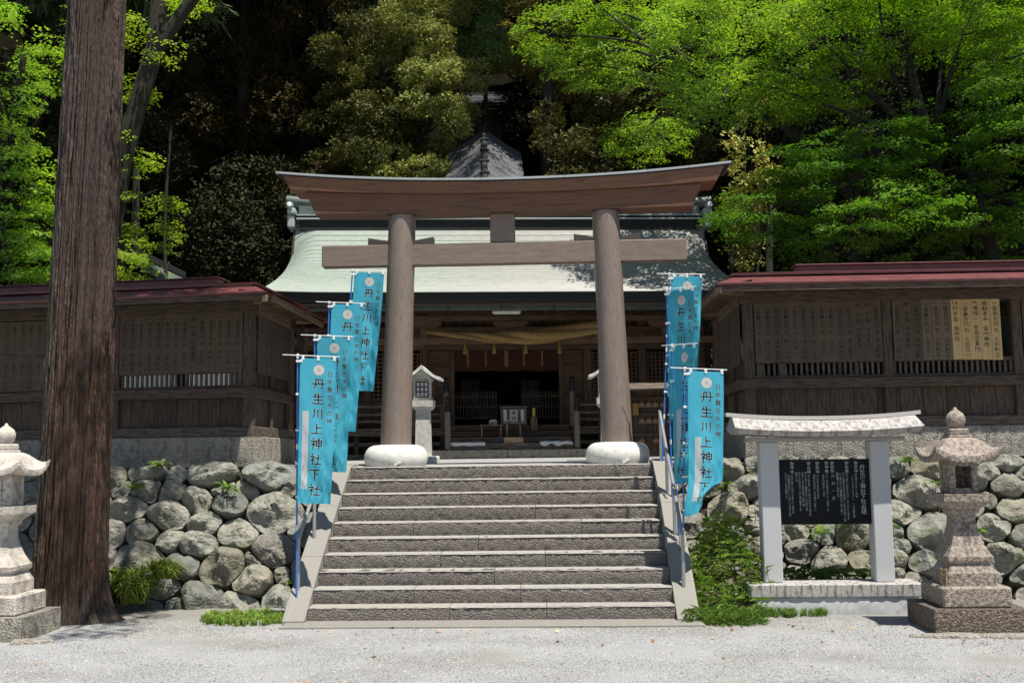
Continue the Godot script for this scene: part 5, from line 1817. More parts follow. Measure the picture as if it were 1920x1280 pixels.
const GLYPH := {
	"丹": "2.5 1 2.5 6 1 9.5|2.5 1 8 1 8 8.5 7 9.2|4.5 2.5 5 4.2|0 5 10 5",
	"生": "3 0.5 1 4|2 3 9 3|5 .5 5 9.3|2 6 8.5 6|.5 9.3 9.5 9.3",
	"川": "2 1 2 6 1 9|5 1.5 5 8|8.3 1 8.3 9.5",
	"上": "4.5 .5 4.5 9|4.5 4 8.5 4|.5 9 9.5 9",
	"神": "2 0 2.8 1.3|.5 2.5 4 2.5 1 6|2.3 4.5 2.3 10|3 5 4 6|5 2 9.5 2 9.5 6.5 5 6.5 5 2|5 4.2 9.5 4.2|7.2 0 7.2 10",
	"社": "2 0 2.8 1.3|.5 2.5 4 2.5 1 6|2.3 4.5 2.3 10|3 5 4 6|5 4 9.5 4|7.2 1 7.2 9|4.5 9 10 9",
	"下": "0.5 1 9.5 1|4.5 1 4.5 10|4.5 3.5 7.5 5.5",
	"日": "2 1 8 1 8 9.5 2 9.5 2 1|2 5 8 5",
	"本": "0.5 3 9.5 3|5 0 5 10|5 3 0.5 8|5 3 9.5 8|3 7.5 7 7.5",
	"最": "2 .3 8 .3 8 3 2 3 2 .3|2 1.6 8 1.6|.5 4 9.5 4|2 4 2 9|4.5 4 4.5 10|2 5.7 4.5 5.7|2 7.3 4.5 7.3|.5 9 5 8.5|5.5 5.5 9 5.5 5.5 10|6 6.5 9.8 10",
	"古": "0.5 2.5 9.5 2.5|5 0 5 5|2 5 8 5 8 9.5 2 9.5 2 5",
	"水": "5 0 5 9 4 9.5|.8 3 4 3 1 8|8.5 2 5.5 4.5|5.3 4 9.5 9",
	"の": "5.5 2 4 8 2 8.5 1 6 2.5 3 6 1.8 9 4 8.5 7.5 6 9.5",
	"一": "1 5 9 5", "二": "2 3 8 3|1 8.5 9 8.5", "十": "1 5 9 5|5 1 5 9.5",
	"金": "5 0 .5 4|5 0 9.5 4|2.5 4 7.5 4|5 4 5 9.3|2 6.3 8 6.3|3 7.3 3.7 8.5|7 7.3 6.3 8.5|1 9.3 9 9.3",
	"参": "5 0 2.5 2.5 7 2.5|1 4 9 4|5 2.5 1 7|5.5 4 9.5 7|6.5 5 3 7|7 6.3 2.5 8.5|7.5 7.8 2 10",
	"弐": "2 2 7 2|1 4 9.5 4|2.5 6 5 6|1.5 8.8 5.5 8.3|6 .5 7 6 9 9.5 9.7 8|8 1 9 2",
	"万": "1 1.5 9 1.5|4 1.5 4 5 1.5 9.5|4 4.5 8 4.5 7.5 9 6 9.5",
	"円": "1.5 1 1.5 10|1.5 1 8.5 1 8.5 9.5 7.5 10|1.5 5 8.5 5|5 1 5 5",
	"也": "1.5 5 8 3.3 8 6.5|5 1 5 7.5|2.8 2.5 2.8 8.5 4 9.5 9 9.5 9.5 8",
	"土": "2 4 8 4|5 1 5 9|1 9 9 9",
	"井": "1.5 3 8.5 3|.5 6.3 9.5 6.3|3.5 .5 3.5 7 2 9.8|6.8 .5 6.8 9.8",
	"利": "5 .5 1 2|.3 3.5 5.5 3.5|3 1.5 3 10|3 3.7 .5 7.5|3 3.7 5.5 6.5|7 1.5 7 7|9 .5 9 9.5 8 10",
	"木": "0.5 3 9.5 3|5 0 5 10|5 3 0.5 8.5|5 3 9.5 8.5",
	"三": "1.5 1.5 8.5 1.5|2 5 8 5|.5 9 9.5 9",
	"子": "2 1 8 1 5 4|5 4 5 9.5 3.5 9|.5 5 9.5 5",
	"玉": "1.5 1.5 8.5 1.5|2 5 8 5|.5 9 9.5 9|5 1.5 5 9|6.3 6.3 7.5 8",
	"百": "1 1 9 1|5 1 4 3|2 3 8 3 8 9.5 2 9.5 2 3|2 6.2 8 6.2",
	"壱": "2 1.5 8 1.5|5 0 5 3.3|3 3.3 7 3.3|1 6 1 4.6 9 4.6 9 6|3 7 7 6.5|3 6 3 9 4 9.5 8 9.5 8.5 8.5",
	"大": "0.5 3.5 9.5 3.5|5 .5 5 3.5 .5 9.5|5 3.5 9.5 9.5",
	"田": "1.5 1.5 8.5 1.5 8.5 9.5 1.5 9.5 1.5 1.5|1.5 5.5 8.5 5.5|5 1.5 5 9.5",
	"休": "3 0 0.5 4.5|2 3 2 10|4 3 9.8 3|7 .5 7 10|7 3 4 8|7 3 10 8",
	"所": "1 1 5 1|1.5 3 4.5 3 4.5 5.5 1.5 5.5|1.5 3 1.5 6 .5 9.5|9 .5 6 1.5 6 6 5 9.5|6 4 10 4|8.3 4 8.3 10",
	"手": "8 .5 2 1.5|1.5 3.7 8.5 3.7|.5 6.3 9.5 6.3|5 1.2 5 9 3.5 9.7",
	"津": "1 1 2 2|.5 3.5 1.5 4.5|1 9 3 6|4 1.5 9 1.5 9 5 4 5|3.5 3.2 10 3.2|4 6.7 9.5 6.7|3.5 8.3 10 8.3|6.8 0 6.8 10",
	"絵": "3 0 1 2.5 3 3.5 .8 6|.5 6 4 6|2.3 6 2.3 10|7 0 4.5 4|7 0 10 4|5.5 4 8.5 4|5 6 9.5 6|7 6 5.5 9.3 9 9|8.3 7.8 9.5 9.8",
	"掛": "1.8 0 1.8 9.5 1 9|.2 3 3.5 3|.2 7 3.5 5.5|4 2 7 2|5.5 0 5.5 8.5|3.8 4.3 7.2 4.3|4.2 6.3 6.8 6.3|3.8 8.8 7.2 8.3|8.3 0 8.3 10|8.3 4 9.8 5.5",
	"軸": "0.5 1.5 4.5 1.5|1 3 4 3 4 6.5 1 6.5 1 3|1 4.7 4 4.7|.3 8 4.7 8|2.5 .3 2.5 10|5.5 3 9.5 3 9.5 9.5 5.5 9.5 5.5 3|5.5 6.2 9.5 6.2|7.5 .5 7.5 9.5",
	"寿": "2 1.5 8 1.5|2 3 8 3|.5 4.7 9.5 4.7|5 0 4 4.7 1 9.5|2.5 6.7 9.5 6.7|7.5 5.5 7.5 9.5 6 9.8|4.3 7.6 5.3 8.8",
	"志": "1 2 9 2|5 0 5 4|2 4 8 4|1 6 .5 9|3 6 3 9.5 7 9.5 7.5 8|5 5.5 6 7|8 6 9.5 8",
	"代": "3 0 .5 4.5|2 3 2 10|3.5 4.5 9.5 3.5|6 .5 7 6 9.5 9.8 9.8 8|8 1 9 2",
	"多": "5 0 2 3|4.5 1 8 1 3 5|4 2.2 5.5 3.5|6 4.5 2.5 7.5|5.5 5.7 9 5.7 2 10|5 7 6.5 8.3",
	"御": "2.5 0 .5 2|2.8 2.5 .5 5|1.8 4.3 1.8 10|4.5 .5 3.5 2.5|3.5 2 7 2|3.3 4.3 7 4.3|5.3 2 5.3 8.8|3.8 6 3.8 9|5.3 6.5 6.8 6.5|3.2 9.2 7 8.6|7.6 1.5 9.7 1.5 9.7 7 8.7 7|7.6 1.5 7.6 10",
	"祭": "4 0 .5 4|2.5 1.5 4.5 1.5 1.5 5|6 .5 9 .5 5.5 4.5|5.5 1 9.5 5|3.5 4.8 6.5 4.8|1.5 6.3 8.5 6.3|5 6.3 5 10|3 7.5 1 9.5|7 7.5 9 9.5",
	"由": "1.5 3.5 8.5 3.5 8.5 9.5 1.5 9.5 1.5 3.5|1.5 6.5 8.5 6.5|5 .5 5 9.5",
	"緒": "3 0 1 2.5 3 3.5 .8 6|.5 6 4 6|2.3 6 2.3 10|1 7.5 .3 9|3.5 7.5 4.2 9|5 1.8 9.3 1.8|7 0 7 4|4.5 4 10 4|9 1.5 4.5 7|5.5 5.8 9 5.8 9 10 5.5 10 5.5 5.8|5.5 7.8 9 7.8",
	"創": "3 0 .5 3|3 0 6 3|2 3.5 4.5 3.5|1.5 4.5 5 4.5 5 6.5 1.5 6.5|1.5 4.5 1.5 7 .5 9|2 7.5 5 7.5 5 9.5 2 9.5 2 7.5|7 2 7 7|9 .5 9 9.5 8 10",
	"建": "4 1.5 9 1.5 9 4.7 4 4.7|3.5 3 10 3|4 6.2 9 6.2|3.5 7.6 10 7.6|6.5 0 6.5 9|1 1 3 1 1.5 4 3 4 .5 9.5|1 6 3.5 8.5 10 9.8",
	"例": "2.5 0 .3 4|1.7 3 1.7 10|3 1.2 7 1.2|4.5 1.2 3 5.5|4 3.3 6.5 3.3 3 9.8|4.2 5 5.3 6.3|7.5 2 7.5 7.5|9.5 .5 9.5 9.5 8.5 9.8",
	"六": "5 0 5 2|.5 3 9.5 3|3.5 4.5 1 9.5|6.5 4.5 9.5 9.5",
	"月": "2.5 .5 2.5 6.5 1 9.8|2.5 .5 8 .5 8 9.5 7 9.8|2.5 3.3 8 3.3|2.5 6.2 8 6.2",
	"格": "0.3 2.5 4.3 2.5|2.3 0 2.3 10|2.3 3 .3 7|2.5 4 4 5.5|6.5 .3 4.5 4|5.8 1.5 9 1.5 5 6|5.5 2.5 9.8 6|5.5 6.5 9 6.5 9 9.8 5.5 9.8 5.5 6.5",
	"座": "5 0 5 1.5|1 1.5 9.5 1.5|1.5 1.5 1.5 6 .3 9.8|3.5 3 2.5 5.5|3.5 4 4.5 5.5|7 3 6 5.5|7 4 8.5 5.5|3 7 8.5 7|5.5 2.5 5.5 9.5|2 9.5 9.7 9.5",
	"地": "0.3 3.5 4 3.5|2.2 .8 2.2 8|0 8.5 4.3 7.5|4.3 5 9.3 3.3 9 7 8 7|7 .5 7 7.5|5.2 1.5 5.2 9 6.2 9.7 9.5 9.7 10 8",
	"天": "1.5 1.5 8.5 1.5|.5 4.7 9.5 4.7|5 1.5 5 4.7 .5 9.8|5 4.7 9.5 9.8",
	"年": "3 0 1 3|2.5 1.8 9 1.8|2.5 4.3 8.5 4.3|2.5 4.3 2.5 7|.5 7 9.5 7|5.5 1.8 5.5 10",
	"山": "5 .5 5 9|1.5 4 1.5 9 8.5 9 8.5 4", "四": "1 1.5 9 1.5 9 9 1 9 1 1.5|4 1.5 4 4 2.5 6|6 1.5 6 5 8 5.5",
	"白": "5 0 4 2|2 2 8 2 8 9.5 2 9.5 2 2|2 5.7 8 5.7", "正": "1 1 9 1|5.5 1 5.5 9|5.5 5 8.5 5|2.5 4.5 2.5 9|.5 9 9.5 9",
	"主": "4.5 0 5.5 1|1.5 2.5 8.5 2.5|2 5.7 8 5.7|.5 9.3 9.5 9.3|5 2.5 5 9.3", "明": "1 1.5 4 1.5 4 8 1 8 1 1.5|1 4.7 4 4.7|6 .5 6 6 5 9.8|6 .5 9.3 .5 9.3 9.5 8 9.8|6 3.3 9.3 3.3|6 6.2 9.3 6.2",
	"灯": "2.3 .5 2.3 5 .5 9.8|.8 2.5 1.2 4.5|4 2.2 3 4.3|2.3 5.5 4 8.5|5 1.8 9.8 1.8|7.5 1.8 7.5 9.5 6.3 9.8",
	"奉": "1.5 1.5 8.5 1.5|2 3 8 3|.5 4.7 9.5 4.7|5 0 4 4.7 .5 8|5.5 4.7 9.5 8|3 6.5 7 6.5|3 8 7 8|5 5.5 5 10",
	"納": "3 0 1 2.5 3 3.5 .8 6|.5 6 4 6|2.3 6 2.3 10|5.5 2.5 5.5 10|5.5 2.5 9.5 2.5 9.5 9.5 8.5 9.8|7.5 0 7.5 4.5 6 7.5|7.5 4.5 9 7",
	"い": "1.5 2 2 7 3.5 9 5 7.5|7.5 2.5 9 7", "し": "3 1 3 8 5 9.5 9 6.5", "た": "1 2.5 6 2.5|4 .5 1.5 9.5|5.5 5 9 5|5 7.5 6 9 9.5 9",
	"り": "3 1 2.5 6|7 1 7.5 5 5 9.8", "を": "1.5 2 8 2|5 0 2.5 5 5 4.5 6 7|9 4.5 4 7 4.5 9.5 9 9.5", "る": "2.5 1 7.5 1 2 6.5 6 4.5 9 6.5 7 9.5 4.5 9 5 7.5 7 9",
	"に": "2 1 1.5 9|4.5 2.5 8.5 2.5|4.5 7.5 6 9 9 9", "ら": "4 0.5 6 2|3 3 2.5 7 6 5 8.5 7 7 9.3 3.5 9.5", "さ": "1.5 3 8.5 2.2|4.5 0 7.5 6|3 6.5 3 9 8 9.3",
	"れ": "2.5 .5 2.5 9.8|.5 3 3.8 3 .5 7.5|3 5 6 2.5 7 4 7 9 9.8 8", "き": "2 2 8 1.5|2 4 8.5 3.5|4.5 .3 7.5 6|3 7 4 9.3 8 9.3", "津2": "1 1 2 2",
}

func write_glyph(img: Image, ch: String, x: float, y: float, w: float, h: float, pen: int, ink: Color) -> void:
	if not GLYPH.has(ch): return
	for st in String(GLYPH[ch]).split("|"):
		var f := st.split_floats(" ")
		for i in range(0, f.size() - 3, 2):
			var a := Vector2(x + f[i] * w / 10.0, y + f[i + 1] * h / 10.0)
			var b := Vector2(x + f[i + 2] * w / 10.0, y + f[i + 3] * h / 10.0)
			var n := maxi(1, int(a.distance_to(b) / maxf(0.6, pen * 0.3)))
			for k in n + 1:
				var q := float(k) / n
				var p := a.lerp(b, q)
				if pen <= 3:
					img.fill_rect(Rect2i(int(p.x - pen * 0.5 + 0.5), int(p.y - pen * 0.5 + 0.5), pen, pen), ink)
				else:
					var r := pen * 0.5 * (1.15 - 0.4 * q)
					var ri := int(ceil(r))
					for dy in range(-ri, ri + 1):
						var hw := sqrt(maxf(0.0, r * r - dy * dy))
						if hw >= 0.5: img.fill_rect(Rect2i(int(p.x - hw), int(p.y + dy), int(hw * 2.0), 1), ink)

func write_col(img: Image, text: String, x: float, y: float, size: float, pitch: float, pen: int, ink: Color) -> void:
	for k in text.length(): write_glyph(img, text[k], x, y + k * pitch, size, size, pen, ink)

# ---------------------------------------------------------------- banners and handrails

func banner_texture(strip_x: float, strip_y: float) -> ImageTexture:
	var img := Image.create(256, 1024, false, Image.FORMAT_RGB8)
	img.fill(Color(0.29, 0.725, 0.835))
	# hem and weave
	for y in range(0, 1024, 4): img.fill_rect(Rect2i(0, y, 256, 1), Color(0.28, 0.71, 0.82))
	img.fill_rect(Rect2i(0, 0, 4, 1024), Color(0.24, 0.65, 0.77))
	img.fill_rect(Rect2i(252, 0, 4, 1024), Color(0.24, 0.65, 0.77))
	if strip_x > 0.0: img.fill_rect(Rect2i(int(strip_x * 256), int(strip_y * 1024), 46, int((0.905 - strip_y) * 1024)), Color(0.80, 0.82, 0.83))
	# sixteen petalled crest
	var c := Vector2(134, 82)
	for y in range(-44, 45):
		for x in range(-44, 45):
			var d := Vector2(x, y)
			var r := d.length()
			var a := fposmod(d.angle() + PI / 16.0, TAU / 16.0) / (TAU / 16.0) - 0.5
			var lim := 42.0 - 8.0 * pow(absf(a) * 2.0, 2.5)
			if r < lim and r > 7.0:
				var edge := absf(a) > 0.41 or r > lim - 2.0
				img.set_pixel(int(c.x) + x, int(c.y) + y, Color(0.45, 0.42, 0.40) if edge else Color(0.93, 0.92, 0.90))
			elif r <= 7.0:
				img.set_pixel(int(c.x) + x, int(c.y) + y, Color(0.40, 0.38, 0.36) if r > 4.5 or r < 2.0 else Color(0.9, 0.9, 0.88))
	var halo := Color(0.62, 0.80, 0.84)
	var ink := Color(0.035, 0.045, 0.06)
	for pass_ in 2:
		var col := halo if pass_ == 0 else ink
		var grow := 6 if pass_ == 0 else 0
		var main := "丹生川上神社下社"
		for k in main.length(): write_glyph(img, main[k], 94 - k * 1.2, 142 + k * 107, 84, 80, 9 + grow, col)
		var side := "日本最古水の神"
		for k in side.length(): write_glyph(img, side[k], 196, 90 + k * 56, 40, 40, 4 + grow / 2, col)
	return ImageTexture.create_from_image(img)

func banners_and_rails() -> void:
	for e in [[0.10, 0.37], [0.19, 0.46]]:
		var m := mat(Color(1, 1, 1), 0.75, banner_texture(e[0], e[1]))
		m.cull_mode = BaseMaterial3D.CULL_DISABLED
		m.backlight_enabled = true
		m.backlight = Color(0.92, 0.92, 0.92)
		M["banner%d" % (0 if e[0] < 0.15 else 1)] = m
	# [base, top, cloth turn, cloth length, curl, label]
	var L := "turquoise banner on the cedar side of the stair, "
	var Q := "turquoise banner on the info board side of the stair, "
	banner(Vector3(-2.45, 0.16, -0.2), Vector3(-2.46, 3.35, -0.2), 4.0, 0.0, 0, L + "lowest and front one")
	banner(Vector3(-2.47, 1.55, -1.2), Vector3(-2.465, 3.715, -1.2), 2.0, 0.0, 0, L + "second from the bottom")
	banner(Vector3(-2.48, 2.05, -1.95), Vector3(-2.425, 4.28, -1.95), 2.0, 0.0, 0, L + "third from the bottom")
	banner(Vector3(-2.43, 2.35, -2.95), Vector3(-2.275, 4.92, -2.95), 2.0, 0.0, 0, L + "topmost beside the pillar")
	banner(Vector3(2.39, 0.13, -0.4), Vector3(2.505, 3.12, -0.4), 4.0, 1.0, 1, Q + "front one with its foot curling")
	banner(Vector3(2.45, 0.72, -1.2), Vector3(2.43, 3.50, -1.2), -56.0, 0.2, 1, Q + "second, turned nearly edge on")
	banner(Vector3(2.46, 1.2, -2.0), Vector3(2.46, 4.39, -2.0), -44.0, 0.1, 1, Q + "third, turned aslant")
	banner(Vector3(2.40, 1.6, -2.9), Vector3(2.60, 4.76, -2.9), -4.0, 0.0, 1, Q + "topmost and farthest up")
	handrail(-2.46, "stainless steel handrail on the cedar side of the stone stair", true)
	handrail(2.405, "stainless steel handrail on the info board side of the stone stair", false)

func banner(base: Vector3, top: Vector3, turn_deg: float, curl: float, which: int, label: String) -> void:
	var o := thing("shrine_banner", label, "banner", base, 0.0, "turquoise banners along the stone stair")
	var up := top - base
	var s := mb()
	s.tube([Vector3.ZERO, up * 0.5, up], [0.013, 0.012, 0.010], 8)
	var pole := obj("pole", s, M.blue_pole, o)
	for q in [0.30, 0.62]:
		s = mb(Color.WHITE)
		s.tube([up * q, up * (q + 0.022)], [0.0155, 0.0155], 8)
		obj("pole_joint", s, M.white_plastic, pole)
	s = mb(Color.WHITE)
	s.tube([up * 0.985, up * 1.004], [0.018, 0.018], 8)
	obj("pole_cap", s, M.white_plastic, pole)
	var b := Basis(Vector3.UP, deg_to_rad(turn_deg))
	var dir := b * Vector3(1, -0.05, 0)
	s = mb(Color.WHITE)
	var bar0 := up * 0.997 - dir * 0.19 + b.z * 0.016
	s.tube([bar0, bar0 + dir * 0.73], [0.0065, 0.0065], 6)
	obj("crossbar", s, M.white_plastic, o)
	# cloth hangs from the bar, tabbed to the pole
	var p := []
	var uv := []
	var nx := 14
	var ny := 44
	var f := FastNoiseLite.new()
	f.seed = rng.randi() % 1000
	f.frequency = 0.9
	f.fractal_octaves = 3
	var R085 := R(0.06, 0.15)
	for i in nx + 1:
		var rowp := PackedVector3Array()
		var rowu := PackedVector2Array()
		for j in ny + 1:
			var u := float(i) / nx
			var q := 1.0 - float(j) / ny # 0 at the top
			var at := up * (0.987 - q * 1.835 / up.length()) + dir * (0.035 + u * 0.46) + b.z * 0.016
			var wave := f.get_noise_2d(u * 1.6, q * 1.5) * R085 * smoothstep(0.0, 0.35, q) * (0.25 + 0.75 * u)
			wave += 0.012 * sin(u * 9.0 + q * 5.0) * q + f.get_noise_2d(u * 5.0 + 30.0, q * 9.0 - u * 4.0) * 0.03 * q * q
			at += b.z * (wave + (0.17 if base.z > -0.5 else 0.05) * q)
			at -= dir * (q * q * 0.045 * u)
			if curl > 0.0:
				var c := smoothstep(0.72, 1.0, q) * curl
				at += Vector3(0, 0.30 * c * u * u, 0) - dir * (0.16 * c * u * u + 0.06 * c) + b.z * (0.10 * c * sin(u * PI))
			rowp.append(at)
			rowu.append(Vector2(u, q))
		p.append(rowp)
		uv.append(rowu)
	var fade := R(0.86, 1.12)
	s = mb(Color(fade * R(0.9, 1.15), fade, fade * R(0.97, 1.02)))
	s.grid(p, uv)
	obj("cloth", s, M["banner%d" % which], o)
	for q in [0.02, 0.25, 0.5, 0.73, 0.96]:
		s = mb(Color.WHITE)
		var at: Vector3 = up * (0.985 - q * 1.835 / up.length()) + dir * 0.025 + b.z * 0.016
		s.box(Transform3D(b, at), Vector3(0.085, 0.028, 0.03), 0.004)
		obj("tab", s, M.white_plastic, o)
	for u in [0.08, 0.5, 0.95]:
		s = mb(Color.WHITE)
		s.box(Transform3D(b, up * 0.992 + dir * (0.035 + u * 0.46) + b.z * 0.016 + Vector3(0, -0.012, 0)), Vector3(0.034, 0.06, 0.022), 0.004)
		obj("loop", s, M.white_plastic, o)

func handrail(x: float, label: String, head_out: bool) -> void:
	var o := thing("handrail", label, "handrail", Vector3(x, 0, 0), 0.0, "steel handrails of the stone stair")
	var feet := [Vector2(-0.32, 0.255), Vector2(-1.22, 0.80), Vector2(-2.10, 1.335), Vector2(-2.92, 1.90)]
	for i in 4:
		var f: Vector2 = feet[i]
		var top := f.y + 0.76
		var s := mb()
		s.tube([Vector3(0, f.y - 0.04, f.x), Vector3(0, top, f.x)], [0.024, 0.024], 12)
		obj("post", s, M.steel, o)
		s = mb()
		s.box(Transform3D(Basis(Vector3.RIGHT, 0.0 if i == 3 else deg_to_rad(31)), Vector3(0, f.y - 0.01, f.x)), Vector3(0.12, 0.012, 0.12), 0.003)
		for q in [[-1, -1], [1, -1], [1, 1], [-1, 1]]:
			s.box(Transform3D(Basis(), Vector3(q[0] * 0.045, f.y + 0.005 - q[1] * 0.026, f.x + q[1] * 0.045)), Vector3(0.018, 0.022, 0.018), 0.004)
		obj("foot_plate", s, M.steel, o)
	var s := mb()
	var pts := [Vector3(0, 0.94, -0.32), Vector3(0, 1.005, -0.335), Vector3(0, 1.05, -0.385)]
	pts.append(Vector3(0, 1.575, -1.22))
	pts.append(Vector3(0, 2.10, -2.10))
	pts.append(Vector3(0, 2.62, -2.90))
	pts.append(Vector3(0, 2.67, -2.98))
	var rad := []
	for i in pts.size(): rad.append(0.0245)
	s.tube(pts, rad, 12)
	obj("rail", s, M.steel, o)

# ---------------------------------------------------------------- lanterns before the hall, plaque rack

func mid_things() -> void:
	var o := thing("lantern_post", "pale stone lantern post with paned window beside the torii pillar on the cedar side", "lantern", Vector3(-1.51, 1.98, -5.6), deg_to_rad(0.0), "pale lantern posts before the hall")
	var s := mb(Color.WHITE)
	s.block(Vector3(-0.26, -0.12, -0.26), Vector3(0.26, 0.06, 0.26), 0.02)
	obj("base", s, M.white_stone, o)
	s = mb(Color(0.82, 0.82, 0.80))
	s.frustum(Vector3(0, 0.061, 0), Vector2(0.135, 0.135), Vector3(0, 0.86, 0), Vector2(0.118, 0.118), true)
	obj("post", s, M.white_stone, o)
	s = mb(Color(0.85, 0.85, 0.83))
	s.frustum(Vector3(0, 0.862, 0), Vector2(0.13, 0.13), Vector3(0, 0.92, 0), Vector2(0.185, 0.185))
	s.frustum(Vector3(0, 0.921, 0), Vector2(0.188, 0.188), Vector3(0, 1.035, 0), Vector2(0.192, 0.192))
	obj("platform", s, M.white_stone, o)
	s = mb(Color(0.82, 0.82, 0.8))
	s.block(Vector3(-0.16, 1.037, -0.16), Vector3(0.16, 1.41, 0.16), 0.01)
	obj("fire_box", s, M.white_stone, o)
	for q in 4:
		var w := Node3D.new()
		w.name = "window" if q == 0 else "window_%03d" % q
		o.add_child(w)
		w.rotation.y = q * PI / 2
		pc("pane", M.pane, w, -0.10, 1.10, 0.158, 0.10, 1.345, 0.164, 0.0, Color.WHITE)
		for x in [-0.105, -0.035, 0.035, 0.105]:
			pc("bar", M.old_wood, w, x - 0.010, 1.085, 0.165, x + 0.010, 1.36, 0.175, 0.0)
		for y in [1.09, 1.18, 1.265, 1.355]:
			pc("bar", M.old_wood, w, -0.115, y - 0.010, 0.176, 0.115, y + 0.010, 0.182, 0.0)
	# concave gabled roof, its gable to the yard
	var prof := PackedVector2Array()
	var n := 10
	for i in n + 1:
		var x := lerpf(-0.33, 0.33, float(i) / n)
		var a := absf(x) / 0.33
		prof.append(Vector2(x, 1.41 + 0.235 * pow(1.0 - a, 1.35) + 0.02 * a * a))
	for i in n + 1:
		var x := lerpf(0.33, -0.33, float(i) / n)
		var a := absf(x) / 0.33
		prof.append(Vector2(x, 1.355 + 0.225 * pow(1.0 - a, 1.35) + 0.02 * a * a + (0.012 if a > 0.99 else 0.0)))
	s = mb(Color.WHITE)
	for i in n:
		var j := 2 * n + 1 - i
		var sub := PackedVector2Array([prof[j], prof[j - 1], prof[i + 1], prof[i]])
		s.prism(sub, -0.30, 0.30)
	obj("roof", s, M.white_stone, o)
	s = mb(Color(0.85, 0.85, 0.83))
	s.prism(PackedVector2Array([Vector2(-0.17, 1.411), Vector2(0.17, 1.411), Vector2(0.0, 1.57)]), -0.24, 0.24)
	obj("gable", s, M.white_stone, o)
	dup(o, Vector3(1.74, 1.98, -5.6), 0.0, "pale stone lantern post half hidden behind the torii pillar near the plaque rack")
	# rack of prayer plaques
	var r := thing("plaque_rack", "roofed wooden rack of hanging prayer plaques beside the torii pillar", "plaque rack", Vector3(2.56, 1.9, -5.4))
	s = mb(Color(1.9, 1.95, 2.0))
	s.plate(Vector3(-0.52, 1.23, 0.34), Vector3(0.52, 1.23, 0.34), Vector3(0.52, 1.36, -0.05), Vector3(-0.52, 1.36, -0.05), 0.03)
	obj("roof_board", s, M.old_wood_grey, r)
	for x in [-0.44, 0.44]: pc("post", M.hall_wood, r, x - 0.035, -0.02, -0.03, x + 0.035, 1.26, 0.04)
	pc("back_board", M.hall_wood, r, -0.4, 0.1, -0.06, 0.4, 1.24, -0.04)
	for y in [0.44, 0.78, 1.06]: pc("hanging_rail", M.hall_wood, r, -0.41, y, 0.0, 0.41, y + 0.05, 0.03, 0.004)
	pc("notice", M.yellow_paint, r, -0.40, 0.80, 0.042, -0.3, 1.0, 0.05, 0.0, Color(0.8, 0.65, 0.5))
	s = mb(tone())
	s.prism(PackedVector2Array([Vector2(-0.05, 0), Vector2(0.05, 0), Vector2(0.05, 0.06), Vector2(0, 0.085), Vector2(-0.05, 0.06)]), -0.005, 0.005)
	s.tube([Vector3(-0.004, 0.08, 0.004), Vector3(0, 0.15, 0.0)], [0.004, 0.004], 4)
	s.tube([Vector3(0.004, 0.08, 0.004), Vector3(0, 0.15, 0.0)], [0.004, 0.004], 4)
	var mesh := s.mesh()
	var rails := {0.44: "lowest", 0.78: "middle", 1.06: "top"}
	var nth := ["first", "second", "third", "fourth", "fifth", "sixth"]
	for y in [0.44, 0.78, 1.06]:
		var seen := 0
		for k in 6:
			if rng.randf() < 0.12: continue
			var e := share("prayer_plaque", mesh, Transform3D(Basis(Vector3.BACK, R(-0.08, 0.08)), r.position + Vector3(-0.25 + k * 0.122 + R(-0.01, 0.01), y - 0.13, 0.045)), self, M.pale_wood)
			seen += 1
			tag(e, "small pale prayer plaque on the rack's %s rail, %s from the torii pillar" % [rails[y], nth[seen - 1]], "prayer plaque", "prayer plaques on the roofed rack")

# ---------------------------------------------------------------- trees

var leaf := {}

func leaf_meshes() -> void:
	# maple: a flat spray of small leaves
	for v in ["maple", "oak", "conifer"]:
		var s := mb(Color.WHITE)
		var n: int = {"maple": 20, "oak": 24, "conifer": 26}[v]
		for i in n:
			if v == "maple":
				var a := R(0, TAU)
				var r := 0.33 * sqrt(rng.randf())
				var c := Vector3(cos(a) * r, R(-0.05, 0.05) - r * 0.25, sin(a) * r)
				var b := Basis(Vector3.UP, a + R(-1, 1)) * Basis(Vector3.RIGHT, R(-0.5, 0.5)) * Basis(Vector3.BACK, R(-0.55, 0.35))
				var l := R(0.026, 0.062)
				var w := l * R(0.7, 0.95)
				s.quad(c + b * Vector3(-l, 0, 0), c + b * Vector3(0, 0.006, w), c + b * Vector3(l, -0.012, 0), c + b * Vector3(0, 0.006, -w))
			elif v == "oak":
				var d := Vector3(R(-1, 1), R(-0.35, 1), R(-1, 1)).normalized()
				var c := d * R(0.10, 0.30)
				var x := (d + Vector3(R(-0.6, 0.6), R(-0.9, 0.2), R(-0.6, 0.6))).normalized()
				var z := x.cross(Vector3(R(-1, 1), 1, R(-1, 1))).normalized()
				var l := R(0.06, 0.09)
				s.quad(c - x * l, c + z * l * 0.42, c + x * l, c - z * l * 0.42)
			else:
				var a := R(0, TAU)
				var d := Vector3(cos(a) * R(0.4, 1), R(-0.7, 0.5), sin(a) * R(0.4, 1)).normalized()
				var c := d * R(0.05, 0.3)
				var z := d.cross(Vector3.UP).normalized()
				s.tri(c - z * 0.022, c + z * 0.022, c + d * R(0.12, 0.2) + Vector3(0, -0.03, 0), Vector2.ZERO, Vector2.ZERO, Vector2.ZERO)
				s.tri(c + Vector3(0, 0.02, 0), c - Vector3(0, 0.02, 0), c + d * 0.16, Vector2.ZERO, Vector2.ZERO, Vector2.ZERO)
		leaf[v] = s

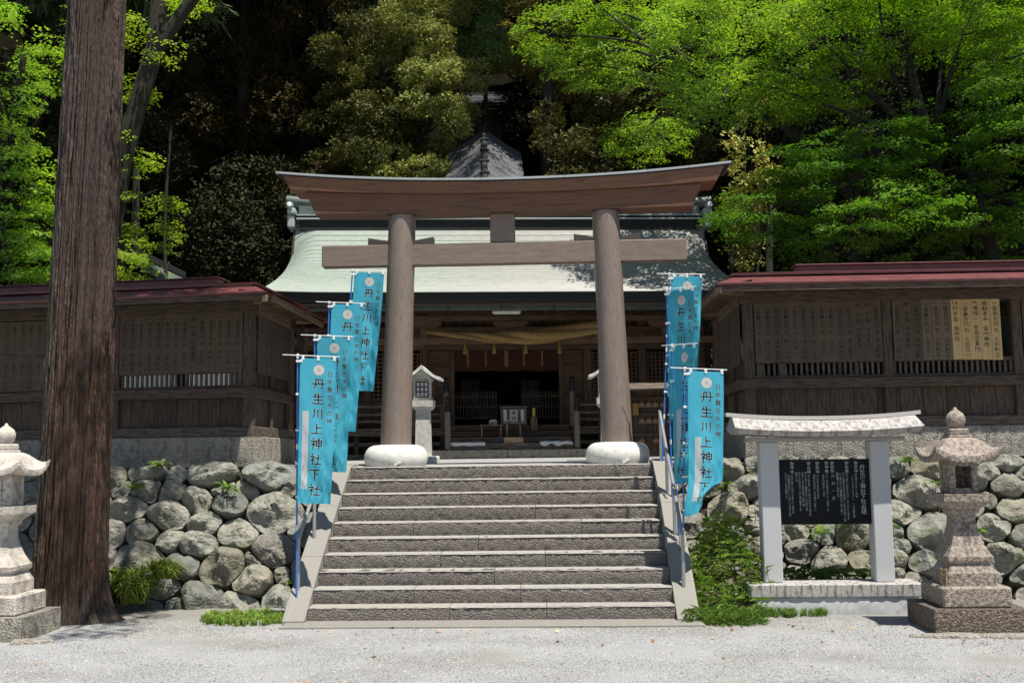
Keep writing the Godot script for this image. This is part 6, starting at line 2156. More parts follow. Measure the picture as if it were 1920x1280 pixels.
# boughs: "x y z rx ry rz" in world metres, each gets n leaf clumps spread towards its outside, thinned to leave gaps
func crown(parent: Node3D, kind: String, material: Material, boughs: Array, per_m3: float, size: float, flat: float, hue := Color(1, 1, 1), gap := -0.12) -> void:
	var xs: Array[Transform3D] = []
	var cs: Array[Color] = []
	var f := FastNoiseLite.new()
	f.seed = rng.randi() % 9999
	f.frequency = 0.55
	for e in boughs:
		var c := Vector3(e[0], e[1], e[2]) - parent.position
		var r := Vector3(e[3], e[4], e[5])
		var n := int(per_m3 * 4.19 * r.x * r.y * r.z)
		var shade := R(0.85, 1.12)
		for i in n:
			var d := Vector3(R(-1, 1), R(-1, 1), R(-1, 1))
			if d.length() > 1.0: continue
			d = d.normalized() * pow(d.length(), 0.45)
			var p := c + d * r
			if flat > 0.0:
				var step := 0.42
				var base := p.y + 0.3 * f.get_noise_2d(p.x * 1.3, p.z * 1.3)
				p.y += (roundf(base / step) * step - base) * flat
			if f.get_noise_3d(p.x * 1.6, p.y * 1.6, p.z * 1.6) < gap: continue
			var b := Basis(Vector3.UP, R(0, TAU))
			if kind == "maple":
				b = Basis(Vector3(R(-1, 1), 0, R(-1, 1)).normalized(), R(0, 0.5)) * b
				# outer sprays droop outwards
				var outw := Vector3(d.x, 0, d.z)
				if outw.length() > 0.55: b = Basis(outw.cross(Vector3.UP).normalized() * -1.0, 0.35 * outw.length()) * b
			else:
				b = Basis(Vector3(R(-1, 1), R(-1, 1), R(-1, 1)).normalized(), R(0, 0.9)) * b
			var k := R(0.72, 1.28) * shade
			var s := size * R(0.75, 1.25)
			xs.append(Transform3D(b.scaled(Vector3(s, s, s)), p))
			cs.append(Color(hue.r * k * R(0.85, 1.15), hue.g * k, hue.b * k * R(0.8, 1.1)))
	scatter("crown", leaf[kind], material, xs, cs, parent)

func tree(called: String, label: String, group: String, at: Vector3, trunk: Array, r0: float, r1: float, limbs: Array) -> Node3D:
	var o := thing(called, label, "tree", at, 0.0, group)
	var s := mb(tone(0.9, 1.2))
	var rad := []
	for i in trunk.size(): rad.append(lerpf(r0, r1, float(i) / (trunk.size() - 1)))
	var pts := smooth_line(trunk, at)
	var rr := []
	for i in pts.size(): rr.append(lerpf(r0, r1, float(i) / (pts.size() - 1)) * (1.0 + 0.04 * sin(i * 1.7)))
	s.tube(pts, rr, 12)
	obj("trunk", s, M.limb, o)
	for l in limbs:
		s = mb(tone(0.9, 1.2))
		var lp := smooth_line(l[1], at)
		var lr := []
		for i in lp.size(): lr.append(lerpf(l[0], l[0] * 0.25, float(i) / (lp.size() - 1)))
		s.tube(lp, lr, 8)
		obj("limb", s, M.limb, o)
	return o

func smooth_line(p: Array, at: Vector3) -> Array:
	var c := Curve3D.new()
	for i in p.size():
		var a: Vector3 = p[maxi(i - 1, 0)]
		var b: Vector3 = p[mini(i + 1, p.size() - 1)]
		c.add_point(p[i] - at, -(b - a) / 6.0, (b - a) / 6.0)
	var out := []
	var n := maxi(6, int(c.get_baked_length() / 0.35))
	n = mini(n, 40)
	for i in n + 1: out.append(c.sample_baked(c.get_baked_length() * i / n))
	return out

func parse(text: String, z: float, r: Vector3) -> Array: # "x y" pairs at about one depth
	var out := []
	for s in text.split("|"):
		var f := s.split_floats(" ", false)
		out.append([f[0], f[1], z + R(-1.0, 1.0), r.x * R(0.8, 1.25), r.y * R(0.8, 1.2), r.z * R(0.8, 1.25)])
	return out

func lumps(boughs: Array, n: int, k: float) -> Array:
	var out := []
	for e in boughs:
		for i in n:
			var d := Vector3(R(-1, 1), R(-1, 1), R(-1, 1)).limit_length(1.0)
			out.append([e[0] + d.x * e[3], e[1] + d.y * e[4], e[2] + d.z * e[5], e[3] * k * R(0.7, 1.2), e[4] * k * R(0.7, 1.1), e[5] * k * R(0.7, 1.2)])
	return out

func twigs(boughs: Array, root: Vector3, r: float) -> Array: # limbs from a fork out to each bough
	var out := []
	for e in boughs:
		var c := Vector3(e[0], e[1], e[2])
		var mid := root.lerp(c, 0.5) + Vector3(R(-0.3, 0.3), R(0.0, 0.5), R(-0.3, 0.3))
		out.append([r, [root, mid, c, c + (c - mid) * 0.5]])
	return out

func trees() -> void:
	leaf_meshes()
	cedar()
	# light leaved tree reaching over the hall roof beside the gate
	var bo := parse("1.63 10.81|2.60 11.40|3.78 11.37|3.38 9.66|4.58 10.61|5.43 11.32|0.93 11.08|1.98 10.31|2.89 9.07|4.43 9.39|1.66 11.92|3.44 12.2|6.38 11.66|2.2 11.6|5.2 9.9", -9.6, Vector3(0.95, 0.5, 1.2))
	for e in bo: # the boughs nearer the gate hang farther back, behind the roof's ridge
		if e[0] < 3.1:
			e[0] = 0.88 + (e[0] - 0.88) * 1.17
			e[1] = 2.02 + (e[1] - 2.02) * 1.17
			e[2] -= 3.95
			e[3] *= 1.15
			e[4] *= 1.15
	var o := tree("cherry_tree", "light green leafy tree with a slanting limb reaching over the hall roof", "", Vector3(7.1, 1.95, -9.8), [Vector3(7.1, 1.9, -9.8), Vector3(6.85, 5.5, -9.9), Vector3(6.4, 8.6, -10.0), Vector3(5.13, 9.56, -9.9), Vector3(4.15, 10.2, -9.8), Vector3(3.4, 10.95, -9.7)], 0.24, 0.05, twigs(bo, Vector3(4.4, 10.05, -9.8), 0.045))
	for e in [[3.6, 10.7, -7.6], [4.7, 11.2, -7.2], [3.1, 10.1, -8.3], [5.6, 10.4, -7.4], [4.1, 10.0, -8.8]]: bo.append([e[0], e[1], e[2], 0.9, 0.4, 0.9])
	for e in [[-0.6, 16.3, -17.0], [-0.2, 16.5, -15.6], [-0.9, 16.7, -18.3], [0.4, 16.9, -17.4]]: bo.append([e[0], e[1], e[2], 0.75, 0.5, 0.95])  # unseen leaf clumps without limbs, added to shade the covered stair roof
	crown(o, "maple", M.maple_light, bo, 190.0, 0.72, 0.5, Color(0.9, 1, 1.15), -0.02)
	# dense maple over the gallery behind the info board
	bo = parse("5.86 9.50|6.94 9.80|8.02 10.22|9.09 10.41|9.90 9.72|10.17 10.71|9.0 11.6|7.6 11.5|6.4 11.0", -8.2, Vector3(1.0, 0.5, 1.2))
	o = tree("maple_tree", "tall green maple with layered boughs over the far end of the board gallery", "", Vector3(9.3, 1.95, -8.6), [Vector3(9.3, 1.9, -8.6), Vector3(9.1, 5.0, -8.5), Vector3(8.5, 8.0, -8.3), Vector3(8.0, 10.5, -8.2)], 0.24, 0.08, twigs(bo, Vector3(8.5, 8.0, -8.3), 0.06))
	for e in [[7.3, 12.5, -6.0], [8.8, 12.8, -5.5], [10.3, 12.6, -6.0], [8.1, 13.2, -7.0], [9.7, 13.5, -7.2], [6.8, 13.0, -7.2]]: bo.append([e[0], e[1], e[2], 1.15, 0.45, 1.15])  # unseen boughs overhead, added to shade the lower maples
	crown(o, "maple", M.maple_leaf, bo, 190.0, 0.68, 0.8, Color(1.0, 1.02, 0.9))
	bo = parse("6.32 7.84|7.39 8.03|5.58 7.64|5.23 6.77|5.73 6.22|4.69 6.57|7.32 6.51|6.4 6.3|5.9 7.2|6.8 7.2|7.6 7.3", -7.4, Vector3(0.95, 0.42, 1.1))
	o = tree("maple_tree", "dark green maple drooping between the hall roof and the board gallery", "", Vector3(6.6, 1.95, -7.7), [Vector3(6.6, 1.9, -7.7), Vector3(6.66, 5.0, -7.8), Vector3(6.88, 6.7, -7.9), Vector3(7.16, 7.46, -8.0), Vector3(7.5, 8.6, -8.0)], 0.17, 0.05, twigs(bo, Vector3(6.88, 6.6, -7.8), 0.045))
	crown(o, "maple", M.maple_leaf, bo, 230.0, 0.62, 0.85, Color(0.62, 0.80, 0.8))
	bo = parse("8.45 8.33|9.47 7.76|8.88 6.48|9.91 6.35|8.4 7.4|9.3 8.7|10.4 8.2|8.0 6.0|9.5 5.6", -7.6, Vector3(1.0, 0.45, 1.1))
	o = tree("maple_tree", "shady maple rising behind the yellow name boards of the gallery", "", Vector3(9.6, 1.95, -7.4), [Vector3(9.6, 1.9, -7.4), Vector3(9.4, 5.0, -7.5), Vector3(9.0, 7.5, -7.6), Vector3(8.9, 9.0, -7.7)], 0.2, 0.06, twigs(bo, Vector3(9.1, 7.0, -7.6), 0.05))
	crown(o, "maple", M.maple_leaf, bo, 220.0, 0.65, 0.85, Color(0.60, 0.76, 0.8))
	# beside the cedar trunk: leaning fork with light maple leaves
	bo = parse("-10.07 9.37|-10.03 8.23|-10.21 7.12|-9.67 7.66|-9.85 6.22|-10.69 11.00|-9.6 10.4|-10.6 8.8|-9.5 6.8|-9.9 5.5|-9.3 5.9", -7.6, Vector3(0.85, 0.42, 1.0))
	o = tree("maple_tree", "bright green maple at the picture's edge beyond the cedar trunk and pale lantern", "", Vector3(-11.0, 1.95, -8.2), [Vector3(-11.0, 1.9, -8.2), Vector3(-10.8, 5.0, -8.0), Vector3(-10.4, 8.0, -7.8), Vector3(-10.0, 10.5, -7.7)], 0.2, 0.06, twigs(bo, Vector3(-10.5, 7.0, -7.9), 0.05))
	crown(o, "maple", M.maple_light, bo, 220.0, 0.7, 0.75, Color(1.0, 1.15, 1.3))
	bo = parse("-7.78 8.2|-7.64 6.9|-7.84 6.05|-7.45 7.35|-8.13 8.75|-7.96 11.1|-6.6 11.6|-8.28 9.89|-7.3 11.9|-8.8 10.9|-7.1 10.3|-7.5 5.8", -8.0, Vector3(0.62, 0.24, 0.85))
	for e in [[-3.9, 9.6, -1.2], [-2.9, 10.0, -0.4], [-4.6, 10.6, -1.9], [-2.7, 9.6, 1.9], [-2.5, 9.4, 3.1], [-3.5, 10.3, -2.2], [-3.3, 9.9, 0.3]]: bo.append([e[0], e[1], e[2], 0.95, 0.3, 0.8])
	o = tree("maple_tree", "forked leaning tree with light leaves just beside the cedar trunk", "", Vector3(-8.7, 1.95, -8.4), [Vector3(-8.7, 1.9, -8.4), Vector3(-8.5, 5.0, -8.3), Vector3(-8.31, 6.74, -8.2), Vector3(-8.06, 8.19, -8.1), Vector3(-7.68, 9.53, -8.0), Vector3(-7.39, 10.67, -8.0), Vector3(-7.30, 12.4, -8.0)], 0.27, 0.16, [[0.15, [Vector3(-7.45, 10.4, -8.0), Vector3(-6.9, 11.2, -8.0), Vector3(-6.1, 12.1, -7.6), Vector3(-5.2, 12.2, -5.0), Vector3(-3.8, 10.3, -1.4), Vector3(-2.7, 9.7, 1.2), Vector3(-2.5, 9.5, 3.0)]], [0.06, [Vector3(-8.2, 7.4, -8.1), Vector3(-7.8, 7.3, -7.9), Vector3(-7.2, 7.5, -7.8)]], [0.05, [Vector3(-8.4, 5.6, -8.2), Vector3(-7.9, 6.3, -8.0), Vector3(-7.4, 6.7, -7.9)]]])
	crown(o, "maple", M.maple_light, bo, 190.0, 0.7, 0.85)
	# slim trunks in the gloom between
	for e in [[Vector3(-7.72, 1.95, -10.0), Vector3(-7.75, 9.5, -10.0), 0.05, "slim straight bare trunk in the gloom beside the green outbuilding roof"], [Vector3(-8.2, 1.95, -10.4), Vector3(-8.6, 8.6, -10.2), 0.13, "mossy crooked trunk in the gloom behind the light leaves"], [Vector3(6.0, 1.95, -12.0), Vector3(6.05, 8.0, -12.4), 0.13, "pale straight trunk in the dark between hall and board gallery"], [Vector3(5.3, 1.95, -12.5), Vector3(5.2, 7.6, -13.0), 0.07, "thin dark trunk close behind the hall roof's shaded end"]]:
		var a: Vector3 = e[0]
		var b: Vector3 = e[1]
		tree("bare_trunk", e[3], "", a, [a, a.lerp(b, 0.3) + Vector3(0.12, 0, 0), a.lerp(b, 0.65) + Vector3(-0.1, 0, 0), b], e[2], e[2] * 0.6, [])
	# evergreen oaks on the slope, olive leaved; the big one carries painted shade on its darker boughs
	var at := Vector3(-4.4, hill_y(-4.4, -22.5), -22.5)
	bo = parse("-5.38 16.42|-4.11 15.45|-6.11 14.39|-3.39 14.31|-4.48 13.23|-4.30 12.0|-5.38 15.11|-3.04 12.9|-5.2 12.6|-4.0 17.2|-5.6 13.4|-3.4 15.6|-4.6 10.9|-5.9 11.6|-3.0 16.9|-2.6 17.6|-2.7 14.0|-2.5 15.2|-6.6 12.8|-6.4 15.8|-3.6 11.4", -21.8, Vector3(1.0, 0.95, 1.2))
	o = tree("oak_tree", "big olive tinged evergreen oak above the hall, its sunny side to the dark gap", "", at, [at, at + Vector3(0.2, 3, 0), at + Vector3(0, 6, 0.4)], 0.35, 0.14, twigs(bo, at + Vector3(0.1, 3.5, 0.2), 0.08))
	var young := []  # boughs kept pale, where the sun would fall
	var old := []  # boughs with shade put into a darker leaf colour, not older leaves
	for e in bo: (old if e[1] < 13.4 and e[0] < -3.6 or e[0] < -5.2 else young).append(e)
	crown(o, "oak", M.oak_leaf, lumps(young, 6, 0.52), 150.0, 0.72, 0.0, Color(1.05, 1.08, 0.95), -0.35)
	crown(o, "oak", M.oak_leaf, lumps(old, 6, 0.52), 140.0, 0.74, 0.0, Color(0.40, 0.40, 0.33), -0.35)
	at = Vector3(0.6, hill_y(0.6, -26.0), -26.0)
	bo = parse("0.37 18.06|1.56 17.60|-0.64 17.25|0.75 16.80|1.0 18.9|-0.3 18.6|2.2 16.9|1.4 15.8", -25.5, Vector3(1.15, 1.0, 1.3))
	o = tree("oak_tree", "brownish evergreen oak at the top of the picture above the covered stair", "", at, [at, at + Vector3(0, 3, 0), at + Vector3(0.2, 6, 0)], 0.3, 0.12, twigs(bo, at + Vector3(0, 3.5, 0), 0.08))
	crown(o, "oak", M.oak_leaf, lumps(bo, 6, 0.52), 120.0, 0.8, 0.0, Color(1.15, 0.92, 0.85), -0.35)
	at = Vector3(-8.0, hill_y(-8.0, -23.5), -23.5)
	bo = parse("-7.46 14.13|-8.21 12.59|-7.08 16.08|-6.68 12.16|-9.22 14.85|-10.09 12.08|-8.50 16.9|-10.60 9.90|-8.80 10.22|-7.4 10.4|-9.5 17.4|-10.8 14.6|-7.3 18.0", -22.5, Vector3(1.35, 1.25, 1.5))
	o = tree("oak_tree", "dark shaded evergreen oak between the leaning fork and the olive oak", "", at, [at, at + Vector3(0, 3, 0), at + Vector3(0.2, 6, 0)], 0.35, 0.14, twigs(bo, at + Vector3(0, 3.5, 0), 0.08))
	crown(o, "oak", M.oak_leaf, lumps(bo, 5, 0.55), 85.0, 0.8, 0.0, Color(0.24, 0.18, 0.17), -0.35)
	at = Vector3(2.9, hill_y(2.9, -20.5), -20.5)
	bo = parse("2.75 12.42|4.39 11.18|3.22 11.21|1.88 10.73|5.24 11.84|3.3 13.3|4.6 13.0|2.2 9.6|4.6 9.7|3.4 9.0|1.3 11.9|5.6 10.2", -19.8, Vector3(1.0, 0.9, 1.2))
	o = tree("oak_tree", "dusky evergreen oak with sparse lit tips behind the light tree's drooping bough", "", at, [at, at + Vector3(0, 3, 0), at + Vector3(0.2, 5, 0)], 0.3, 0.12, twigs(bo, at + Vector3(0, 3.0, 0), 0.07))
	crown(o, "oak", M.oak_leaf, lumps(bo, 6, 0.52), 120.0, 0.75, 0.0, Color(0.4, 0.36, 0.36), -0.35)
	at = Vector3(5.9, hill_y(5.9, -13.6), -13.6)
	bo = parse("5.62 8.96|5.78 9.76|5.45 7.89|6.05 10.16|5.7 7.2|6.3 8.4", -13.2, Vector3(0.55, 0.55, 0.7))
	o = tree("oak_tree", "small yellowish evergreen oak by the torii's upturned end and the maple", "", at, [at, at + Vector3(0, 3, 0), at + Vector3(0.0, 6, 0)], 0.12, 0.05, twigs(bo, at + Vector3(0, 4.5, 0), 0.03))
	crown(o, "oak", M.oak_leaf, bo, 60.0, 0.75, 0.0, Color(1.35, 1.25, 0.9))
	# young cedar with feathery sprays
	at = Vector3(-1.5, hill_y(-1.5, -23.6), -23.6)
	bo = parse("-2.05 15.8|-1.55 17.1|-1.10 16.4|-1.32 17.8|-1.7 16.4|-1.2 15.6|-1.5 18.6", -22.9, Vector3(0.5, 0.5, 0.6))
	o = tree("young_cedar", "young feathery green cedar above the covered stair's peak", "", at, [at, at + Vector3(0, 4, 0), at + Vector3(0, 9, 0)], 0.14, 0.03, twigs(bo, at + Vector3(0, 6, 0), 0.02))
	crown(o, "conifer", M.conifer, bo, 130.0, 0.9, 0.0, Color(2.4, 2.3, 1.8), -0.3)
	# tall cedars whose crowns stand above the picture and shade the slope
	var spots := [[-10.4, -12.0, 2.8], [-7.6, -24.6, 2.8], [-12.0, -15.2, 3.0], [-9.8, -22.2, 3.0], [3.5, -20.9, 2.6], [8.9, -15.5, 2.6], [12.5, -12.0, 3.0], [-13.5, -20.0, 3.0], [6.5, -19.5, 2.6], [0.62, -20.6, 1.5]]
	var words := ["hidden behind the huge cedar's trunk", "inside the shaded oak nearest the olive oak", "far behind the huge cedar's trunk", "inside the shaded oak nearest the leaning fork", "inside the dusky oak", "behind the layered maple", "beyond the board gallery's far end", "far up the slope past the outbuilding", "up the slope behind the yellowish oak", "right beside the covered stair on its far side"]
	for i in spots.size():
		var x: float = spots[i][0]
		var z: float = spots[i][1]
		var y := hill_y(x, z)
		var a := Vector3(x, y - 0.1, z)
		o = tree("cedar_tree", "tall dark cedar trunk " + words[i], "tall cedars on the slope", a, [a, a + Vector3(0.1, 7, 0), a + Vector3(0, 15, 0), a + Vector3(0.1, 26, 0)], 0.23, 0.05, [])
		(o.get_child(0) as MeshInstance3D).mesh.surface_set_material(0, M.cedar_limb)
		bo = []
		var lo := maxf(2.6 + 0.43 * (13.65 - z) + 1.0 - y, 8.0)
		for k in 8: bo.append([x + R(-0.4, 0.4), y + lo + k * 1.6, z + R(-0.4, 0.4), spots[i][2] * (1.0 - k * 0.085), 1.0, spots[i][2] * (1.0 - k * 0.085)])
		crown(o, "conifer", M.conifer, bo, 8.0, 2.4, 0.0, Color(0.8, 0.8, 0.8), -0.4)
	# the rest of the wood as one mass
	var fo := []
	for i in 190:
		var x := R(-24, 24) if i < 140 else R(-8, 6)
		var z := -16.5 - rng.randf() * 30.0
		if absf(x + 1.3) < 1.9 and z > -23.5: continue
		if absf(x + 2.4) < 2.0 and z < -27.0 and z > -31.0: continue
		if x > -3.2 and x < 0.0 and z > -27.5 and z < -23.0: continue
		if x > -7.0 and x < 6.5 and z > -25.0: continue
		var y := hill_y(x, z)
		fo.append([x, y + R(1.5, 5.0), z, R(1.4, 2.4), R(1.2, 2.2), R(1.4, 2.2)])
	for i in 40:
		fo.append([R(-24, -11) if i % 2 else R(10.5, 24), R(3, 12), R(-18, -8), R(1.4, 2.2), R(1.2, 2.0), R(1.4, 2.2)])
	for i in 26: # undergrowth at the slope's foot
		var x := R(-10, 10)
		fo.append([x, hill_y(x, -15.0) + R(0.0, 1.2), R(-16.5, -14.6), R(0.8, 1.3), R(0.7, 1.1), R(0.7, 1.0)])
	for i in 120: # low growth between the oaks
		var x := R(-14, 12)
		var z := R(-25, -15.5)
		if absf(x + 1.25) < 1.7: continue
		fo.append([x, hill_y(x, z) + R(0.0, 0.8), z, R(0.8, 1.3), R(0.6, 1.0), R(0.8, 1.2)])
	var wood := Node3D.new()
	wood.name = "forest"
	add_child(wood)
	tag(wood, "dark mass of evergreen wood covering the slope behind everything", "forest", "", "stuff")
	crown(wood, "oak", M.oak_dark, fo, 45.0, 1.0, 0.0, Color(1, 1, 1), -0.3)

func cedar() -> void:
	var base := Vector3(-5.47, 0, -0.42)
	var o := thing("cedar_tree", "huge old cedar trunk with furrowed red brown bark beside the pale lantern", "tree", base)
	var f := FastNoiseLite.new()
	f.seed = 5
	f.frequency = 1.0
	f.fractal_octaves = 4
	var NS := 220
	var hs := []
	for i in 90: hs.append(pow(i / 89.0, 1.25) * 12.5 - 0.06)
	var grid := []
	var cols := []
	var uv := []
	for k in NS + 1:
		var a := -TAU * k / NS
		var row := PackedVector3Array()
		var cr := PackedColorArray()
		var ur := PackedVector2Array()
		for h in hs:
			var q: float = clampf(h / 9.0, 0.0, 1.4)
			var r := lerpf(0.44, 0.352, q) + 0.11 * exp(-maxf(h, 0.0) / 0.28) + 0.03 * exp(-maxf(h, 0.0) / 1.2)
			# buttress roots
			r += (0.10 * sin(a * 4.0 + 0.6) + 0.05 * sin(a * 7.0 + 2.0)) * exp(-maxf(h, 0.0) / 0.28) + 0.12 * exp(-maxf(h, 0.0) / 0.09) * (0.6 + 0.5 * sin(a * 5.0))
			var ca := cos(a)
			var sa := sin(a)
			var tw: float = h * 0.035 # fibres wind slowly round
			var c2 := cos(a + tw)
			var s2 := sin(a + tw)
			var rid := 1.0 - absf(f.get_noise_3d(c2 * 9.0, h * 0.22, s2 * 9.0)) * 2.6
			var fine := f.get_noise_3d(c2 * 24.0, h * 0.5 + 3.0, s2 * 24.0)
			r += (rid - 0.6) * 0.042 + fine * 0.02
			var cx: float = 0.019 * maxf(h, 0.0)
			row.append(Vector3(cx + ca * r, h, sa * r))
			ur.append(Vector2(h, a * 0.45))
			var tone_ := f.get_noise_3d(c2 * 5.0 + 20.0, h * 0.35, s2 * 5.0)
			var col := Color(0.10, 0.056, 0.041).lerp(Color(0.155, 0.072, 0.044), clampf(0.5 + tone_, 0, 1))
			col = col.lerp(Color(0.19, 0.125, 0.088), clampf((fine + 0.05) * 1.6, 0.0, 0.7))
			col = col.lerp(Color(0.035, 0.024, 0.02), clampf((0.55 - rid) * 1.7, 0.0, 0.9))
			var lich := clampf(-ca * 1.5 - 0.45 + 0.5 * tone_, 0.0, 1.0)
			col = col.lerp(Color(0.17, 0.175, 0.135), lich * 0.8)
			col = col.lerp(Color(0.115, 0.092, 0.082), clampf((h - 3.0) / 5.0, 0.0, 0.6))
			if h < 0.6: col = col.lerp(Color(0.095, 0.078, 0.064), (0.6 - h) * 1.3)
			cr.append(col)
		grid.append(row)
		cols.append(cr)
		uv.append(ur)
	var s := mb()
	s.grid(grid, uv, cols, true)
	obj("trunk", s, M.bark, o)
	s = mb()
	s.tube([Vector3(0.23, 12.3, 0), Vector3(0.4, 20, 0), Vector3(0.5, 28, 0)], [0.31, 0.2, 0.05], 12)
	obj("upper_trunk", s, M.limb, o)
	var bo := []
	for k in 9: bo.append([base.x + 0.5 + R(-0.5, 0.5), 15.0 + k * 1.6, base.z + R(-0.5, 0.5), 2.4 - k * 0.2, 1.0, 2.4 - k * 0.2])
	crown(o, "conifer", M.conifer, bo, 6.0, 2.4, 0.0, Color(0.9, 0.9, 0.9), -0.25)

# ---------------------------------------------------------------- grasses and ferns

func blade_tuft(n: int, len_: float, spread: float, width: float) -> MB:
	var s := mb(Color.WHITE)
	for i in n:
		var a := R(0, TAU)
		var l := len_ * R(0.6, 1.1)
		var out := Vector3(cos(a), 0, sin(a)) * spread * R(0.3, 1.0)
		var side := Vector3(-sin(a), 0, cos(a)) * width
		var p0 := Vector3(R(-0.02, 0.02), 0, R(-0.02, 0.02))
		var p1 := p0 + out * 0.35 + Vector3(0, l * 0.75, 0)
		var p2 := p0 + out * 1.0 + Vector3(0, l * R(0.55, 0.95), 0)
		s.quad(p0 - side, p0 + side, p1 + side, p1 - side)
		s.tri(p1 - side, p1 + side, p2, Vector2.ZERO, Vector2.ZERO, Vector2.ZERO)
	return s

func plant(called: String, label: String, category: String, at: Vector3, m: MB, material: Material, spots: Array, scale0: float, scale1: float, hue := Color(1, 1, 1), group := "") -> void:
	var o := thing(called, label, category, at, 0.0, group)
	var xs: Array[Transform3D] = []
	var cs: Array[Color] = []
	for p in spots:
		var k := R(scale0, scale1)
		xs.append(Transform3D((Basis(Vector3(R(-1, 1), 0, R(-1, 1)).normalized(), R(0, 0.6)) * Basis(Vector3.UP, R(0, TAU))).scaled(Vector3(k, k, k)), p))
		var c := R(0.7, 1.25)
		cs.append(Color(hue.r * c * R(0.9, 1.15), hue.g * c, hue.b * c))
	scatter("foliage", m, material, xs, cs, o)

func patch(n: int, rx: float, rz: float, y := 0.0) -> Array:
	var out := []
	while out.size() < n:
		var p := Vector2(R(-1, 1), R(-1, 1))
		if p.length() > 1.0: continue
		out.append(Vector3(p.x * rx, y, p.y * rz))
	return out

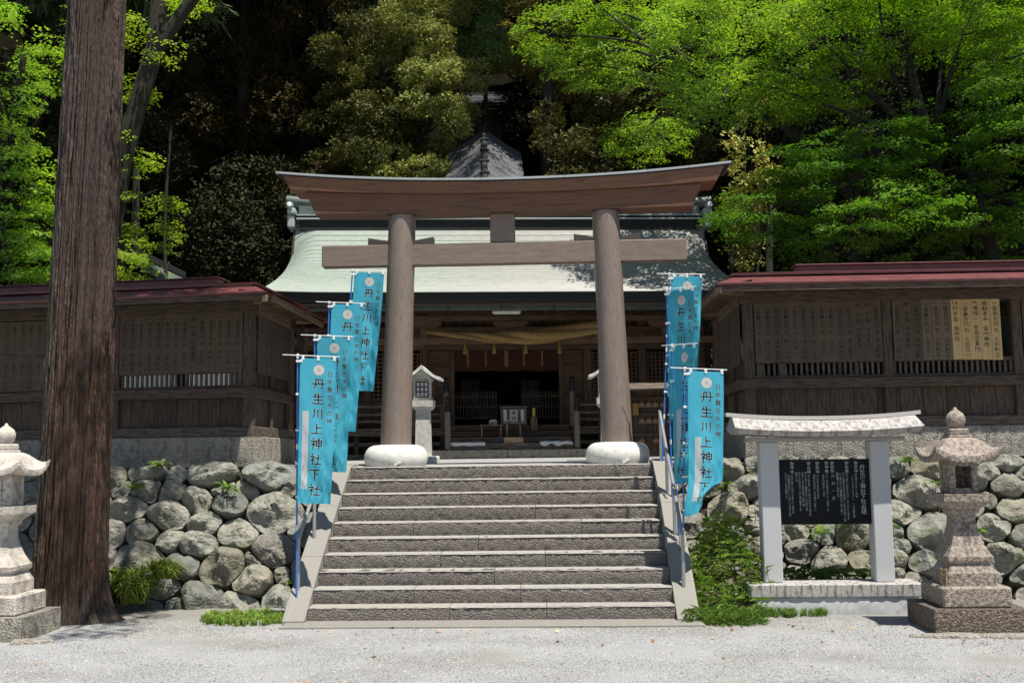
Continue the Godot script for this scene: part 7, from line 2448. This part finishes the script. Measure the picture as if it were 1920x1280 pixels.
func small_plants() -> void:
	var tuft := blade_tuft(22, 0.16, 0.12, 0.004)
	var long_tuft := blade_tuft(26, 0.24, 0.26, 0.005)
	plant("grass_patch", "bright green grass patch at the stair's foot below the boulder wall", "grass", Vector3(-3.08, 0.0, -0.25), tuft, M.grass_leaf, patch(260, 0.60, 0.46), 0.3, 0.95, Color(1.35, 1.35, 1.2))
	plant("grass_tuft", "long drooping grass tuft between the cedar foot and the boulder wall", "grass", Vector3(-4.95, 0.12, -1.1), long_tuft, M.grass_leaf, patch(30, 0.2, 0.17), 1.5, 2.5, Color(1.15, 1.05, 0.9))
	plant("grass_tuft", "drooping grass tuft growing on a mid height boulder of the cedar side wall", "grass", Vector3(-4.52, 0.42, -1.25), long_tuft, M.grass_leaf, patch(18, 0.16, 0.07), 1.0, 1.5, Color(1.15, 1.05, 0.9))
	# bamboo grass: stems with long leaves
	var sasa := mb(Color.WHITE)
	for i in 9:
		var a := R(0, TAU)
		var d := Vector3(cos(a), R(-0.35, 0.5), sin(a)).normalized()
		var side := d.cross(Vector3.UP).normalized() * 0.010
		var p := Vector3(R(-0.03, 0.03), R(-0.12, 0.12), R(-0.03, 0.03))
		var mid := p + d * 0.08 + Vector3(0, 0.01, 0)
		var tip := p + d * R(0.14, 0.22) - Vector3(0, 0.035, 0)
		sasa.quad(p, mid - side, tip, mid + side)
	var bush := []
	for i in 210:
		var q := rng.randf()
		var x := R(-0.40, 0.66) * (1.0 - q * 0.35) + 0.1
		bush.append(Vector3(x, pow(q, 0.9) * 1.15 * (0.75 + 0.3 * sin(x * 5.0)), R(-0.45, 0.25) - q * 0.55))
	plant("bamboo_grass", "bushy bamboo grass clump between the stair side and the engraved board", "bamboo grass", Vector3(2.80, 0.05, -0.55), sasa, M.fern_leaf, bush, 0.6, 1.15, Color(1.5, 1.35, 1.3))
	for i in 14:
		var b := get_child(get_child_count() - 1)
		var s := mb(tone(0.7, 1.2))
		var x := R(-0.3, 0.6)
		s.tube([Vector3(x, 0, R(-0.3, 0.1)), Vector3(x + R(-0.1, 0.1), 0.6, -0.3), Vector3(x + R(-0.25, 0.25), R(0.9, 1.4), -0.6)], [0.005, 0.004, 0.002], 5, false)
		obj("stem", s, M.rafter_wood, b)
	var low := []
	for p in patch(120, 0.5, 0.3): low.append(p)
	plant("bamboo_grass", "low bamboo grass spilling onto the gravel at the stair's lowest corner", "bamboo grass", Vector3(2.85, 0.06, 0.10), sasa, M.grass_leaf, low, 0.6, 1.0, Color(1.1, 1.15, 1.2))
	plant("grass_patch", "low green weeds along the gravel before the engraved board's footing", "grass", Vector3(3.65, 0.0, -0.38), tuft, M.grass_leaf, patch(70, 0.55, 0.16), 0.5, 0.9, Color(0.85, 1.0, 0.9))
	plant("bamboo_grass", "thin bamboo grass behind the engraved board between its posts", "bamboo grass", Vector3(4.35, 0.35, -1.45), sasa, M.fern_leaf, patch(46, 0.62, 0.1), 0.7, 1.2, Color(0.8, 0.85, 0.9))
	# ferns and little plants in the joints of the walls
	var fern := mb(Color.WHITE)
	for i in 7:
		var a := R(0, TAU)
		var d := Vector3(cos(a), 0.35, sin(a)).normalized()
		var side := d.cross(Vector3.UP).normalized()
		for k in 7:
			var p := d * (0.02 + k * 0.022) - Vector3(0, k * k * 0.0016, 0)
			var w := 0.035 * (1.0 - k / 8.0)
			for sg in [-1.0, 1.0]:
				fern.tri(p, p + side * sg * w + d * 0.012, p + d * 0.022, Vector2.ZERO, Vector2.ZERO, Vector2.ZERO)
	var where := [[-5.05, 1.93, "small green sprout in the wall beneath the third foundation stone from the cedar"], [-5.32, 1.62, "round leaved seedling in the wall joint near the cedar"], [-3.98, 1.62, "little fern in the wall joint near the front banner"], [5.92, 1.88, "bright fern on the wall beside the stained lantern's roof"], [6.62, 1.35, "pale green fern in the wall beyond the stained lantern's shaft"], [6.62, 0.85, "leafy fern low in the wall beyond the lantern's shaft foot"], [5.42, 0.95, "fern in the wall between the engraved board and the lantern"], [5.35, 0.72, "lower fern beside the engraved board's far post"], [4.9, 0.98, "small fern under the black slab near the far post"], [3.12, 1.72, "fern tuft in the wall behind the front curling banner"], [3.32, 1.52, "small fern lower behind the curling banner's foot"], [6.3, 1.55, "tiny sprout in the wall beside the lantern fire box"], [4.55, 0.85, "ferny sprig below the middle of the black slab"]]
	for e in where:
		var y: float = e[1]
		var z0 := -1.42 if e[0] < 0 else -1.75
		var spots := []
		for i in 5: spots.append(Vector3(R(-0.06, 0.06), R(-0.03, 0.06), R(0.0, 0.06)))
		plant("fern", e[2], "fern", Vector3(e[0], y, z0 - 0.6 * y + 0.20), fern, M.fern_leaf, spots, 0.8, 1.3, Color(1, 1, 1), "little plants in the boulder walls")
